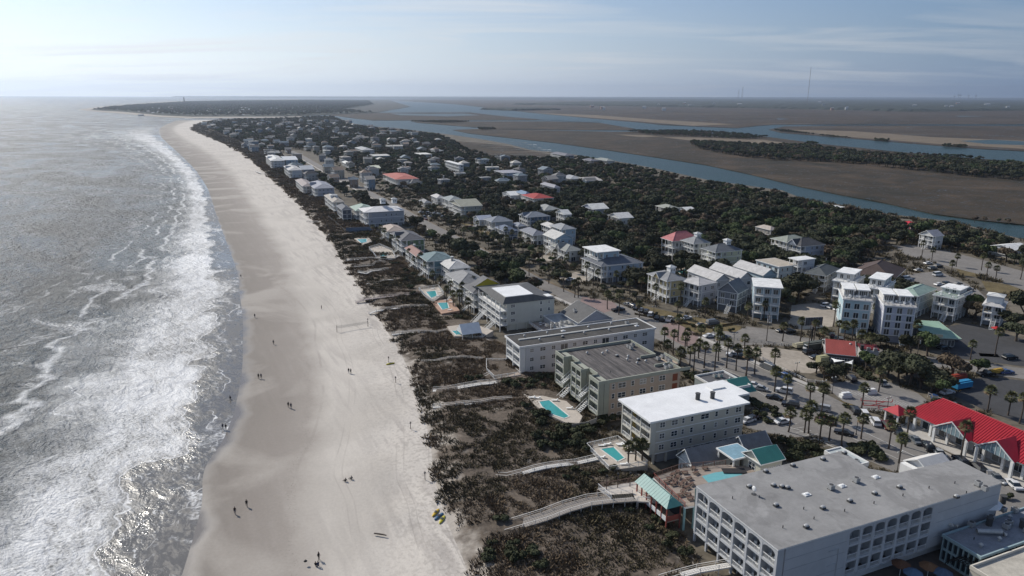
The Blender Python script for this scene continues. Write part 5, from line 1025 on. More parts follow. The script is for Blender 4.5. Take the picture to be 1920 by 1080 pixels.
house((1461, 501), (1424, 488), (1494, 497), 10, (.50, .58, .60), rC, 'flat', 0, label='modern pale aqua flat-roofed house with stepped blocks', porch=0)
house((1497, 489), (1484, 484), (1528, 486), 13, (.52, .53, .55), rW, 'flat', 0, label='white tower house with square flat roof and deck over dark base', porch=2.5)
house((1634, 566), (1583, 563), 14, 14.2, (.40, .52, .56), rL, 'flat', 0, -72, label='light blue townhouse with twin rooftop pavilions and garage', porch=0, ext=both(penthouse(.35, .95, .05, .42, 2.4), penthouse(.35, .95, .58, .95, 2.4)))
house((1717, 578), (1660, 575), 14, 14.6, (.48, .49, .56), rL, 'flat', 0, -74, label='lavender white townhouse with rooftop seating and twin garages', porch=0, ext=both(penthouse(.35, .95, .05, .45, 2.4), penthouse(.4, .95, .6, .95, 2.4)))
house((1601, 533), (1559, 529), (1630, 522), 10.5, (.56, .56, .54), rW, 'flat', 0, -50, label='white townhouse with white penthouse behind the light blue one', porch=2, ext=penthouse(.3, 1, .2, 1, 2.6))
house((1657, 545), (1621, 541), (1687, 531), 10.5, (.56, .56, .54), rW, 'flat', 0, -50, label='white townhouse with roof terrace, second in the back row', porch=2, ext=penthouse(.3, 1, .2, 1, 2.6))
house((1721, 556), (1693, 545), (1746, 541), 10.5, (.42, .47, .44), (.28, .37, .32), 'hip', 2, -40, label='sage townhouse with pale green roof, third in the back row', porch=2)
house((1793, 562), (1753, 553), (1812, 548), 10.5, (.47, .47, .43), (.27, .33, .29), 'flat', 0, -40, label='cream grey townhouse with green flat roof deck, last in the back row', porch=2, ext=penthouse(.5, 1, .2, 1, 1.6))
house((1880, 578), (1846, 570), (1935, 574), 9.5, (.50, .53, .58), rL, 'hip', 1.8, -50, label='white and blue house with penthouse at the right edge', porch=2.5, ext=cupola(.4, .5, 5, 2.6))
house((1548, 518), (1510, 512), (1584, 506), 9.0, (.48, .44, .34), (.10, .11, .11), 'hip', 2.6, -50, label='cream house with dark hip roof and grey columned porch', porch=3)
house((1128, 500), (1094, 484), (1204, 492), 9.5, (.42, .48, .56), (.12, .13, .15), 'hip', 3.2, label='big pale blue house with dark hip roof and stepped white porches', porch=3)
house((1121, 474), (1095, 464), (1159, 470), 14.5, (.38, .48, .54), rW, 'flat', 0, label='pale blue tower house with white flat roof behind the big blue one', porch=3, oh=.8)
house((1062, 472), (1032, 460), (1088, 468), 7, WH, (.26, .27, .25), 'hip', 2.4, label='white low house with grey hip roof beside the avenue', porch=2.2, ext=gable_front(5, 3))
house((1041, 449), (1023, 440), (1073, 446), 10.5, LB, (.50, .49, .46), 'gy', 3.0, label='blue gabled house with a broad light roof and white porch', porch=3)
house((1053, 431), (1035, 423), (1076, 428), 11, (.36, .46, .54), (.29, .30, .31), 'hip', 2.2, label='blue house with grey hip roof behind the light-roofed gabled one', porch=2.5)
house((1034, 428), (1013, 421), (1046, 426), 9.5, (.5, .5, .48), (.48, .47, .45), 'hip', 2, label='white house with a pale hip roof up the avenue', porch=2)
house((1000, 442), (967, 432), (1022, 439), 7, (.45, .45, .43), (.20, .21, .24), 'hip', 2.4, label='grey house with dark roof and white porch umbrellas among palms', porch=3)
house((989, 408), (977, 402), (1033, 406), 9.5, NV, (.18, .20, .23), 'hip', 2.6, label='dark navy house with a slate hip roof and white gabled front', porch=2, ext=gable_front(4, 2.4))
house((1022, 395), (997, 388), (1051, 393), 8, (.40, .41, .39), (.28, .29, .28), 'hip', 2.6, label='grey-roofed house with wraparound white porch', porch=3)
house((1001, 373), (973, 366), (1038, 371), 9.5, (.58, .58, .57), rR, 'hip', 2.4, label='white porch house with the dark red hip roof', porch=3.5)
house((985, 366), (962, 361), (996, 365), 9.5, (.40, .40, .42), (.15, .22, .32), 'hip', 2.2, label='house with a slate blue roof behind the red-roofed one', porch=2)
house((958, 367), (943, 362), (976, 365), 8.0, WH, rW, 'gx', 2.5, label='small house with two bright white roof slopes', porch=0)
house((1058, 403), (1044, 398), (1066, 401), 10, WH, (.6, .6, .58), 'gx', 2.6, label='narrow white house with two dark skylights on its roof', porch=2)
house((1112, 393), (1094, 387), (1140, 391), 9.5, (.34, .36, .42), (.62, .62, .58), 'gx', 3, label='grey-blue house with a bright pale roof in the oaks', porch=2)
house((1161, 410), (1141, 404), (1186, 408), 8.0, WH, (.58, .57, .55), 'gx', 2.8, label='white-edged roof house sunk in the oak canopy', porch=2)
house((899, 413), (889, 408), (923, 411), 7.5, (.36, .40, .46), (.32, .35, .42), 'gx', 2.2, label='small blue-grey gabled house by the avenue', porch=0)
house((922, 417), (907, 411), (962, 415), 8.5, (.34, .36, .38), (.20, .22, .25), 'hip', 2.8, label='grey hip-roofed house with white corner turret', porch=2.4)
house((946, 434), (932, 426), (968, 431), 7.5, NV, (.13, .16, .22), 'hip', 2.2, label='small dark blue house with white stair landing', porch=2)
house((972, 425), (961, 420), (984, 423), 6, (.2, .22, .25), (.22, .24, .28), 'hip', 1.6, label='low slate outbuilding beside the navy house', porch=0)
house((864, 388), (845, 378), (912, 398 - 9), 9.5, (.40, .39, .32), (.30, .30, .24), 'gx', 3.4, label='cream olive gabled house with twin white porches on the avenue', porch=3)
house((843, 377), (826, 371), (866, 374), 8.5, (.48, .50, .50), (.25, .28, .28), 'hip', 2.4, label='white house with grey green roof behind the cream gabled one', porch=2)
house((820, 372), (807, 367), (832, 370), 7.0, WH, rL, 'hip', 2, label='small white roofed house left of the grey green one', porch=0)
house((797, 381), (786, 376), (806, 379), 5.5, BE, rG, 'hip', 1.8, label='small grey roofed cottage beside the avenue bend', porch=0)
house((684, 399), (676, 391), (761, 397), 11.5, (.36, .37, .40), (.62, .61, .60), 'hip', 2.4, label='long grey-white mansion with many windows and a white hip roof', porch=2.4, ext=both(cupola(.55, .5, 3), cupola(.85, .5, 3)))
house((668, 396), (652, 388), (702, 393), 9.5, (.40, .47, .52), (.30, .38, .33), 'hip', 3, label='pale blue house with a green hip roof beside the mansion', porch=2)
house((625, 380), (600, 367), (643, 378), 10, BE, (.35, .32, .28), 'hip', 1.8, label='beige round-decked beach house with an open roof terrace', porch=4, ext=cupola(.5, .5, 5, 1.4))
house((642, 394), (631, 386), (657, 392), 10, (.09, .10, .12), (.10, .11, .13), 'hip', 2, label='dark slate house wedged beside the mansion', porch=0)
house((590, 354), (574, 343), (624, 351), 10, (.38, .38, .42), (.28, .29, .33), 'hip', 2.8, label='lilac-grey gabled beach house with white dormer', porch=2.5, ext=gable_front(6, 3))
house((568, 350), (550, 338), (586, 347), 9.5, (.38, .33, .31), (.30, .26, .25), 'hip', 2, label='pinkish beach house with tall posts', porch=3.5)
house((542, 320), (527, 312), (564, 318.5), 11, (.50, .52, .54), rL, 'hip', 2.2, label='white-roofed beach house in front of the dark blue one, far up the beach', porch=3, ext=gable_front(5, 2.6))
house((566, 318.5), (554, 312), (588, 317), 10, (.12, .17, .26), (.30, .32, .35), 'gx', 2.6, label='dark blue walled house far up the beach behind the white-roofed one', porch=2)
house((508, 302), (498, 293), (531, 300), 12, (.40, .42, .44), (.58, .58, .56), 'hip', 2.4, label='large beach house with white hip roof, twin of the blue-ended one', porch=3, ext=gable_front(5, 2.6))
house((533, 300.5), (524, 294), (557, 299), 11.5, (.22, .34, .46), (.52, .53, .54), 'gx', 2.6, label='beach house with a blue end wall right of its white-roofed twin', porch=2)
house((727, 435), (697, 426), (758, 432), 7.5, BE, (.40, .33, .28), 'hip', 2.2, label='salmon-roofed low house with thatched terrace umbrellas', porch=3)
house((753, 452), (727, 438), (792, 447), 10, GN, (.12, .12, .13), 'hip', 2.8, label='beach house with green walls, black roof and tall white porch', porch=3, ext=gable_front(5, 2.8))
house((782, 482), (756, 466), (796, 478), 9, (.30, .19, .16), (.26, .15, .13), 'hip', 2.2, label='reddish brown beach house on tall posts', porch=4, ext=chimney(.7, .8, (.5, .5, .5)))
house((802, 491), (784, 478), (848, 485), 10, TE, rT, 'hip', 2.6, label='dark teal house with a blue-grey hip roof', porch=3)
house((843, 505), (817, 492), (878, 500), 9, WH, (.50, .49, .47), 'hip', 2.4, label='white-roofed house with lattice patio posts in front', porch=2.5, ext=chimney(.4, .5))
house((863, 532), (831, 514), (908, 526), 9.5, (.50, .50, .50), (.25, .25, .25), 'hip', 2.6, label='grey-roofed white beach house with blue deck chairs upstairs', porch=3)
b_ = house((888, 550), (863, 535), (948, 545), 10, (.34, .35, .30), (.13, .13, .135), 'hip', 2.8, label='dark-roofed beach house with the bright yellow dormer', porch=3)
mb = MB(); Yl = M('yellow_dormer', (.55, .43, .04), .6, .08, 1); z = b_.ze + 2.0; xx = b_.lx * .52; yy = 2.6; DR = roofm((.13, .13, .135)); mb.poly([(xx - 5.2, yy, z), (xx + 5.2, yy, z), (xx, yy, z + 2.7)], Yl); mb.poly([(xx - 5.6, yy - .3, z), (xx, yy - .3, z + 2.95), (xx, yy + 5, z + 2.95), (xx - 5.6, yy + 5, z)], DR).poly([(xx, yy - .3, z + 2.95), (xx + 5.6, yy - .3, z), (xx + 5.6, yy + 5, z), (xx, yy + 5, z + 2.95)], DR).poly([(xx - 5.2, yy, z - 2), (xx + 5.2, yy, z - 2), (xx + 5.2, yy, z), (xx - 5.2, yy, z)], wallm((.34, .35, .30))); b_.part(mb, 'yellow_gable')
# midfield and canopy houses
house((742, 337), (705, 327), (782, 334), 8.5, (.52, .50, .48), (.40, .13, .10), 'hip', 2.2, label='white columned house with a coral hip roof', porch=3)
house((860, 309), (834, 302), (866, 308), 14, (.60, .60, .60), rW, 'flat', 0, label='narrow tall white tower house rising from the oaks', porch=3)
house((945, 325), (934, 320), (977, 323), 9, (.38, .45, .55), (.30, .30, .33), 'flat', 0, label='long blue-walled house with a white porch in the oaks', porch=3)
house((702, 293), (696, 290), (731, 291.5), 8, (.12, .22, .28), (.48, .47, .44), 'flat', 0, label='house with pale flat roof and deep blue wall in the island middle', porch=2)
house((680, 282), (665, 277), (700, 281), 9, (.42, .42, .43), (.36, .37, .37), 'hip', 2.4, label='white house with grey hip roof and porch, island middle', porch=3)
house((788, 290), (783, 287), (808, 289), 9, (.30, .29, .26), (.62, .61, .56), 'flat', 0, label='olive house with cream flat roof among dark trees', porch=2)
house((820, 283), (797, 280), (828, 282), 8, WH, (.34, .34, .34), 'hip', 2, label='small grey roofed house beyond the cream flat roof', porch=2)
house((650, 308), (632, 304), (660, 307), 6, BE, (.60, .60, .57), 'hip', 2, label='cottage with a wide white hip roof near the road', porch=2)
house((700, 318), (688, 313), (712, 316), 7, (.24, .30, .40), (.55, .57, .45), 'gx', 3, label='blue house with a pale yellow gable in the trees', porch=2)
house((1060, 292), (1042, 287), (1073, 291), 9, (.14, .14, .16), (.17, .17, .19), 'hip', 2.4, label='dark house with conical roof on the waterway bank', porch=3)
house((1108, 302), (1098, 299), (1120, 301), 8, (.18, .17, .19), (.14, .14, .16), 'hip', 2.2, label='dark hip-roofed house right of the conical one', porch=3)
house((1138, 302), (1120, 298), (1150, 301), 8, (.42, .42, .40), (.26, .28, .26), 'hip', 2.2, label='grey green house on the waterway with a white porch', porch=2)
house((1070, 336), (1050, 331), (1092, 334), 8, (.44, .44, .44), (.34, .35, .36), 'hip', 2.4, label='white house half hidden in oaks below the waterway', porch=3)
house((1098, 340), (1080, 334), (1122, 337), 7, BE, (.42, .39, .36), 'gx', 2.4, label='house with a pale tan gable beside the half hidden white one', porch=0)
house((1040, 352), (1016, 345), (1042, 350), 8, (.42, .42, .46), (.28, .28, .31), 'hip', 2, label='lilac house with lattice porches in the oak canopy', porch=3)
house((1253, 392), (1235, 386), (1272, 390), 8, (.38, .38, .34), (.30, .31, .27), 'hip', 2, label='olive grey house at the canopy edge', porch=3)
house((1290, 396), (1266, 391), (1302, 394), 6, WH, (.60, .60, .58), 'gx', 2, label='low white gabled house deep in the canopy', porch=0)
house((1445, 432), (1424, 425), (1452, 429), 7, (.38, .34, .30), (.40, .35, .31), 'hip', 1.8, label='small tan house behind the cream one', porch=0)
house((1750, 444), (1735, 438), (1762, 441), 9, WH, (.30, .30, .33), 'gx', 3, label='white-fronted gabled house among the oaks by the waterway', porch=2)
house((1708, 424), (1696, 417), (1724, 421), 6, (.45, .03, .04), (.48, .03, .05), 'hip', 2, label='small bright red-roofed house by the waterway', porch=0)
house((1646, 403), (1622, 400), (1655, 402), 5, (.38, .10, .05), (.42, .12, .06), 'hip', 2, label='low orange-red roofed boathouse on the waterway', porch=0)
house((1578, 390), (1544, 387), (1580, 389), 4, (.4, .4, .4), (.50, .50, .48), 'flat', 0, label='long low grey-roofed dock shed on the waterway', porch=0, name='dock_shed', cat='shed')
house((1900, 470), (1868, 460), (1945, 468), 6, (.62, .62, .60), (.64, .64, .62), 'gx', 2, label='white metal shed near the waterway at the right edge', porch=0, name='metal_shed', cat='shed')
house((1830, 456 + 60), (1815, 510), (1838, 513), 2.6, (.3, .3, .3), (.35, .35, .33), 'flat', 0, label='tiny pump shed by the far car park', porch=0, name='pump_shed', cat='shed') if False else None
# the many small houses up the island
rs = random.Random(5); far = []
def on_road(px): return min(abs(px[0] - (560 + (px[1] - 290) * 1.72)), 99) < 9
tries = 0
while len(far) < 190 and tries < 16000:
    tries += 1; y = 230 + 128 * rs.random() ** 1.5; t_ = (y - 230) / 130
    xl = 378 + max(0, (y - 240)) * 1.9; xr = 640 + (y - 228) * 5.2 if y < 262 else 830 + (y - 262) * 3.2
    x = rs.uniform(xl, min(xr, 1230))
    if on_road((x, y)): continue
    p = P(x, y); sep = 20 + 10 * rs.random()
    if any((p.x - f[0]) ** 2 + (p.y - f[1]) ** 2 < (f[4] + f[5] + 5) ** 2 * .5 for f in FOOT): continue
    if any((p.x - q.x) ** 2 + (p.y - q.y) ** 2 < sep ** 2 for q in far): continue
    if 830 < x < 1045 and y < 305 and y > 258: continue
    far.append(p)
    wc, wn = rs.choice([((.60, .60, .58), 'white'), ((.60, .60, .58), 'white'), ((.50, .46, .38), 'cream'), ((.32, .33, .35), 'grey'), ((.26, .34, .42), 'blue'), ((.42, .33, .27), 'tan')])
    rc, rn = rs.choice([((.22, .225, .235), 'grey'), ((.22, .225, .235), 'grey'), ((.10, .10, .11), 'dark'), ((.60, .60, .58), 'white'), ((.42, .40, .38), 'pale'), ((.30, .24, .2), 'brown'), ((.20, .26, .32), 'bluish')])
    ze = rs.uniform(7.5, 11.5); wc = tuple(q * .72 for q in wc); rc = tuple(q * f_ for q, f_ in zip(rc, (.82, .78, .72))); Lx, Ly = rs.uniform(8, 14), rs.uniform(7, 11); kd = rs.choice(['hip', 'hip', 'gx', 'gy', 'flat'])
    n_ = P(x, y, 1.5); px_ = PX((n_.x, n_.y, ze)); st = random.getstate()
    b_ = house(px_, Ly, Lx, ze, wc, rc, kd, rs.uniform(1.8, 3.2), -23 + rs.uniform(-14, 14), cat='house', porch=2.5 if rs.random() < .5 else 0, win=y > 262, detail=0, ext=rs.choice([None, gable_front(3.4, 2), None, chimney()]))
    FOOT[-1] = (*FOOT[-1][:4], FOOT[-1][4] - 1.5, FOOT[-1][5] - 1.5, FOOT[-1][6])
    later(b_.root, 'distant %s %s-roofed %s house' % (wn, rn, {'hip': 'hip', 'gx': 'gable', 'gy': 'gable', 'flat': 'flat'}[kd]), (x, y))
# ------------------------------------------------------------------ roads, walks, lots
ASPH = M('asphalt', (.20, .187, .172), .9, .22, .08, bump=.01, fine=.12); ASPD = M('dark_asphalt', (.06, .06, .062), .9, .25, .06, fine=.1); CONC = M('concrete_walk', (0, 0, 0)); SLOT = M('sandy_lot', (.34, .30, .25), .95, .22, .07, bump=.04, fine=.12)
PINK = M('pinkish_paving', (.24, .175, .16), .9, .2, .15, fine=.1); LAWN = M('dry_lawn', (.135, .105, .05), .95, .45, .15, bump=.06, fine=.25); GRN = M('green_verge', (.10, .105, .045), .95, .4, .2, bump=.06, fine=.25)
PAINT = M('road_paint', (.55, .55, .52), .7, .15, 1)
def road_z(k): return 1.5 + .012 * k
avc = [(545, 283), (560, 290), (590, 307), (625, 327), (660, 345), (700, 366), (745, 390), (790, 415), (835, 438), (880, 462), (925, 485), (970, 508), (1020, 535), (1060, 553), (1110, 575), (1160, 598), (1205, 620)]
av = densify([P(x, y) for x, y in avc], 8); strip('avenue', av, 8.5, road_z(3), ASPH); strip('avenue_verge', av, 11.5, road_z(1), M('verge', (.15, .115, .075), .95, .5, .12, fine=.3))
_, sw_ = offs(av, 12.0); strip('pavement', sw_, 1.8, road_z(2) + .10, CONC, thick=.2)
CLEAR = []
def clr(px, z=1.5): CLEAR.append([P(x, y, z).to_tuple() for x, y in px])
a_, b_l = offs(av, 11.5); CLEAR.append([p.to_tuple() for p in a_] + [p.to_tuple() for p in reversed(b_l)])
street = [(1060, 548), (1110, 560), (1155, 568), (1200, 585), (1252, 606), (1308, 632), (1380, 664), (1430, 689), (1480, 710), (1547, 738), (1600, 765), (1660, 790), (1740, 830), (1830, 880), (1930, 930), (2100, 1010), (1990, 1060), (1850, 985), (1780, 940), (1700, 895), (1620, 860), (1560, 835), (1500, 805), (1450, 790), (1400, 745), (1360, 722), (1300, 690), (1262, 650), (1222, 632), (1160, 612), (1110, 596), (1040, 560)]
sheet('street', street, road_z(4), ASPH); clr(street)
sheet('plaza_crossing', [(1242, 610), (1262, 603), (1312, 628), (1308, 642), (1286, 650), (1250, 632)], road_z(5), PINK)
sheet('plaza_crossing', [(1092, 556), (1150, 566), (1162, 578), (1120, 590), (1085, 572)], road_z(5), PINK)
cross = [(1380, 622), (1400, 612), (1450, 618), (1497, 630), (1560, 644), (1650, 655), (1740, 668), (1800, 675), (1930, 692), (2200, 730), (2200, 760), (1930, 712), (1765, 690), (1647, 668), (1560, 655), (1490, 650), (1420, 646), (1380, 648), (1330, 655), (1300, 640), (1340, 620)]
sheet('cross_street', cross, road_z(3), ASPH); clr(cross)
lots = [('sandy_lot', [(1384, 648), (1450, 652), (1510, 660), (1552, 668), (1556, 690), (1520, 700), (1480, 698), (1430, 676)], SLOT), ('sandy_lot', [(1482, 572), (1530, 568), (1572, 585), (1562, 612), (1500, 618), (1478, 606)], SLOT),
        ('car_park', [(1546, 722), (1600, 712), (1668, 716), (1722, 738), (1740, 752), (1700, 770), (1640, 772), (1580, 752)], M('worn_asphalt', (.21, .20, .19), .9, .2, .1, fine=.1)),
        ('car_park', [(1776, 612), (1812, 606), (1870, 620), (1930, 640), (2100, 680), (2100, 715), (1930, 688), (1800, 672), (1765, 660), (1790, 640)], ASPD), ('car_park', [(1800, 716), (1850, 706), (1930, 715), (2150, 760), (2150, 900), (1930, 800), (1840, 766), (1790, 742)], ASPD),
        ('car_park', [(1660, 530), (1700, 515), (1760, 508), (1830, 540), (1850, 560), (1790, 552), (1730, 560), (1690, 540)], ASPH), ('boulevard', [(1672, 460), (1720, 460), (1790, 474), (1860, 492), (1930, 512), (2100, 555), (2100, 590), (1930, 548), (1850, 518), (1780, 500), (1700, 478)], ASPH),
        ('dry_lawn', [(1146, 560), (1200, 572), (1255, 584), (1330, 600), (1392, 612), (1380, 626), (1330, 630), (1300, 624), (1250, 602), (1200, 580)], LAWN), ('dry_lawn', [(1790, 498), (1840, 508), (1838, 520), (1800, 516)], LAWN), ('dry_lawn', [(1840, 526), (1930, 540), (2000, 570), (1930, 560), (1850, 545)], LAWN),
        ('green_verge', [(1482, 712), (1520, 722), (1540, 735), (1510, 735), (1485, 722)], GRN), ('green_verge', [(1835, 662), (1870, 664), (1875, 670), (1838, 668)], GRN), ('dry_lawn', [(1565, 752), (1590, 748), (1604, 760), (1585, 764)], LAWN),
        ('condo_car_park', [(1398, 780), (1420, 770), (1500, 800), (1520, 818), (1478, 820), (1400, 802)], M('worn_asphalt', (0, 0, 0))), ('forecourt', [(1640, 868), (1700, 850), (1790, 895), (1900, 950), (1890, 985), (1830, 930), (1700, 880)], M('worn_asphalt', (0, 0, 0))),
        ('dry_lawn', [(930, 398), (962, 393), (985, 400), (960, 405)], LAWN), ('sandy_drive', [(985, 485), (1020, 478), (1048, 482), (1030, 490)], SLOT), ('sandy_drive', [(1040, 520), (1080, 510), (1110, 520), (1085, 532)], SLOT), ('dry_lawn', [(860, 416), (900, 424), (930, 440), (900, 440)], LAWN)]
for i, (n_, q, m) in enumerate(lots): sheet(n_, q, road_z(2) + .003 * (i % 4), m); clr(q)
sheet('beach_access_path', [(826, 985), (944, 986), (950, 996), (930, 1010), (896, 1045), (866, 1075), (840, 1050)], 2.0, SAN) if False else None
mbp = MB()                              # painted markings
def dashes(px, w=.14, on=3, off=4, z=road_z(4) + .008):
    pts = densify([P(x, y, z) for x, y in px], 1.0); L = 0
    for a, b in zip(pts[:-1], pts[1:]):
        if off == 0 or (L % (on + off)) < on: mbp.bar((a.x, a.y, z + .004), (b.x, b.y, z + .004), w, .003, PAINT)
        L += (b - a).length
dashes([(1300, 664), (1380, 702), (1450, 735), (1520, 765), (1600, 800), (1700, 848), (1850, 920)], off=0)
dashes([(1350, 690), (1440, 745), (1500, 775), (1570, 808), (1650, 845), (1750, 890)], off=0, w=.12)
for k in range(12):
    a = P(1572 + k * 12, 728 + k * 2.6, 1.54); d = Vector((math.sin(R(-20)), math.cos(R(-20)), 0)) * -4.5; mbp.bar((a.x, a.y, 1.545), (a.x + d.x, a.y + d.y, 1.545), .12, .003, PAINT)
for k in range(16):
    a = P(1430 + k * 13, 762 + k * 6.4, 1.56); d = Vector((math.sin(R(UZ - 90 - 40)), math.cos(R(UZ - 90 - 40)), 0)) * 4.6; mbp.bar((a.x, a.y, road_z(4) + .012), (a.x + d.x, a.y + d.y, road_z(4) + .012), .12, .003, PAINT)
mbp.build('road_markings', kind='structure')
kb = MB()
for q in ([(1308, 634), (1380, 667), (1430, 692), (1480, 713), (1547, 741)], [(1400, 748), (1450, 793), (1500, 808), (1560, 838), (1620, 863)], [(1625, 778), (1700, 812), (1760, 842), (1850, 892)]):
    pts = densify([P(x, y) for x, y in q], 6)
    for a, b in zip(pts[:-1], pts[1:]): kb.bar((a.x, a.y, 1.66), (b.x, b.y, 1.66), .3, .16, CONC)
kb.build('kerb', kind='structure')
strip('pavement', densify([P(x, y) for x, y in [(1312, 632), (1384, 664), (1434, 688), (1484, 709), (1550, 736)]], 6), 1.8, 1.66, CONC, thick=.16)
# ------------------------------------------------------------------ plants
def leafm(name, col, var=.5, rnd=.35, sc=.7, rough=.85):
    m = M(name, col, rough, var, sc, rnd=rnd, fine=.3, spec=.15); t = m.node_tree; b = t.nodes['Principled BSDF']; b.inputs['Subsurface Weight'].default_value = 0; return m
OAK = leafm('oak_foliage', (.054, .058, .034), .5, .6); PALMG = leafm('palm_foliage', (.11, .112, .055), .35, .35, 1.5); DEAD = leafm('dead_fronds', (.16, .115, .07), .3, .2, 2); BARK = M('bark', (.10, .08, .065), .95, .3, 3, bump=.05); BUSH = leafm('bush_foliage', (.06, .066, .036), .5, .4, 1.5)
def quads_mesh(name, C, Nn, S, mats, asp=1.0, extra=None):
    """One small leaf-clump quad per point, turned by its own normal."""
    n = len(C); r = rng.normal(size=(n, 3)); T = np.cross(Nn, r); T /= np.linalg.norm(T, axis=1)[:, None] + 1e-9; B = np.cross(Nn, T)
    S = S[:, None]; V = np.stack([C - T * S - B * S * asp, C + T * S - B * S * asp, C + T * S * .55 + B * S * asp, C - T * S * .55 + B * S * asp], 1).reshape(-1, 3)
    f = np.arange(4 * n).reshape(n, 4); me = bpy.data.meshes.new(name)
    ev, ef, em = extra or ([], [], [])
    me.from_pydata(V.tolist() + list(ev), [], f.tolist() + [tuple(q + 4 * n for q in e) for e in ef])
    for m in mats: me.materials.append(m)
    if em: me.polygons.foreach_set('material_index', [0] * n + em)
    me.update(); return me
def crown_pts(R0, hgt, lobes, n, seed):
    g = np.random.default_rng(seed); L = []
    for i in range(lobes):
        a = g.uniform(0, 2 * math.pi); d = R0 * math.sqrt(g.random()) * .68; rr = R0 * g.uniform(.34, .52); L.append((d * math.cos(a), d * math.sin(a), hgt * g.uniform(.62, .86) - d * .12, rr))
    C = []; Nn = []
    for i in range(n):
        l = L[g.integers(lobes)]; v = g.normal(size=3); v /= np.linalg.norm(v); 
        if v[2] < -.35: v[2] *= -.6
        k = g.uniform(.8, 1.06); C.append([l[0] + v[0] * l[3] * k, l[1] + v[1] * l[3] * k, l[2] + v[2] * l[3] * .68 * k]); w = v + g.normal(size=3) * .45; Nn.append(w / np.linalg.norm(w))
    return np.array(C), np.array(Nn), L
OAKM = []; TRUNKM = []; WHOLE = []
for s in range(5):
    C, Nn, L = crown_pts(5.2 + (s - 2) * .45, 8.6 + (s % 3 - 1) * .9, 6 + 2 * s, 1700, 40 + s); S = rng.uniform(.26, .5, len(C)); core = MB()
    for l in L: core.ell((l[0], l[1], l[2]), (l[3] * .8, l[3] * .8, l[3] * .52), OAK, 8, 5)
    OAKM.append(quads_mesh('crown', C, Nn, S, [OAK], .8, (core.v, core.f, [0] * len(core.f))))
    tr = MB(); tr.tube([(0, 0, -.3), (.1, 0, 1.6), (.2, .1, 2.6)], [.45, .33, .28], BARK, 7)
    for l in L[:6]: tr.tube([(.2, .1, 2.4), (l[0] * .5, l[1] * .5, 4.2), (l[0] * .9, l[1] * .9, l[2])], [.22, .15, .07], BARK, 5)
    TRUNKM.append(tr.mesh('trunk'))
    C, Nn, L = crown_pts(5.2, 8.6, 8, 620, 80 + s); S = rng.uniform(.4, .75, len(C)); core = MB()
    for l in L: core.ell((l[0], l[1], l[2]), (l[3] * .82, l[3] * .82, l[3] * .55), OAK, 7, 4)
    core.tube([(0, 0, -.3), (0, 0, 5)], [.4, .2], BARK, 5); WHOLE.append(quads_mesh('oak_mass', C, Nn, S, [OAK], .8, (core.v, core.f, [0] * len(core.f))))
for k, m_ in enumerate((leafm('brown_crown', (.115, .088, .06), .45, .4), leafm('green_crown', (.075, .098, .042), .45, .4))):
    a_ = OAKM[k].copy(); a_.materials[0] = m_; OAKM.append(a_); a_ = WHOLE[k + 1].copy(); a_.materials[0] = m_; WHOLE.append(a_)
def gn_scatter(name, pts, rot, scl, sources, label, cat, mat_seed=0, tilt=None):
    """Uncountable growth as one object: instances of a few source meshes on its points."""
    me = bpy.data.meshes.new(name); me.vertices.add(len(pts)); me.vertices.foreach_set('co', np.asarray(pts, np.float32).reshape(-1))
    me.attributes.new('rz', 'FLOAT', 'POINT').data.foreach_set('value', np.asarray(rot, np.float32)); me.attributes.new('sc', 'FLOAT', 'POINT').data.foreach_set('value', np.asarray(scl, np.float32)); me.attributes.new('pick', 'INT', 'POINT').data.foreach_set('value', rng.integers(0, len(sources), len(pts)).astype(np.int32))
    o = add(name, me, label=label, cat=cat, kind='stuff')
    g = bpy.data.node_groups.new(name, 'GeometryNodeTree'); g.interface.new_socket('Geometry', in_out='INPUT', socket_type='NodeSocketGeometry'); g.interface.new_socket('Geometry', in_out='OUTPUT', socket_type='NodeSocketGeometry')
    gi = g.nodes.new('NodeGroupInput'); go = g.nodes.new('NodeGroupOutput'); join = g.nodes.new('GeometryNodeJoinGeometry')
    for k, sm in enumerate(sources):
        so = bpy.data.objects.new(name + '_source', sm); oi = g.nodes.new('GeometryNodeObjectInfo'); oi.inputs['Object'].default_value = so
        pk = g.nodes.new('GeometryNodeInputNamedAttribute'); pk.data_type = 'INT'; pk.inputs[0].default_value = 'pick'; cmp = g.nodes.new('FunctionNodeCompare'); cmp.data_type = 'INT'; cmp.operation = 'EQUAL'; g.links.new(pk.outputs[0], cmp.inputs[2]); cmp.inputs[3].default_value = k
        ra = g.nodes.new('GeometryNodeInputNamedAttribute'); ra.data_type = 'FLOAT'; ra.inputs[0].default_value = 'rz'; cb = g.nodes.new('ShaderNodeCombineXYZ'); g.links.new(ra.outputs[0], cb.inputs[2])
        sa = g.nodes.new('GeometryNodeInputNamedAttribute'); sa.data_type = 'FLOAT'; sa.inputs[0].default_value = 'sc'
        ip = g.nodes.new('GeometryNodeInstanceOnPoints'); g.links.new(gi.outputs[0], ip.inputs['Points']); g.links.new(cmp.outputs[0], ip.inputs['Selection']); g.links.new(oi.outputs['Geometry'], ip.inputs['Instance']); g.links.new(cb.outputs[0], ip.inputs['Rotation']); g.links.new(sa.outputs[0], ip.inputs['Scale']); g.links.new(ip.outputs[0], join.inputs[0])
    g.links.new(join.outputs[0], go.inputs[0]); md = o.modifiers.new('growth', 'NODES'); md.node_group = g; return o
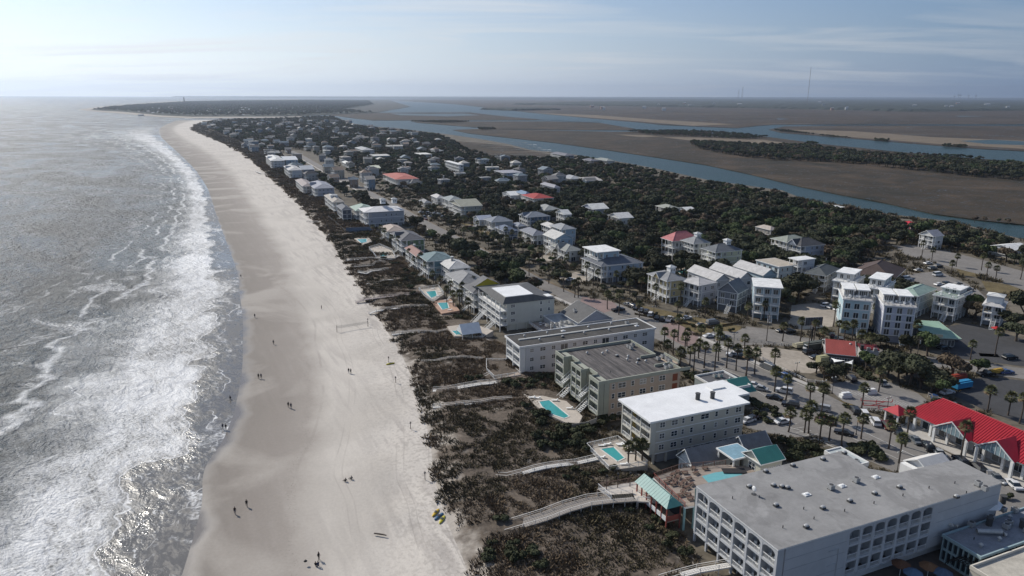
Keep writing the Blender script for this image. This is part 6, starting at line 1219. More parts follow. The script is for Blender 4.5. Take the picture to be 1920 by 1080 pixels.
def blocked(x, y, pad=0):
    for c in FOOT:
        dx, dy = x - c[0], y - c[1]
        if dx * dx + dy * dy > 4000: continue
        if abs(dx * c[2].x + dy * c[2].y) < c[4] + pad and abs(dx * c[3].x + dy * c[3].y) < c[5] + pad: return True
        k = math.hypot(x, y); sh = (6 + pad) if k < 480 else 3.5; fx, fy = dx + x / k * sh, dy + y / k * sh
        if abs(fx * c[2].x + fy * c[2].y) < c[4] + pad * .5 - 1 and abs(fx * c[3].x + fy * c[3].y) < c[5] + pad * .5 - 1: return True
    return False
CLB = [(min(p[0] for p in q), max(p[0] for p in q), min(p[1] for p in q), max(p[1] for p in q), q) for q in CLEAR]
def cleared(x, y): return any(a < x < b and c < y < d and inpoly(x, y, q) for a, b, c, d, q in CLB)
ZC = [(395, 231), (430, 226), (520, 224), (600, 220), (625, 220), (660, 235), (742, 242), (820, 252), (838, 262), (880, 284), (935, 303), (1045, 299), (1100, 297), (1178, 309), (1240, 321), (1325, 340), (1467, 360), (1594, 390), (1700, 406), (1785, 418), (1925, 454), (2200, 520), (2200, 560), (1920, 505), (1850, 484), (1750, 458), (1690, 455), (1640, 478), (1600, 498), (1700, 560), (1810, 590), (1740, 604), (1640, 600), (1560, 560), (1480, 570), (1410, 590), (1330, 575), (1230, 562), (1150, 556), (1110, 545), (1060, 534), (1000, 505), (960, 488), (900, 455), (820, 415), (760, 382), (700, 350), (650, 322), (600, 295), (560, 280), (520, 290), (580, 318), (640, 352), (700, 384), (760, 418), (800, 440), (860, 470), (930, 500), (1010, 545), (1040, 562), (1010, 566), (950, 548), (900, 520), (860, 480), (800, 446), (700, 398), (640, 366), (560, 318), (500, 286), (440, 262), (400, 245)]
AVN = [p.to_tuple() for p in offs(av, 70)[0]] + [p.to_tuple() for p in reversed(offs(av, 26)[1])]
BANK = [q for q in LANDPX if 600 < q[0] < 2400]
def bank_y(x):
    for (a, b), (c, d) in zip(BANK[:-1], BANK[1:]):
        if a <= x <= c: return b + (d - b) * (x - a) / (c - a)
    return 0
zw = [P(x, y) for x, y in ZC]; ys = [p.y for p in zw]; xs = [p.x for p in zw]; trees = []
Y = min(ys)
while Y < max(ys):
    st = 7.0 + max(0, Y - 500) / 420
    X = min(xs)
    while X < max(xs):
        x = X + random.uniform(-.45, .45) * st; y = Y + random.uniform(-.45, .45) * st; X += st
        if not inpoly(x, y, zw) or blocked(x, y, 1.5 if Y < 480 else .2) or cleared(x, y): continue
        s = random.choice((random.uniform(.42, .8), random.uniform(.7, 1.1), random.uniform(.95, 1.35))) * (1 if Y < 380 else max(.74, 1 - (Y - 380) / 1100)); tx, ty = PX((x, y, 1.5 + 8.3 * s))
        if tx > 640 and ty < bank_y(tx): continue
        if inpoly(x, y, AVN):
            s *= .55
        trees.append((x, y, s))
    Y += st
trees.sort(key=lambda t: math.hypot(t[0], t[1]) / t[2])
extra_oaks = [(1738, 668, 1.0), (1706, 668, .8), (1785, 709, 1.15), (1832, 701, .7), (1664, 706, .95), (1684, 716, 1.0), (1705, 723, 1.05), (1726, 729, 1.05), (1746, 737, .95), (1700, 703, .9), (1640, 700, .8), (1622, 694, .7), (1756, 744, .8), (1828, 600, 1.25), (1812, 592, 1.1), (1905, 640, 1.2), (1890, 620, .9), (1918, 600, 1.1), (1650, 648, .6), (1738, 655, .55), (1530, 700, .7), (1545, 712, .7), (1560, 716, .75), (915, 512, 1.1), (935, 520, 1.2), (955, 528, 1.15), (940, 505, 1.1), (965, 518, 1.0), (905, 500, 1.0), (880, 478, .9), (862, 462, .8), (845, 452, .8)]
near = [(P(x, y).x, P(x, y).y, s) for x, y, s in extra_oaks] + trees[:268 - 32 + 32]
for i, (x, y, s) in enumerate(near):
    k = i % 5; kc = random.choice([k, k, k, k, 5, 6]); s *= random.uniform(.92, 1.08); z = random.uniform(.8, 1.05)
    r = add('live_oak', None, loc=(x, y, 1.45), rz=random.uniform(0, 6.28), scale=(s, s, s * z), cat='tree', group='live oaks of the island'); add('crown', OAKM[kc], r); add('trunk', TRUNKM[k], r)
    d = math.hypot(x, y); later(r, ('small' if s < .78 else 'broad' if s > 1.02 else 'mid-sized') + (' brownish bare-looking tree' if kc == 5 else ' lighter green tree' if kc == 6 else ' dark live oak'))
rest = trees[268:]
gn_scatter('oak_canopy', [(x, y, 1.4) for x, y, s in rest], rng.uniform(0, 6.28, len(rest)), [s * random.uniform(.85, 1.15) for x, y, s in rest], WHOLE, 'dark live oak canopy running up the island behind the nearest oaks', 'woods')
def wood(name, px, step, sc_, label, z=.9):
    poly = [P(x, y, z) for x, y in px]; xs = [p.x for p in poly]; ys = [p.y for p in poly]; q = []; s_ = []; Y = min(ys); pt = [(p.x, p.y) for p in poly]
    while Y < max(ys) + step:
        X = min(xs)
        while X < max(xs) + step:
            x = X + random.uniform(-.5, .5) * step; y = Y + random.uniform(-.5, .5) * step; X += step
            if inpoly(x, y, pt) and vnoise(x, y, 18, 6) > .16: q.append((x, y, z - .1)); s_.append(sc_ * random.uniform(.65, 1.15))
        Y += step
    if q: gn_scatter(name, q, rng.uniform(0, 6.28, len(q)), s_, WHOLE, label, 'woods')
wood('marsh_woods', [(1290, 269), (1360, 272), (1420, 275), (1500, 277), (1560, 284), (1630, 291), (1740, 300), (1860, 310), (1920, 314), (2400, 345), (2400, 372), (1920, 339), (1820, 332), (1740, 322), (1630, 311), (1560, 304), (1440, 300), (1360, 290), (1310, 279)], 7.5, .95, 'long dark wood on the marsh between the two creeks')
wood('marsh_woods', [(1175, 247), (1300, 247), (1380, 252), (1440, 258), (1400, 262), (1300, 257), (1220, 253)], 8.5, .7, 'low dark thicket at the creek fork')
for q, lb in (([(1443, 243.5), (1470, 248), (1560, 256.5), (1600, 261), (1560, 258), (1470, 245)], 'brush along the bank of the tan marsh flat'), ([(1510, 268), (1535, 269), (1530, 272), (1508, 271)], 'small clump on the creek bank'), ([(1640, 262), (1670, 264), (1665, 267), (1640, 265)], 'pair of low bushes on the far creek bank'),
              ([(1765, 273), (1810, 274), (1815, 278), (1770, 277)], 'dark clump of trees on the far bank'), ([(768, 228), (850, 227), (880, 229), (830, 231)], 'string of bushes on the marsh point'), ([(895, 241), (925, 240.5), (930, 243.5), (900, 244)], 'dark bush clump on the marsh tip'), ([(1700, 289), (1790, 294), (1850, 299), (1780, 298)], 'palmetto brush by the second creek'), ([(1780, 413), (1900, 417), (1912, 420), (1850, 420)], 'dark brush on the near marsh bank')):
    wood('marsh_brush', q, 6.5, .55, lb)
wood('barrier_woods', [(175, 206), (205, 201), (300, 194), (350, 191), (450, 189), (560, 188), (690, 189), (700, 196), (640, 206), (700, 211.5), (600, 215), (540, 217.4), (360, 217.4), (300, 214.5), (240, 209)], 26, 1.2, 'tree crowns over the hazy barrier island', 1.5)
# palms
def palm_mesh(seed, dead):
    g = random.Random(seed); mb = MB(); n = 30
    for i in range(n):
        a = i * 2.399 + g.uniform(-.2, .2); el = R(80) - (i / n) * R(125); L = g.uniform(.8, 1.15); m = DEAD if (dead and i > n - 7) else PALMG
        h = Vector((math.cos(a), math.sin(a), 0)); d = h * math.cos(el) + Vector((0, 0, 1)) * math.sin(el); tip = d * L + Vector((0, 0, .1)); sd_v = Vector((-h.y, h.x, 0))
        mb.poly([sd_v * .04, tip + sd_v * .03, tip - sd_v * .03, -sd_v * .04], m)
        for j in range(7):
            b_ = (j - 3) / 3 * 1.25; dd = (d * math.cos(b_) + sd_v * math.sin(b_)); e = tip + dd * g.uniform(.85, 1.15) + Vector((0, 0, -.12 - .35 * abs(b_) * .6)); w = (sd_v * math.cos(b_) - d * math.sin(b_)) * .14
            mb.poly([tip - w * .5, tip + w * .5, tip.lerp(e, .6) + w, e, tip.lerp(e, .6) - w], m)
    return mb.mesh('crown')
PCR = [palm_mesh(k, k % 2) for k in range(4)]; PTR = {}
def palm_trunk(h, k):
    if (h, k) not in PTR:
        mb = MB(); cv = [.0, .25, -.2][k]; mb.tube([(cv * math.sin(math.pi * t), 0, h * t - .2) for t in (0, .25, .5, .75, 1)], [.26, .2, .19, .19, .24], BARK, 7); PTR[(h, k)] = mb.mesh('trunk')
    return PTR[(h, k)]
def palm(px, py, h=None, z=None):
    p = P(px, py); zz = z if z is not None else gz(p.x, p.y); h = h or random.choice((5.5, 6.5, 7.5, 8.5)); k = random.randrange(3)
    r = add('palm_tree', None, loc=(p.x, p.y, zz), rz=random.uniform(0, 6.28), cat='palm', group='sabal palms of the town'); add('trunk', palm_trunk(h, k), r); add('crown', PCR[random.randrange(4)], r, (0, 0, h - .15), scale=random.uniform(.85, 1.05)); later(r, ('tall' if h > 8 else 'short' if h < 6 else 'mid-height') + ' sabal palm', (px, py))
    return r
PALMS = [(1394, 669), (1398, 705), (1415, 703), (1451, 693), (1452, 735), (1473, 750), (1515, 767), (1539, 783), (1647, 735), (1615, 768), (1508, 812), (1516, 812), (1478, 810), (1537, 822), (1554, 827), (1578, 836), (1614, 823), (1666, 842), (1685, 868), (1801, 859, 8.5), (1697, 838, 9.5), (1819, 674), (1866, 667), (1851, 773), (1890, 779), (1911, 794), (1271, 640), (1288, 650), (1312, 661), (1345, 645), (1347, 677), (1362, 690), (1293, 687), (1399, 707), (1139, 580), (1160, 590), (1198, 595), (1270, 595), (1245, 650), (1793, 500), (1840, 507), (1848, 526), (1865, 528), (1747, 488), (1727, 485), (1913, 524), (1783, 514), (992, 517), (1029, 532), (1057, 547), (1077, 558), (1084, 558), (1017, 487), (872, 430), (870, 454), (903, 452), (1177, 879, 5.5), (1191, 873, 5.5), (1203, 873, 5.5), (1432, 600), (1500, 640), (1467, 640), (1525, 650), (1541, 660), (1480, 600), (1402, 600), (1240, 560), (1322, 590), (1275, 575), (1228, 575), (1155, 535), (1175, 535), (1222, 545), (1262, 665), (1250, 675), (1275, 690), (1300, 700), (1320, 690), (1340, 700), (1310, 672), (1283, 672), (1380, 695), (1625, 660), (1632, 668), (1612, 655), (1570, 640), (1580, 655), (1597, 640), (1643, 612), (1648, 625), (1640, 600), (1704, 640), (1714, 652), (1570, 600), (1562, 612),
         (862, 585), (878, 590), (850, 582), (838, 575), (867, 572), (845, 560), (888, 560), (812, 540), (826, 545), (800, 520), (790, 512), (778, 505), (768, 498), (735, 470), (748, 476), (722, 462), (715, 450), (700, 445), (950, 470), (965, 478), (938, 468), (925, 460), (910, 455), (980, 486), (1000, 495), (1012, 500), (1040, 500), (1062, 510), (895, 440), (884, 436), (862, 425), (790, 400), (800, 408), (960, 455), (975, 460), (990, 468), (948, 452), (1100, 530), (1120, 540), (1180, 552), (1202, 548), (1345, 655, 7.5)]
for q in PALMS: palm(*q)
# shrubs
SHM = []
for s in range(3):
    C, Nn, L = crown_pts(1.5, 1.9, 6, 420, 300 + s); core = MB()
    for l in L: core.ell((l[0], l[1], l[2]), (l[3] * .8, l[3] * .8, l[3] * .55), BUSH, 6, 4)
    C[:, 2] -= .5; core.v = [(a, b, c - .5) for a, b, c in core.v]
    SHM.append(quads_mesh('shrub', C, Nn, rng.uniform(.1, .22, len(C)), [BUSH], .8, (core.v, core.f, [0] * len(core.f))))
def shrub(px, py, s):
    s *= .68 if py > 880 else .85
    p = P(px, py); o = add('shrub', SHM[random.randrange(3)], None, (p.x, p.y, gz(p.x, p.y) - .1), random.uniform(0, 6.28), cat='shrub', group='dark shrubs between buildings', scale=(s, s, s * random.uniform(.7, 1.1))); later(o, ('large' if s > 1.5 else 'small' if s < 1 else 'mid-sized') + ' dark shrub', (px, py))
SHR = [(1022, 846, 1.6), (1006, 832, 1.4), (1088, 842, 1.5), (1098, 850, 1.3), (1050, 835, 2), (1062, 822, 2.2), (1040, 848, 1.7), (1035, 830, 1.5), (1078, 828, 2.1), (1092, 822, 1.8), (1070, 840, 1.9), (1105, 815, 1.6), (1015, 805, 1.5), (1000, 790, 1.4), (1020, 790, 1.7), (985, 770, 1.3), (1140, 790, 1.8), (1132, 797, 1.6), (1150, 780, 1.9), (1120, 800, 1.4), (1162, 782, 1.6), (1128, 770, 1.3), (1092, 765, 1), (1075, 752, 1.1), (950, 725, 1.5), (965, 732, 1.6), (980, 722, 1.5), (1000, 722, 1.8), (1015, 715, 1.7), (1030, 712, 1.6), (1020, 735, 1.2), (995, 735, 1.3), (900, 716, 1.2), (878, 720, 1.4), (1000, 640, 1.2),
       (1380, 820, 1.5), (1475, 835, 1.8), (1490, 842, 2), (1505, 848, 1.9), (1520, 842, 1.6), (1480, 855, 1.7), (1495, 862, 1.5), (1530, 855, 1.4), (1545, 848, 1.2), (1600, 845, 1.7), (1612, 850, 1.8), (1625, 848, 2.0), (1638, 858, 1.9), (1650, 862, 1.5), (1596, 838, 1.3), (1625, 838, 1.6), (1420, 760, 1.6), (1432, 768, 1.8), (1445, 775, 1.7), (1425, 782, 1.5), (1440, 790, 1.4), (1458, 782, 1.3), (1410, 752, 1.5), (1290, 705, 1.8), (1305, 712, 1.9), (1320, 718, 1.8), (1280, 698, 1.6), (1330, 705, 1.7), (1345, 712, 1.6), (1265, 690, 1.5), (1355, 725, 1.4), (1340, 725, 1.5), (1590, 765, 1.2), (1602, 770, 1.4), (1830, 905, 1.3), (1890, 935, 1.4), (1760, 868, 1.2), (1745, 860, 1.0),
       (1590, 690, 1.6), (1605, 695, 1.6), (1575, 692, 1.4), (1620, 705, 1.7), (1633, 712, 1.6), (1650, 722, 1.7), (1560, 700, 1.5), (1770, 760, 1.4), (1755, 755, 1.3), (940, 990, 1.6), (925, 1030, 1.3), (915, 1055, 1.8), (950, 1050, 2.0), (975, 1065, 2.0), (1000, 1050, 1.6), (965, 1035, 1.5), (1010, 1070, 1.7), (1200, 960, 1.4), (1230, 985, 1.6), (1260, 1010, 1.5), (1285, 1040, 1.6), (1180, 970, 1.3), (1215, 1000, 1.2), (1250, 1035, 1.5), (1080, 890, 1.3), (1100, 900, 1.4), (1130, 895, 1.2), (1150, 888, 1.2), (1060, 905, 1.1), (770, 545, 1.5), (775, 558, 1.4), (760, 530, 1.6), (775, 520, 1.7), (790, 532, 1.7), (760, 515, 1.5), (745, 500, 1.5), (860, 600, 1.2), (690, 445, 1.5), (705, 455, 1.6), (720, 490, 1.5), (735, 500, 1.3), (1145, 560, 1.3), (1110, 525, 1.4), (1130, 540, 1.5), (1160, 548, 1.6), (1190, 556, 1.3), (1075, 500, 1.6), (1060, 495, 1.5), (1090, 515, 1.5), (1020, 500, 1.4), (1230, 590, 1.0), (1300, 612, 1.0), (1340, 620, 1.1), (1372, 622, 1.2), (1284, 606, .9), (1320, 612, .9), (1250, 596, .9)]
for q in SHR: shrub(*q)
# dune scrub: tens of thousands of tufts
SCR = M('dune_scrub', (.165, .125, .085), .95, .5, .9, rnd=.0, fine=.3, spec=.1); SCD = M('dune_scrub_dark', (.105, .088, .055), .95, .45, .9, fine=.3, spec=.1)
def tuft(seed, m, n=24, r=.7, h=.38):
    g = random.Random(seed); mb = MB()
    for i in range(n):
        a = g.uniform(0, 6.28); d = r * math.sqrt(g.random()); x, y = d * math.cos(a), d * math.sin(a); w = g.uniform(.05, .13); t = g.uniform(-.5, .5); hh = h * g.uniform(.45, 1.1); dx, dy = math.cos(a) * .3 + g.uniform(-.15, .15), math.sin(a) * .3 + g.uniform(-.15, .15); c, s = math.cos(a * 3), math.sin(a * 3)
        mb.poly([(x - w * c, y - w * s, -.1), (x + w * c, y + w * s, -.1), (x + dx + w * .6 * c, y + dy + w * .6 * s, hh), (x + dx - w * .6 * c, y + dy - w * .6 * s, hh)], m)
    return mb.mesh('tuft')
BWX = [([(944, 991), (978, 981), (1020, 968), (1062, 952), (1104, 940), (1146, 935), (1190, 932)], 3.0), ([(924, 893), (950, 889), (978, 882), (1000, 875), (1022, 870), (1050, 866), (1080, 863), (1120, 859)], 1.5), ([(1239, 1082), (1280, 1070), (1310, 1062), (1345, 1056), (1380, 1050)], 1.6), ([(812, 732), (840, 726), (870, 720), (900, 715), (932, 712)], 2.0), ([(812, 763), (840, 757), (870, 753), (900, 751), (925, 746), (960, 744)], 1.3), ([(790, 680), (815, 675), (843, 669), (870, 668), (905, 671)], 1.1), ([(735, 627), (755, 621), (785, 619), (819, 621), (842, 616)], 1.1), ([(692, 588), (705, 579), (735, 575), (765, 573), (801, 571)], 1.6), ([(668, 567), (681, 558), (713, 554), (749, 550), (789, 547)], 2.0), ([(687, 529), (711, 525), (718, 522), (737, 521)], .9), ([(672, 507), (687, 510), (696, 505), (728, 502)], 1.2), ([(664, 497), (700, 494), (705, 489), (722, 489)], 1.0), ([(650, 485), (696, 482), (712, 485), (735, 483), (748, 476)], 1.4), ([(648, 465), (672, 457), (690, 454)], 1.4), ([(616, 437), (650, 439), (664, 437)], .9), ([(608, 426), (642, 427)], .9), ([(584, 399), (606, 399), (627, 398)], 1.2), ([(575, 412), (620, 413)], .9), ([(480, 320), (488, 323), (518, 322)], 1.6), ([(552, 366), (575, 367)], 1.2), ([(547, 358), (573, 357), (590, 354)], 1.4)]
BWS = []
for q, w in BWX:
    wp = [P(x, y, 3) for x, y in q]
    for a, b_ in zip(wp[:-1], wp[1:]): BWS.append((a.x, a.y, b_.x, b_.y, w / 2 + .55))
BWA = np.array(BWS)
def on_walk(x, y):
    ax, ay, bx, by, r = BWA.T; dx, dy = bx - ax, by - ay; t = np.clip(((x - ax) * dx + (y - ay) * dy) / (dx * dx + dy * dy), 0, 1); return bool((((ax + t * dx - x) ** 2 + (ay + t * dy - y) ** 2) < r * r).any())
pts = []; sc = []; dk_ = []; npt = 0
pathq = [P(x, y).to_tuple() for x, y in [(815, 988), (850, 1000), (944, 984), (955, 996), (930, 1010), (900, 1040), (866, 1085), (820, 1060)]]; pathc = [P(x, y).to_tuple() for x, y in [(832, 905), (880, 890), (925, 888), (935, 898), (890, 903), (850, 912)]]
decks = [[P(x, y).to_tuple() for x, y in q] for q in ([(982, 738), (1018, 738), (1062, 748), (1092, 780), (1086, 797), (1060, 797), (1030, 782), (1000, 762)], [(1096, 835), (1158, 820), (1176, 835), (1220, 878), (1142, 890)], [(830, 606), (885, 600), (930, 618), (905, 638), (848, 634)], [(782, 540), (822, 535), (845, 555), (862, 585), (825, 592), (797, 560)])]
for i in range(NR - 1):
    c = (SV[i] + SB[i + 1]) / 2; dist = math.hypot(*c); area = abs(np.cross(SB[i] - SV[i], SV[i + 1] - SV[i])); 
    if c[1] < 90: dist = 150
    dens = 1.75 * min(1, (210 / dist) ** 1.7); n = int(area * dens); 
    for _ in range(min(n, 9000)):
        a, t = random.random(), random.random() ** .9 * 1.02 - .015; p = (SV[i] * (1 - a) + SV[i + 1] * a) * (1 - t) + (SB[i] * (1 - a) + SB[i + 1] * a) * t
        nz = float(vnoise(p[0], p[1], 7, 9)) * .6 + float(vnoise(p[0], p[1], 2.4, 4)) * .4
        e = 14 * (t + .01)
        if nz < .30 + max(0, .32 - e * .35) or inpoly(p[0], p[1], pathq) or (inpoly(p[0], p[1], pathc) and nz < .7) or any(inpoly(p[0], p[1], q) for q in decks) or on_walk(p[0], p[1]): continue
        pts.append((p[0], p[1], float(dune_z(p[0], p[1], max(0, t))))); k = max(1, (dist / 210) ** .8); sc.append(random.uniform(.45, 1.1) * min(k, 3.2) * (1.0 + (nz > .62) * .5)); dk_.append(float(vnoise(p[0], p[1], 16, 12)) + .25 * t > .62)
pts = np.array(pts); sc = np.array(sc); dk_ = np.array(dk_)
for nm, sel, m in (('dune_scrub', ~dk_, SCR), ('dune_scrub', dk_, SCD)):
    gn_scatter(nm, pts[sel], rng.uniform(0, 6.28, sel.sum()), sc[sel], [tuft(k, m) for k in range(4)], 'brown winter scrub over the dunes' if m is SCR else 'darker green-brown scrub in the dune hollows', 'scrub')
# rough growth over the bare ground of the town
tp = []; ts = []
for _ in range(26000):
    d = 140 + 520 * random.random() ** 1.4; a = R(random.uniform(-12, 36)); x, y = d * math.sin(a), d * math.cos(a)
    if not inpoly(x, y, [(p.x, p.y) for p in ledge] + [P(u, v).to_tuple() for u, v in LANDPX]) or cleared(x, y) or blocked(x, y, -2.8) or dune_at(x, y)[1] is not None: continue
    if float(vnoise(x, y, 6, 21)) < .42: continue
    tp.append((x, y, 1.5)); ts.append(random.uniform(.5, 1.3) * (d / 250 + .3))
gn_scatter('ground_cover', tp, rng.uniform(0, 6.28, len(tp)), ts, [tuft(20 + k, SCD, 22, .7, .6) for k in range(3)], 'low dark growth between the houses of the town', 'ground cover')
# ------------------------------------------------------------------ boardwalks
GREYW = M('silver_wood', (.40, .38, .35), .85, .2, 1.5, fine=.15); WWH = M('whitish_wood', (.66, .64, .60), .8, .12, 1.2)
def boardwalk(px, z, w, label, m=GREYW, rail=True, h=.8, railm=None, gapr=2.0, steps_=False):
    ps = [P(x, y, zz) for (x, y), zz in zip(px, z if isinstance(z, (list, tuple)) else [z] * len(px))]; ps = [p - Vector((0, 0, .75 if p.z > 3 and w < 2.5 else 0)) for p in ps]; c = ps[0].copy(); c.z = 0; pts = densify([p - c for p in ps], 2.0); r = add('boardwalk', None, loc=c, label=label, cat='boardwalk'); railm = railm or m
    w = w * (.8 if w < 2.5 else 1); a, b = offs(pts, w); fl = MB(); po = MB(); rl = MB()
    L = [0]
    for i in range(len(pts) - 1): L.append(L[-1] + (pts[i + 1] - pts[i]).length)
    n = int(L[-1] / .5); j = 0
    for i in range(n):
        s = (i + .5) / n * L[-1]
        while j < len(L) - 2 and L[j + 1] < s: j += 1
        t = (s - L[j]) / max(L[j + 1] - L[j], 1e-6); d = (pts[j + 1] - pts[j]).normalized() * .22; pa, pb = a[j].lerp(a[j + 1], t), b[j].lerp(b[j + 1], t)
        fl.hexa([pb - d - Vector((0, 0, .07)), pb + d - Vector((0, 0, .07)), pa + d - Vector((0, 0, .07)), pa - d - Vector((0, 0, .07)), pb - d, pb + d, pa + d, pa - d], m)
    for k in range(len(pts)):
        for q in (a[k], b[k]):
            g = gz(q.x + c.x, q.y + c.y) - .4; po.box(q.x - .05, q.x + .05, q.y - .05, q.y + .05, g, q.z + (h if rail else 0), railm)
    for q in (a, b):
        for k in range(len(pts) - 1):
            po.bar(q[k] - Vector((0, 0, .071)), q[k + 1] - Vector((0, 0, .071)), .07, .18, m)
            if rail: rl.bar(q[k] + Vector((0, 0, h)), q[k + 1] + Vector((0, 0, h)), .10, .04, railm); rl.bar(q[k] + Vector((0, 0, h * .5)), q[k + 1] + Vector((0, 0, h * .5)), .04, .05, railm)
    fl.build('planks', r, kind='stuff'); po.build('posts', r)
    if rail: rl.build('railing', r)
    return r
boardwalk([(944, 991), (978, 981), (1020, 968), (1062, 952), (1104, 940), (1146, 935), (1190, 932)], [2.4, 3.2, 3.8, 4.2, 4.5, 4.6, 4.6], 3.0, 'long wide beach ramp with dark rails leading to the pale landing', M('ramp_wood', (.26, .235, .21), .85, .2, 1), railm=WWH)
boardwalk([(924, 893), (950, 889), (978, 882), (1000, 875), (1022, 870), (1050, 866), (1080, 863), (1120, 859)], [2.3, 3.3, 3.6, 3.8, 3.8, 3.6, 3.3, 3.0], 1.5, 'curving narrow boardwalk ending at the white-fenced pool terrace', WWH)
boardwalk([(1239, 1082), (1280, 1070), (1310, 1062), (1345, 1056), (1380, 1050)], 3.8, 1.6, 'boardwalk cut off by the bottom edge below the hotel', WWH)
boardwalk([(812, 732), (840, 726), (870, 720), (900, 715), (932, 712)], [2.4, 3.5, 3.8, 3.8, 3.4], 2.0, 'boardwalk running to the terrace of the long white inn', WWH)
boardwalk([(812, 763), (840, 757), (870, 753), (900, 751), (925, 746), (960, 744)], [2.4, 3.4, 3.7, 3.7, 3.6, 3.4], 1.3, 'thin white boardwalk below the inn, just nearer than its twin', WWH)
boardwalk([(790, 680), (815, 675), (843, 669), (870, 668), (905, 671)], [2.2, 3.3, 3.7, 3.7, 3.4], 1.1, 'low white boardwalk just in front of the white tent', WWH)
boardwalk([(735, 627), (755, 621), (785, 619), (819, 621), (842, 616)], [2.3, 3.6, 3.8, 3.6, 3.2], 1.1, 'pale boardwalk reaching the pool behind the white tent', WWH)
boardwalk([(692, 588), (705, 579), (735, 575), (765, 573), (801, 571)], [2.0, 3.6, 3.9, 3.9, 3.8], 1.6, 'boardwalk with a bench end at the nearer of two side-by-side walks', WWH)
boardwalk([(668, 567), (681, 558), (713, 554), (749, 550), (789, 547)], [2.0, 3.6, 3.9, 3.9, 3.8], 2.0, 'wide boardwalk with a tall gate post above the volleyball net', M('rosy_wood', (.38, .33, .31), .8, .15, 1))
boardwalk([(687, 529), (711, 525), (718, 522), (737, 521)], 3.7, .9, 'short white boardwalk with a kink, lower of the three short ones', WWH, rail=False)
boardwalk([(672, 507), (687, 510), (696, 505), (728, 502)], 3.8, 1.2, 'short boardwalk with a landing, middle of the three short ones', WWH)
boardwalk([(664, 497), (700, 494), (705, 489), (722, 489)], 3.8, 1.0, 'short grey boardwalk, upper of the three short ones', GREYW)
boardwalk([(650, 485), (696, 482), (712, 485), (735, 483), (748, 476)], 3.6, 1.4, 'straight pale boardwalk below the kidney pool', WWH)
boardwalk([(648, 465), (672, 457), (690, 454)], 3.4, 1.4, 'slanted grey boardwalk by the small blue pool', GREYW)
boardwalk([(616, 437), (650, 439), (664, 437)], 3.3, .9, 'thin pale boardwalk under the blue dune fence', WWH, rail=False)
boardwalk([(608, 426), (642, 427)], 3.3, .9, 'pair-mate thin boardwalk just beyond the fence line', WWH, rail=False)
boardwalk([(584, 399), (606, 399), (627, 398)], 3.4, 1.2, 'bright straight boardwalk below the round-decked house', WWH, rail=False)
boardwalk([(575, 412), (620, 413)], 3.3, .9, 'faint boardwalk in the scrub left of the green-roofed house', GREYW, rail=False)
boardwalk([(480, 320), (488, 323), (518, 322)], 3.6, 1.6, 'pale boardwalk in front of the flat white-roofed house far up the beach', WWH, rail=False)
boardwalk([(552, 366), (575, 367)], 3.3, 1.2, 'short bright boardwalk far up among beach houses', WWH, rail=False)
boardwalk([(547, 358), (573, 357), (590, 354)], 3.3, 1.4, 'grey landing walk beside the lilac-grey gabled house', WWH, rail=False)
for i in range(9):                      # docks across the tidal flat beyond the oaks
    y = 268 + i * 3.4; x0 = 880 + i * 11; x1 = 985 + i * 9
    a = P(x0, y, 1.2); b_ = P(x1, y + 1.2, 1.2); mb = MB(); mb.bar((0, 0, 1.6), b_ - a + Vector((0, 0, 1.6)), 1.4, .15, GREYW)
    for k in range(12): p = (b_ - a) * k / 11; mb.box(p.x - .1, p.x + .1, p.y - .1, p.y + .1, -.6, 1.4, GREYW)
    e = (b_ - a); mb.box(e.x - 3, e.x + 3, e.y - 3, e.y + 3, 1.61, 1.75, GREYW)
    if i in (2, 5, 7): mb.box(e.x - 2.6, e.x + 2.6, e.y - 2.6, e.y + 2.6, 4.2, 4.4, WHITE); [mb.box(e.x + s - .1, e.x + s + .1, e.y + t - .1, e.y + t + .1, 1.76, 4.19, WHITE) for s in (-2.4, 2.4) for t in (-2.4, 2.4)]
    o = mb.build('private_dock', loc=a, cat='dock', group='docks over the tidal flat'); later(o, 'thin wooden dock', (x1, y))
sheet('tidal_flat', [(838, 263), (900, 268), (955, 274), (1000, 284), (1046, 292), (1045, 298), (935, 302), (880, 283)], road_z(1), MARSH)
# long low fence of the dune property
def fence(px, z0, h, m, label, gap=2.2, name='fence', slat=True):
    pts = densify([P(x, y, z0) for x, y in px], gap); c = pts[0].copy(); r = add(name, None, loc=c, label=label, cat='fence'); mb = MB(); po = MB()
    for a, b in zip(pts[:-1], pts[1:]):
        a, b = a - c, b - c; mb.bar(a + Vector((0, 0, h)), b + Vector((0, 0, h)), .08, .12 if not slat else h * .9, m)
        if not slat: mb.bar(a + Vector((0, 0, h * .5)), b + Vector((0, 0, h * .5)), .06, .1, m)
    for p in pts: p = p - c; po.box(p.x - .08, p.x + .08, p.y - .08, p.y + .08, -.6, h + .1, m)
    mb.build('panels', r); po.build('posts', r); return r
fence([(616, 408), (630, 420), (648, 436), (652, 437)], 2.6, 1.6, M('dark_fence', (.07, .065, .06), .8), 'dark dune fence running down to the blue-walled terrace')
fence([(649, 436), (698, 434)], 2.6, 3.0, M('blue_wall', (.14, .18, .24), .8), 'long blue terrace wall facing the dunes')
fence([(1064, 806), (1100, 800), (1118, 793)], 2.4, 1.4, GREYW, 'pale fence between the beige condo and the shrubs')
fence([(1384, 650), (1430, 675), (1480, 700), (1512, 716), (1545, 720)], 1.5, .9, WWH, 'white rail fence between the sandy lot and the street', slat=False)
fence([(1365, 636), (1400, 640), (1440, 644), (1490, 652)], 1.5, .9, GREYW, 'low post fence at the back of the sandy lot', slat=False)
fence([(1625, 812), (1668, 832), (1710, 852), (1760, 878), (1830, 915)], 1.6, 1.0, WWH, 'pale railing in front of the red shopping row', slat=False) if False else None
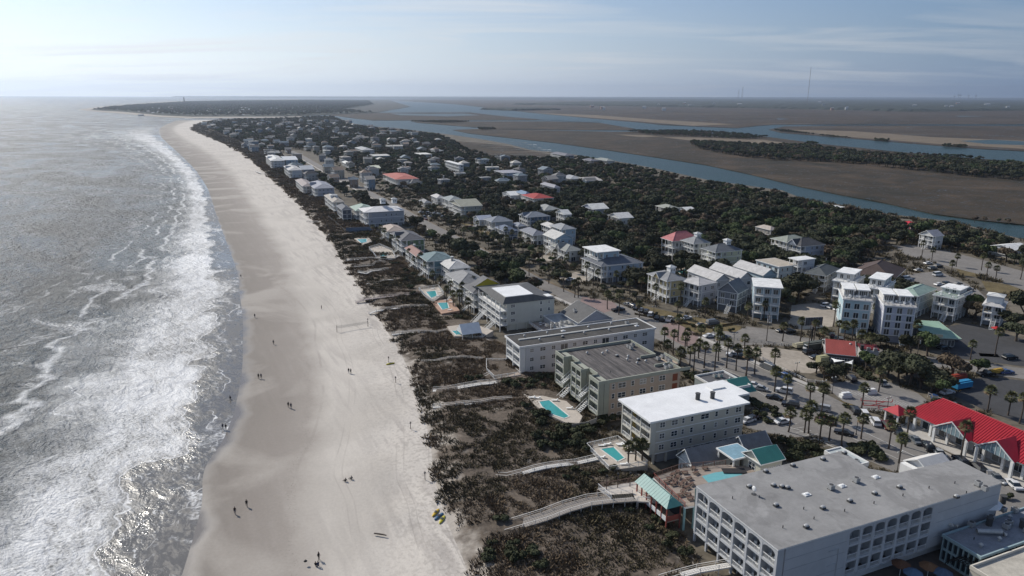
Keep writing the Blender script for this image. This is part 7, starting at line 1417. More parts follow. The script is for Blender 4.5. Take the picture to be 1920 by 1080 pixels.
fence([(1740, 744), (1800, 770), (1860, 795), (1930, 826)], 1.5, 1.3, GREYW, 'grey fence behind the red shopping row', slat=False)
fence([(1272, 862), (1300, 872), (1340, 866)], 1.6, 1.2, GREYW, 'grey fence under the long gabled pavilion', slat=False) if False else None
fence([(1190, 590), (1260, 604), (1330, 616), (1390, 606)], 1.5, .8, M('hedge', (.10, .075, .04), .95, .4, 1), 'low brown hedge in front of the raised houses', name='hedge')
# white tent
tp_ = P(880, 645, 0); tent = add('event_tent', None, loc=(tp_.x, tp_.y, 2.2), rz=R(UZ), label='white peaked canopy tent beside the small pool', cat='tent'); TW = M('tent_white', (0, 0, 0)); mb = MB()
w, l = 3.6, 3.2; mb.poly([(-w, -l, 2.6), (w, -l, 2.6), (w, 0, 5.6), (-w, 0, 5.6)], TW).poly([(-w, 0, 5.6), (w, 0, 5.6), (w, l, 2.6), (-w, l, 2.6)], TW).poly([(-w, l, 2.6), (-w, 0, 5.6), (-w, -l, 2.6)][::-1], TW).poly([(w, l, 2.6), (w, 0, 5.6), (w, -l, 2.6)], TW); mb.build('canopy', tent)
for x in (-w, 0, w):
    for y in (-l, l): mb = MB(); mb.box(x - .08, x + .08, y - .08, y + .08, -1, 2.6, WHITE); mb.build('pole', tent)
mb = MB(); mb.box(-w - 1, w + 1, -l - 1, l + 1, -.3, .9 - .7, M('terracotta_paving', (0, 0, 0))); mb.build('floor', tent)
# ------------------------------------------------------------------ vehicles
CARG = {}
def car_meshes(kind, col):
    key = (kind, col)
    if key in CARG: return CARG[key]
    pm = M('car_paint_%d_%d_%d' % tuple(int(c * 99) for c in col), col, .25, .03, 1, spec=.5); TY = M('tyre', (.02, .02, .02), .9); RM = M('rim', (.3, .3, .3), .4)
    L, Wd, Hh, hood, tail = dict(sedan=(4.7, 1.82, 1.42, 1.25, 3.95), suv=(4.8, 1.95, 1.78, 1.2, 4.7), van=(5.2, 2.0, 2.1, .7, 5.15), pickup=(5.6, 2.0, 1.85, 1.4, 3.3))[kind]
    belt = Hh * .6; x0 = -L / 2; w = Wd / 2; mb = MB()
    sec = [(0, .35, .62), (.12, .28, belt * .92), (hood, .28, belt), (tail, .28, belt), (L - .1, .28, belt * .95 if kind != 'pickup' else belt), (L, .4, belt * .8)]
    for (xa, za, zb), (xb, zc, zd) in zip(sec[:-1], sec[1:]): mb.hexa([(x0 + xa, -w, za), (x0 + xb, -w, zc), (x0 + xb, w, zc), (x0 + xa, w, za), (x0 + xa, -w * .95, zb), (x0 + xb, -w * .95, zd), (x0 + xb, w * .95, zd), (x0 + xa, w * .95, zb)], pm)
    rf0, rf1 = hood + .75, tail - (.15 if kind in ('suv', 'van', 'pickup') else .75)
    mb.hexa([(x0 + rf0, -w * .74, Hh - .06), (x0 + rf1, -w * .74, Hh - .06), (x0 + rf1, w * .74, Hh - .06), (x0 + rf0, w * .74, Hh - .06), (x0 + rf0 + .1, -w * .68, Hh), (x0 + rf1 - .1, -w * .68, Hh), (x0 + rf1 - .1, w * .68, Hh), (x0 + rf0 + .1, w * .68, Hh)], pm)
    for s in (-1, 1): mb.box(x0 + hood + .5, x0 + hood + .7, s * (w + .08) - .08, s * (w + .08) + .08, belt, belt + .14, pm)
    if kind == 'pickup': mb.box(x0 + tail + .12, x0 + L - .12, -w * .82, w * .82, belt + .001, belt + .006, DARK)
    g = MB(); g.hexa([(x0 + hood + .02, -w * .93, belt), (x0 + tail, -w * .93, belt), (x0 + tail, w * .93, belt), (x0 + hood + .02, w * .93, belt), (x0 + rf0, -w * .73, Hh - .061), (x0 + rf1, -w * .73, Hh - .061), (x0 + rf1, w * .73, Hh - .061), (x0 + rf0, w * .73, Hh - .061)], GLASS, caps=False)
    wh = MB()
    for k, (r, m, t) in enumerate(((.34, TY, .11), (.2, RM, .115))):
        i = len(wh.v); n = 12; kk = wh.mi_(m); wh.v += [(r * math.cos(6.2832 * j / n), y, r * math.sin(6.2832 * j / n)) for y in (-t, t) for j in range(n)]
        for j in range(n): wh.f.append((i + j, i + (j + 1) % n, i + n + (j + 1) % n, i + n + j)); wh.mi.append(kk)
        wh.f.append(tuple(range(i, i + n))); wh.mi.append(kk); wh.f.append(tuple(range(i + 2 * n - 1, i + n - 1, -1))); wh.mi.append(kk)
    CARG[key] = (mb.mesh('body'), g.mesh('windows'), wh.mesh('wheel'), L, w); return CARG[key]
CC = dict(white=(.62, .62, .62), black=(.015, .015, .018), silver=(.32, .33, .34), grey=(.13, .14, .15), blue=(.03, .07, .19), maroon=(.10, .015, .02), red=(.42, .03, .03), teal=(.03, .22, .22), tan=(.28, .23, .16))
def car(px, py, az, cn, kind='sedan', z=None):
    bm, gm, wm_, L, w = car_meshes(kind, CC[cn]); p = P(px, py, 1.56); r = add('parked_car', None, loc=(p.x, p.y, 1.56), rz=R(90 - az) + math.pi, cat='car', group='cars in the streets and car parks')
    add('body', bm, r); add('windows', gm, r)
    for x in (-L / 2 + .85, L / 2 - .9):
        for y in (-w + .1, w - .1): add('wheel', wm_, r, (x, y, .34))
    later(r, '%s %s' % (cn, {'suv': 'SUV', 'sedan': 'car', 'van': 'van', 'pickup': 'pickup truck'}[kind]), (px, py))
A0 = -27; D0 = -60
for q in [(1439, 692, A0, 'grey', 'van'), (1468, 708, A0, 'blue', 'suv'), (1470, 736, D0, 'white', 'suv'), (1482, 762, D0 - 5, 'black', 'suv'), (1452, 748, D0, 'black', 'sedan'), (1425, 731, D0, 'silver', 'sedan'), (1410, 724, D0, 'white', 'sedan'), (1540, 769, D0, 'silver', 'suv'), (1573, 788, D0, 'black', 'sedan'), (1545, 792, D0, 'maroon', 'suv'), (1582, 814, D0, 'black', 'sedan'), (1619, 779, 10, 'white', 'suv'), (1640, 794, 10, 'white', 'suv'), (1662, 801, 8, 'maroon', 'suv'), (1683, 810, 8, 'black', 'sedan'), (1687, 819, 6, 'black', 'sedan'), (1603, 773, 10, 'black', 'suv'),
          (1402, 791, 60, 'white', 'sedan'), (1412, 787, 60, 'black', 'sedan'), (1467, 793, 70, 'white', 'sedan'), (1716, 828, 5, 'grey', 'sedan'), (1738, 840, 5, 'black', 'suv'), (1760, 852, 5, 'silver', 'sedan'), (1800, 868, 5, 'black', 'suv'), (1833, 882, 5, 'black', 'suv'), (1851, 890, 5, 'silver', 'sedan'), (1866, 898, 5, 'grey', 'sedan'), (1900, 912, 5, 'white', 'sedan'), (1159, 583, 65, 'black', 'pickup'), (1177, 573, A0, 'grey', 'sedan'), (1184, 577, A0, 'black', 'suv'), (1220, 592, 20, 'white', 'suv'), (1212, 587, 20, 'black', 'suv'), (1232, 597, 20, 'black', 'sedan'), (1242, 601, 20, 'black', 'suv'), (1202, 583, 20, 'grey', 'sedan'), (1192, 579, 20, 'black', 'sedan'),
          (1255, 601, 25, 'white', 'pickup'), (1268, 603, 25, 'black', 'suv'), (1287, 598, 60, 'white', 'sedan'), (1315, 611, 70, 'tan', 'sedan'), (1336, 608, 70, 'grey', 'van'), (1330, 632, 70, 'white', 'sedan'), (1377, 669, A0 - 40, 'white', 'pickup'), (1390, 672, A0 - 40, 'black', 'pickup'), (1388, 663, A0, 'white', 'sedan'), (1480, 624, 70, 'black', 'suv'), (1466, 622, 70, 'black', 'sedan'), (1560, 632, 20, 'black', 'suv'), (1568, 636, 20, 'black', 'sedan'), (1576, 640, 20, 'grey', 'suv'), (1518, 663, 70, 'black', 'suv'), (1520, 656, 70, 'white', 'van'), (1530, 672, 70, 'black', 'sedan'), (1595, 713, 0, 'black', 'suv'), (1549, 575, 65, 'white', 'suv'), (1560, 578, 65, 'silver', 'sedan'), (1572, 582, 65, 'white', 'sedan'),
          (1768, 654, 80, 'black', 'sedan'), (1893, 673, 80, 'black', 'suv'), (1848, 704, 80, 'black', 'pickup'), (1886, 700, 80, 'blue', 'sedan'), (1699, 525, 70, 'white', 'van'), (1758, 517, 70, 'white', 'van'), (1760, 535, 70, 'white', 'sedan'), (1775, 534, 70, 'black', 'suv'), (1795, 534, 70, 'black', 'sedan'), (1805, 540, 70, 'white', 'sedan'), (1759, 501, 70, 'black', 'suv'), (1740, 495, 70, 'white', 'sedan'), (1748, 505, 70, 'grey', 'suv'), (1722, 508, 70, 'silver', 'sedan'), (1815, 545, 70, 'grey', 'suv'),
          (804, 401, 60, 'white', 'suv'), (809, 406, 60, 'white', 'sedan'), (825, 404, 60, 'grey', 'suv'), (816, 401, 60, 'silver', 'sedan'), (795, 408, A0, 'black', 'suv'), (798, 412, A0, 'maroon', 'sedan'), (884, 428, 60, 'maroon', 'suv'), (832, 407, 60, 'black', 'sedan'), (790, 399, 60, 'white', 'sedan'), (1070, 526, 60, 'white', 'sedan'), (1048, 518, 60, 'grey', 'suv'), (1655, 720, 0, 'silver', 'sedan'), (1752, 748, 20, 'blue', 'sedan'), (1770, 755, 20, 'black', 'suv'), (1786, 765, 20, 'grey', 'suv'), (1800, 772, 20, 'black', 'sedan'), (1775, 738, 70, 'white', 'sedan'), (1640, 770 - 8, 40, 'black', 'sedan') if False else (1358, 634, 70, 'grey', 'sedan')]: car(*q)
# blue and orange trailers / rental stands, bins, signs
for (x, y, c_, w, l, h_, nm, lb) in ((1802, 728, (.03, .22, .42), 2.4, 6, 2.2, 'equipment_stand', 'bright blue equipment stand under the round oak'), (1796, 714, (.30, .05, .03), 2, 5, 2, 'equipment_stand', 'red equipment stand behind the bright blue one'), (1866, 701, (.42, .26, .04), 1.6, 5, 1.4, 'barrier_row', 'row of yellow barriers at the dark car park'), (1597, 689 - 20, (.45, .44, .30), 2.2, 4, 2.0, 'storage_box', 'cream storage box left of the red-roofed restaurant') if False else (1541, 682, (.40, .38, .22), 2.2, 3.4, 2.6, 'storage_box', 'yellowish storage container left of the red-roofed restaurant'), (1528, 655, (.10, .11, .10), 3, 8, 2.6, 'storage_trailer', 'dark green-grey trailer behind the sandy lot'), (1500, 652, (.44, .40, .28), 2.2, 5, 1.6, 'storage_tank', 'low cream tank left of the dark trailer')):
    p = P(x, y); cm = M('stand_%d_%d' % (x, y), c_, .6, .2, 1); mb = MB(); mb.box(-l / 2, l / 2, -w / 2, w / 2, .5, h_, cm); 
    for s in (-1, 1): mb.box(s * l * .35 - .3, s * l * .35 + .3, -w / 2 - .02, w / 2 + .02, 0, .5, DARK)
    mb.bar((-l / 2, 0, h_ + .25), (l / 2, 0, h_ + .25), w * .5, .25, cm); mb.build(nm, loc=(p.x, p.y, 1.53), rz=R(20), label=lb, cat=nm.replace('_', ' '))
def post_thing(name, px, py, build, look, cat, group=None, label=None, z=None, rz=None):
    p = P(px, py); mb = MB(); build(mb); o = mb.build(name, loc=(p.x, p.y, z if z is not None else gz(p.x, p.y)), cat=cat, group=group)
    o.rotation_euler[2] = R(UZ) if rz is None else R(rz)
    if label: o['label'] = label
    else: later(o, look, (px, py))
    return o
DKP = M('dark_post', (.035, .035, .035), .6)
def lamp(mb): mb.cyl(0, 0, 0, 5.2, .09, DKP, 8, .06).bar((-.7, 0, 4.9), (.7, 0, 4.9), .06, .06, DKP).ell((-.7, 0, 5.1), (.2, .2, .26), M('lamp_glass', (.5, .5, .46), .3), 8, 5).ell((.7, 0, 5.1), (.2, .2, .26), M('lamp_glass', (0, 0, 0)), 8, 5).cyl(0, 0, 0, .4, .18, DKP, 8)
for x, y in ((1424, 678), (1492, 709), (1339, 640), (1303, 618), (1560, 738), (1662, 778), (1605, 815), (1375, 652), (1225, 598), (1682, 885), (1542, 745), (1735, 870)): post_thing('street_lamp', x, y, lamp, 'twin-globe black street lamp', 'street lamp', 'street lamps along the beach street')
def upole(mb): mb.cyl(0, 0, 0, 10.5, .16, BARK, 7, .1).box(-1.2, 1.2, -.06, .06, 9.5, 9.62, BARK).cyl(.4, 0, 8.2, 9.2, .22, GALV, 8)
UP = [(1515, 660), (1437, 640), (1560, 480), (1544, 520), (1696, 640), (1716, 690), (1728, 480), (935, 455), (1112, 540), (790, 392), (1240, 470), (1340, 500)]
for x, y in UP: post_thing('utility_pole', x, y, upole, 'wooden utility pole', 'utility pole', 'utility poles of the town')
wr = MB(); 
for ya, yb in (((1236, 335), (1505, 392)), ((1236, 341), (1520, 398))):
    for dz in (0, .6, 1.2):
        a, b_ = P(*ya, 13.5 + dz), P(*yb, 13.5 + dz)
        wr.tube([a.lerp(b_, t) - Vector((0, 0, 3.2 * 4 * t * (1 - t) * .5)) for t in np.linspace(0, 1, 9)], .05, DKP, 4)
wr.build('power_lines', label='thin power lines sagging over the oak canopy near the creek', cat='power lines')
for (x, y) in ((1236, 335), (1505, 392)):
    post_thing('transmission_pole', x, y + 22, lambda mb: mb.cyl(0, 0, 0, 13.5, .25, BARK, 7, .15).box(-2, 2, -.1, .1, 12.6, 12.8, BARK), 'tall transmission pole', 'utility pole', 'transmission poles')
p = P(1521, 643); mb = MB(); mb.cyl(0, 0, 0, 8, .25, DKP, 8).box(-.2, .2, -3.2, 3.2, 6.6, 9.4, M('billboard_back', (.10, .11, .13), .7)); 
for k in range(-3, 4): mb.box(-.3, -.201, k * 1.0 - .05, k * 1.0 + .05, 6.5, 9.5, DKP)
mb.build('billboard', loc=(p.x, p.y, 1.5), rz=R(23 + 75), label='dark billboard on a single post beside the sandy lot', cat='billboard')
# red tubular seesaw frames in the little plaza
p = P(1645, 762); RF = M('red_frame', (.40, .03, .03), .5); mb = MB()
for k in (-1, 1): mb.tube([(-4, k * 1.6, .5), (4, k * 1.6, 1.0)], .12, RF, 6); mb.tube([(0, k * 1.6 - .6, 0), (0, k * 1.6, 1.1), (0, k * 1.6 + .6, 0)], .09, RF, 6); mb.tube([(-4, k * 1.6, .5), (-4, k * 1.6, 1.3)], .09, RF, 6); mb.tube([(4, k * 1.6, 1.0), (4, k * 1.6, 1.8)], .09, RF, 6)
mb.tube([(-2, -1.6, .6), (2, 1.6, .8)], .1, RF, 6); mb.build('plaza_frame', loc=(p.x, p.y, 1.6), rz=R(-15), label='low red tubular frames on the little concrete plaza', cat='play frame')
for x, y, lb in ((1585, 745, 'white concrete block seat nearest the dark car park trees'), (1632, 738, 'white concrete planter wall beside the striped bays')):
    p = P(x, y); mb = MB(); mb.box(-1.6, 1.6, -.8, .8, 0, .9, WHITE).box(-1.2, 1.2, -.5, .5, .9, 1.5, WHITE); mb.build('concrete_planter', loc=(p.x, p.y, 1.55), rz=R(10), label=lb, cat='planter')
b = Bld('walled_yard', (1598, 876), (1520, 853), (1624, 866), 3.6, label='small flat-roofed building with white rim and dark sunken roof behind the hotel', cat='building'); mb = MB(); mb.box(0, b.lx, 0, b.ly, 0, b.ze, wallm((.42, .46, .46))); b.part(mb, 'wall'); roof(b, 'parapet', 0, b.lx, 0, b.ly, b.ze - .6, .9, roofm((.05, .05, .052)), .1)
roof_kit(b, [(b.lx * .6, b.ly * .2, 'b'), (b.lx * .5, b.ly * .8, 'v')], b.ze - .5)
b = Bld('entrance_pavilion', (1735, 892), (1686, 868), (1786, 878), 5.4, label='white entrance building with a ribbed white gable roof behind the hotel', cat='building'); mb = MB(); mb.box(0, b.lx, 0, b.ly, 0, b.ze, WHITE); b.part(mb, 'wall'); roof(b, 'gx', b.lx * .2, b.lx, .2, b.ly - .2, b.ze, 2.2, M('ribbed_white', (.62, .60, .56), .6, .1, 1), .5, wall=WHITE)
# beach furniture
post_thing('volleyball_net', 632, 622, lambda mb: mb.cyl(0, 0, 0, 2.6, .07, BARK, 6), '', 'net', label='left post of the beach volleyball net') if False else None
pa, pb = P(632, 623, 1.2), P(690, 614, 1.2); v = add('volleyball_net', None, loc=pa, label='beach volleyball net strung between two posts on the upper sand', cat='net')
for q in (Vector(), pb - pa): mb = MB(); mb.cyl(q.x, q.y, -.4, 2.6, .08, BARK, 7); mb.build('post', v)
mb = MB(); d = pb - pa
for k in range(5): mb.bar(Vector((0, 0, 2.4 - k * .22)), d + Vector((0, 0, 2.4 - k * .22)), .04, .04, M('net_cord', (.25, .24, .22), .9))
for k in range(30): q = d * k / 29; mb.box(q.x - .015, q.x + .015, q.y - .015, q.y + .015, 1.5, 2.4, M('net_cord', (0, 0, 0)))
mb.build('net', v)
for x, y, lb in ((690, 607, 'short marker post beside the volleyball net'), (742, 718, 'thin marker post at the dune edge below the inn'), (729, 680, 'marker post with yellow strap at the dune edge'), (770, 805, 'leaning marker post at the dune edge, nearer the camera'), (797, 900, 'small stake at the dune edge above the yellow kayaks')):
    post_thing('beach_post', x, y, lambda mb: mb.cyl(0, 0, -.2, 2.2, .08, BARK, 6).box(-.25, .25, -.03, .03, 1.6, 2.0, GREYW), '', 'post', 'posts along the dune edge', lb)
for x, y, c_, lb, rz in ((732, 683, (.5, .42, .03), 'yellow beach cart beside the marker post', 30), (817, 963, (.55, .36, .03), 'amber kayak beached at the dune edge', 70), (823, 970, (.05, .12, .22), 'navy kayak leaning between the two yellow ones', 60), (829, 976, (.48, .42, .04), 'lime yellow kayak nearest the scrub edge', 75)):
    km = M('kayak_%d' % x, c_, .4, .05, 1); post_thing('kayak', x, y, lambda mb: mb.ell((0, 0, .25), (1.6, .4, .25), km, 10, 6).box(-.4, .4, -.22, .22, .4, .51, DKP), '', 'kayak', 'beach craft at the dune edge', lb, rz=rz)
post_thing('driftwood_log', 713, 1003, lambda mb: mb.tube([(-1.3, 0, .15), (0, .05, .16), (1.3, 0, .14)], [.14, .16, .11], BARK, 8), '', 'log', label='dark driftwood log lying on the sand near the bottom', rz=-14)
post_thing('beach_bag', 573, 1054, lambda mb: mb.ell((0, 0, .22), (.35, .22, .22), DKP, 8, 5).tube([(-.2, 0, .35), (0, 0, .6), (.2, 0, .35)], .03, DKP, 5), '', 'bag', label='small dark bag on the sand left of the bottom group')
post_thing('beach_umbrella', 1867, 625, lambda mb: mb.cyl(0, 0, 0, 2.3, .05, WHITE, 6).cyl(0, 0, 2.0, 2.7, 1.8, RF, 12, .05), '', 'umbrella', label='bright red umbrella beside the dark car park')
# ------------------------------------------------------------------ people
def person_mesh(pose, top, legs, skin=(.38, .24, .17), hair=(.03, .022, .018)):
    mt = M('top_%d_%d_%d' % tuple(int(c * 99) for c in top), top, .9, .1, 3); ml = M('legs_%d_%d_%d' % tuple(int(c * 99) for c in legs), legs, .9, .1, 3); ms = M('skin', skin, .6, .05, 2); mh = M('hair', hair, .9)
    if pose == 'walk': J = dict(pel=(0, 0, .95), che=(.04, 0, 1.3), nek=(.06, 0, 1.5), hed=(.08, 0, 1.64), top=(.08, 0, 1.76), hl=(.0, .1, .9), kl=(.16, .1, .5), al=(.12, .1, .08), tl=(.32, .1, .03), hr=(0, -.1, .9), kr=(.02, -.1, .48), ar=(-.28, -.1, .14), tr=(-.12, -.1, .03), sl=(.05, .19, 1.42), el=(-.06, .25, 1.15), wl=(.08, .25, .92), sr=(.05, -.19, 1.42), er=(.06, -.25, 1.14), wr=(.26, -.23, .98))
    elif pose == 'stand': J = dict(pel=(0, 0, .95), che=(0, 0, 1.3), nek=(0, 0, 1.5), hed=(.02, 0, 1.64), top=(.02, 0, 1.76), hl=(0, .1, .9), kl=(.02, .12, .5), al=(0, .13, .08), tl=(.18, .14, .03), hr=(0, -.1, .9), kr=(.02, -.12, .5), ar=(0, -.13, .08), tr=(.18, -.14, .03), sl=(0, .19, 1.42), el=(-.04, .27, 1.14), wl=(.1, .26, .92), sr=(0, -.19, 1.42), er=(-.04, -.27, 1.14), wr=(.1, -.26, .92))
    elif pose == 'crouch': J = dict(pel=(0, 0, .45), che=(.16, 0, .78), nek=(.24, 0, .96), hed=(.3, 0, 1.08), top=(.32, 0, 1.2), hl=(0, .1, .42), kl=(.38, .14, .5), al=(.08, .13, .08), tl=(.26, .14, .03), hr=(0, -.1, .42), kr=(.38, -.14, .5), ar=(.08, -.13, .08), tr=(.26, -.14, .03), sl=(.2, .19, .88), el=(.36, .24, .66), wl=(.56, .16, .5), sr=(.2, -.19, .88), er=(.36, -.24, .66), wr=(.56, -.16, .5))
    else: J = dict(pel=(0, 0, .14), che=(-.08, 0, .48), nek=(-.06, 0, .68), hed=(0, 0, .82), top=(.01, 0, .94), hl=(.05, .1, .13), kl=(.42, .14, .4), al=(.66, .14, .07), tl=(.82, .15, .05), hr=(.05, -.1, .13), kr=(.44, -.12, .36), ar=(.72, -.12, .07), tr=(.88, -.12, .05), sl=(-.07, .19, .6), el=(.04, .26, .36), wl=(.26, .2, .36), sr=(-.07, -.19, .6), er=(-.2, -.24, .34), wr=(-.28, -.22, .06))
    K = list(J); rad = dict(pel=.155, che=.17, nek=.065, hed=.105, top=.075, hl=.1, hr=.1, kl=.062, kr=.062, al=.045, ar=.045, tl=.035, tr=.035, sl=.07, sr=.07, el=.045, er=.045, wl=.035, wr=.035)
    E_ = [('pel', 'che'), ('che', 'nek'), ('nek', 'hed'), ('hed', 'top'), ('pel', 'hl'), ('hl', 'kl'), ('kl', 'al'), ('al', 'tl'), ('pel', 'hr'), ('hr', 'kr'), ('kr', 'ar'), ('ar', 'tr'), ('che', 'sl'), ('sl', 'el'), ('el', 'wl'), ('che', 'sr'), ('sr', 'er'), ('er', 'wr')]
    V = [J[k] for k in K]; Ed = [(K.index(a), K.index(b)) for a, b in E_]; RR = [rad[k] for k in K]; LB_ = {'t': set(), }
    for s in ('l', 'r'):               # hand: palm, four fingers and a thumb
        w_ = Vector(J['w' + s]); e_ = Vector(J['e' + s]); d = (w_ - e_).normalized(); sd2 = Vector((1, 0, 0)) if abs(d.x) < .7 else Vector((0, 0, 1)); sd2 = (sd2 - d * sd2.dot(d)).normalized()
        pi = len(V); V.append(tuple(w_ + d * .08)); RR.append(.032); Ed.append((K.index('w' + s), pi))
        for j, (o_, l_) in enumerate(((-.03, .06), (-.01, .075), (.01, .07), (.03, .055))): V.append(tuple(w_ + d * (.1 + l_) + sd2 * o_ + Vector((.01, 0, 0)))); RR.append(.009); Ed.append((pi, len(V) - 1))
        V.append(tuple(w_ + d * .07 + sd2 * .06)); RR.append(.01); Ed.append((pi, len(V) - 1))
    me = bpy.data.meshes.new('body'); me.from_pydata(V, Ed, []); o = bpy.data.objects.new('tmp', me); COL.objects.link(o); o.modifiers.new('s', 'SKIN'); me.skin_vertices[0]
    for i, q in enumerate(me.skin_vertices[0].data): q.radius = (RR[i], RR[i]); q.use_root = i == 0
    o.modifiers.new('u', 'SUBSURF').levels = 1; dg = bpy.context.evaluated_depsgraph_get(); ev = o.evaluated_get(dg); m2 = bpy.data.meshes.new_from_object(ev); bpy.data.objects.remove(o)
    m2.materials.clear(); [m2.materials.append(m) for m in (mt, ml, ms)]
    nk = Vector(J['nek']); hd = [Vector(J['w' + s]) for s in 'lr']; pz = Vector(J['pel'])
    for f in m2.polygons:
        c = f.center
        if (c - Vector(J['hed'])).length < .16 or any((c - (h_ + (h_ - Vector(J['e' + s])).normalized() * .1)).length < .1 for h_, s in zip(hd, 'lr')): f.material_index = 2
        else:
            dl = min((c - Vector(J[k])).length for k in ('pel', 'hl', 'hr', 'kl', 'kr', 'al', 'ar', 'tl', 'tr')); dt = min((c - Vector(J[k])).length for k in ('che', 'nek', 'sl', 'sr', 'el', 'er', 'wl', 'wr')); f.material_index = 1 if dl < dt else 0
        f.use_smooth = True
    hb = MB(); h_ = J['hed']; hb.ell((h_[0] - .025, h_[1], h_[2] + .045), (.115, .105, .105), mh, 10, 6); hb.box(h_[0] + .1, h_[0] + .125, -.012, .012, h_[2] - .02, h_[2] + .015, ms)
    return m2, hb.mesh('hair')
PM = {}
def person(px, py, pose, top, legs, az, label, z=None, s=1.0):
    k = (pose, top, legs)
    if k not in PM: PM[k] = person_mesh(pose, top, legs)
    p = P(px, py, .9); zz = beach_z(p.x, p.y); p = P(px, py, zz); r = add('person', None, loc=(p.x, p.y, zz), rz=R(90 - az), label=label, cat='person', scale=s); add('body', PM[k][0], r); add('hair', PM[k][1], r); return r
def beach_z(x, y):
    d = (RW[:, 0] - x) ** 2 + (RW[:, 1] - y) ** 2; p = np.array([x, y]); best = .9; bd = 1e9
    A = bg3.reshape(-1, 3); i = int(np.argmin((A[:, 0] - x) ** 2 + (A[:, 1] - y) ** 2)); return float(A[i, 2])
K_ = (.02, .02, .022); NVY = (.02, .03, .07); GR_ = (.1, .1, .1)
PPL = [(452, 521, 'walk', K_, K_, -23, 'farthest lone walker in dark clothes near the waterline'), (478, 596, 'walk', K_, NVY, 157, 'lone walker in dark clothes on the wet sand left of the net'), (513, 646, 'walk', GR_, K_, 157, 'lone walker in grey top on the packed sand mid-beach'), (603, 580, 'stand', K_, K_, 60, 'lone dark figure standing on the upper sand above the net'),
       (485, 710, 'walk', K_, K_, 157, 'left one of the couple walking level with the inn'), (490, 710, 'walk', NVY, K_, 157, 'right one of the couple walking level with the inn'), (654, 700, 'walk', K_, NVY, -23, 'left one of the couple in the middle of the dry sand'), (658, 701, 'walk', GR_, K_, -23, 'right one of the couple in the middle of the dry sand'), (541, 764, 'walk', K_, K_, 157, 'walker in black with a long shadow on the packed sand'), (546, 766, 'walk', NVY, NVY, 157, 'companion in navy beside the black-clad walker'),
       (433, 749, 'crouch', K_, K_, -80, 'person crouching at the very edge of the water'), (418, 805, 'walk', NVY, K_, 150, 'left one of the pair wading at the waterline'), (424, 806, 'walk', K_, K_, 150, 'right one of the pair at the waterline'), (463, 950, 'walk', K_, K_, 157, 'upper of the two separate walkers near the bottom'), (441, 964, 'walk', K_, NVY, 157, 'lower of the two separate walkers near the bottom'),
       (648, 903, 'sit', K_, K_, -60, 'left of two people sitting on the dry sand'), (659, 899, 'sit', GR_, K_, -60, 'right of two people sitting on the dry sand'), (598, 1050, 'stand', K_, K_, 120, 'standing member of the group at the bottom of the beach'), (592, 1061, 'sit', K_, NVY, 10, 'seated dark figure on the left in the bottom group'), (597, 1064, 'crouch', NVY, NVY, -20, 'bending figure in navy in the bottom group'),
       (1148, 0, None, 0, 0, 0, '')]
for q in PPL:
    if q[2]: person(*q)
# ------------------------------------------------------------------ far landmarks
p = P(346, 192, 1.5); mb = MB(); mb.prism([(-6, -5), (6, -5), (0, 7)], 0, 52, M('lighthouse_dark', (.06, .055, .06), .8)); mb.box(-4, 4, -3, 4, 52, 56, WHITE); mb.build('lighthouse', loc=p, label='dark triangular lighthouse on the far barrier island', cat='lighthouse')
p = P(1513, 199, 1.5); mb = MB(); mb.box(-1.3, 1.3, -1.3, 1.3, 0, 335, M('mast_grey', (.25, .22, .22), .8)); mb.build('radio_mast', loc=p, label='very tall thin radio mast over the mainland', cat='mast')
for i, dx in enumerate((-4, 3)):
    p = P(1388 + dx, 187.5, 1.5); k = (p - Vector((0, 0, H))).length / F; hh = (18 if i == 0 else 23) * k; m = M('bridge_concrete', (.36, .36, .35), .8); mb = MB(); mb.tube([(-1.4 * k, 0, 0), (0, 0, hh)], .28 * k, m, 5).tube([(1.4 * k, 0, 0), (0, 0, hh)], .28 * k, m, 5).box(-1.2 * k, 1.2 * k, -.2 * k, .2 * k, hh * .25, hh * .3, m)
    mb.build('bridge_tower', loc=p, label=('left, lower' if i == 0 else 'right, taller') + ' diamond tower of the distant cable bridge', cat='bridge tower')
for i, x in enumerate((1789, 1796, 1800, 1815, 1829)):
    p = P(x, 188.2, 1.5); k = (p - Vector((0, 0, H))).length / F; hh = random.uniform(10, 14) * k; m = M('crane_grey', (.2, .22, .26), .8); mb = MB(); mb.box(-.6 * k, -.35 * k, -.2 * k, .2 * k, 0, hh * .7, m).box(.35 * k, .6 * k, -.2 * k, .2 * k, 0, hh * .7, m).box(-2 * k, 1.5 * k, -.15 * k, .15 * k, hh * .55, hh * .62, m).tube([(0, 0, hh * .6), (-1.2 * k, 0, hh)], .12 * k, m, 4)
    o = mb.build('port_crane', loc=p, cat='crane', group='port cranes on the horizon'); o['label'] = '%s tiny port crane on the horizon counted from the left' % ORD[i].replace('nearest', 'first')
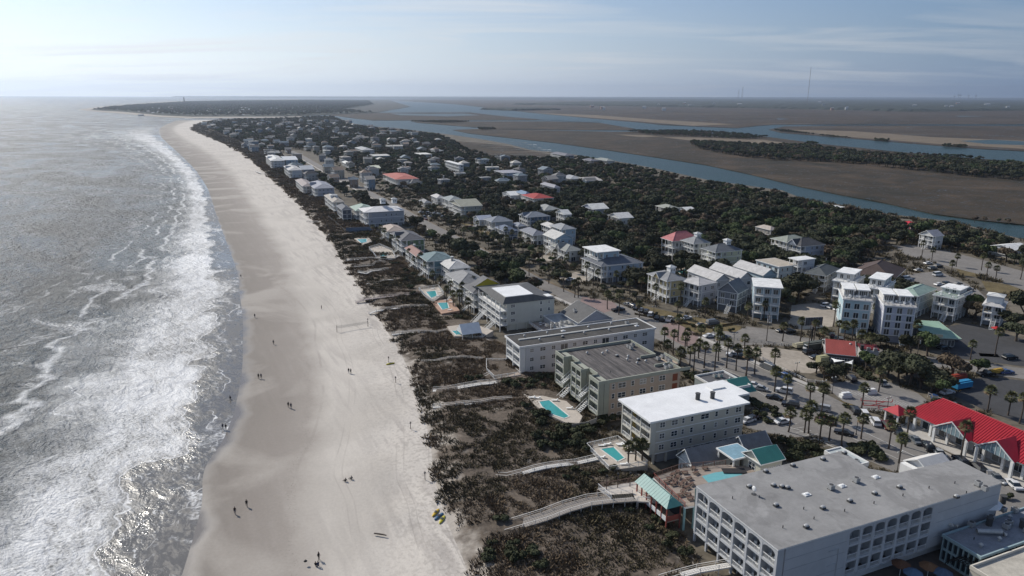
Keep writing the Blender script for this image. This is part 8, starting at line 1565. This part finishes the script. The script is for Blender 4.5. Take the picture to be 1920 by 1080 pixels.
rf_ = random.Random(3); far_ = []
for i in range(86):
    x = rf_.choice([rf_.uniform(1010, 1900), rf_.uniform(250, 560), rf_.uniform(250, 620)]); y = rf_.uniform(193, 205) if x > 900 else rf_.uniform(203, 217); p = P(x, y, 12 if x > 900 else 1.5); k = (p - Vector((0, 0, H))).length / F; wd = rf_.uniform(2.5, 7) * k * .6; cn, cc = rf_.choice([('white', (.60, .60, .58)), ('white', (.60, .60, .58)), ('brown', (.45, .3, .25)), ('grey', (.4, .42, .45))]); m = wallm(cc)
    mb = MB(); mb.box(-wd, wd, -wd * .4, wd * .4, -8, k * 1.6, m).poly([(-wd * 1.1, -wd * .5, k * 1.6), (wd * 1.1, -wd * .5, k * 1.6), (wd * .8, 0, k * 2.4), (-wd * .8, 0, k * 2.4)], roofm((.5, .5, .5))).poly([(-wd * .8, 0, k * 2.4), (wd * .8, 0, k * 2.4), (wd * 1.1, wd * .5, k * 1.6), (-wd * 1.1, wd * .5, k * 1.6)], roofm((.5, .5, .5)))
    o = mb.build('distant_building', loc=p, rz=rf_.uniform(-.3, .3), cat='building', group='pale buildings on the far shore'); far_.append((x > 900, cn, x, o))
cnt = {}
for side, cn, x, o in sorted(far_, key=lambda q: q[2]):
    k = (side, cn); cnt[k] = cnt.get(k, -1) + 1; o['label'] = 'tiny %s building on the %s, %s from the left' % (cn, 'far mainland' if side else 'far barrier island', 'first' if cnt[k] == 0 else ORD[cnt[k]])
name_places()
# ------------------------------------------------------------------ air
hz = bpy.data.materials.new('haze'); hz.use_nodes = True; t = hz.node_tree; t.nodes.clear(); v = nd(t, 'ShaderNodeVolumePrincipled'); v.inputs['Color'].default_value = (.74, .85, 1.0, 1); v.inputs['Density'].default_value = 5.2e-5; v.inputs['Anisotropy'].default_value = .62; ou = nd(t, 'ShaderNodeOutputMaterial'); lk(t, v.outputs[0], ou.inputs['Volume'])
mb = MB(); mb.box(-26500, 26500, -2500, 26500, -3, 420, hz); mb.build('haze', kind='stuff')
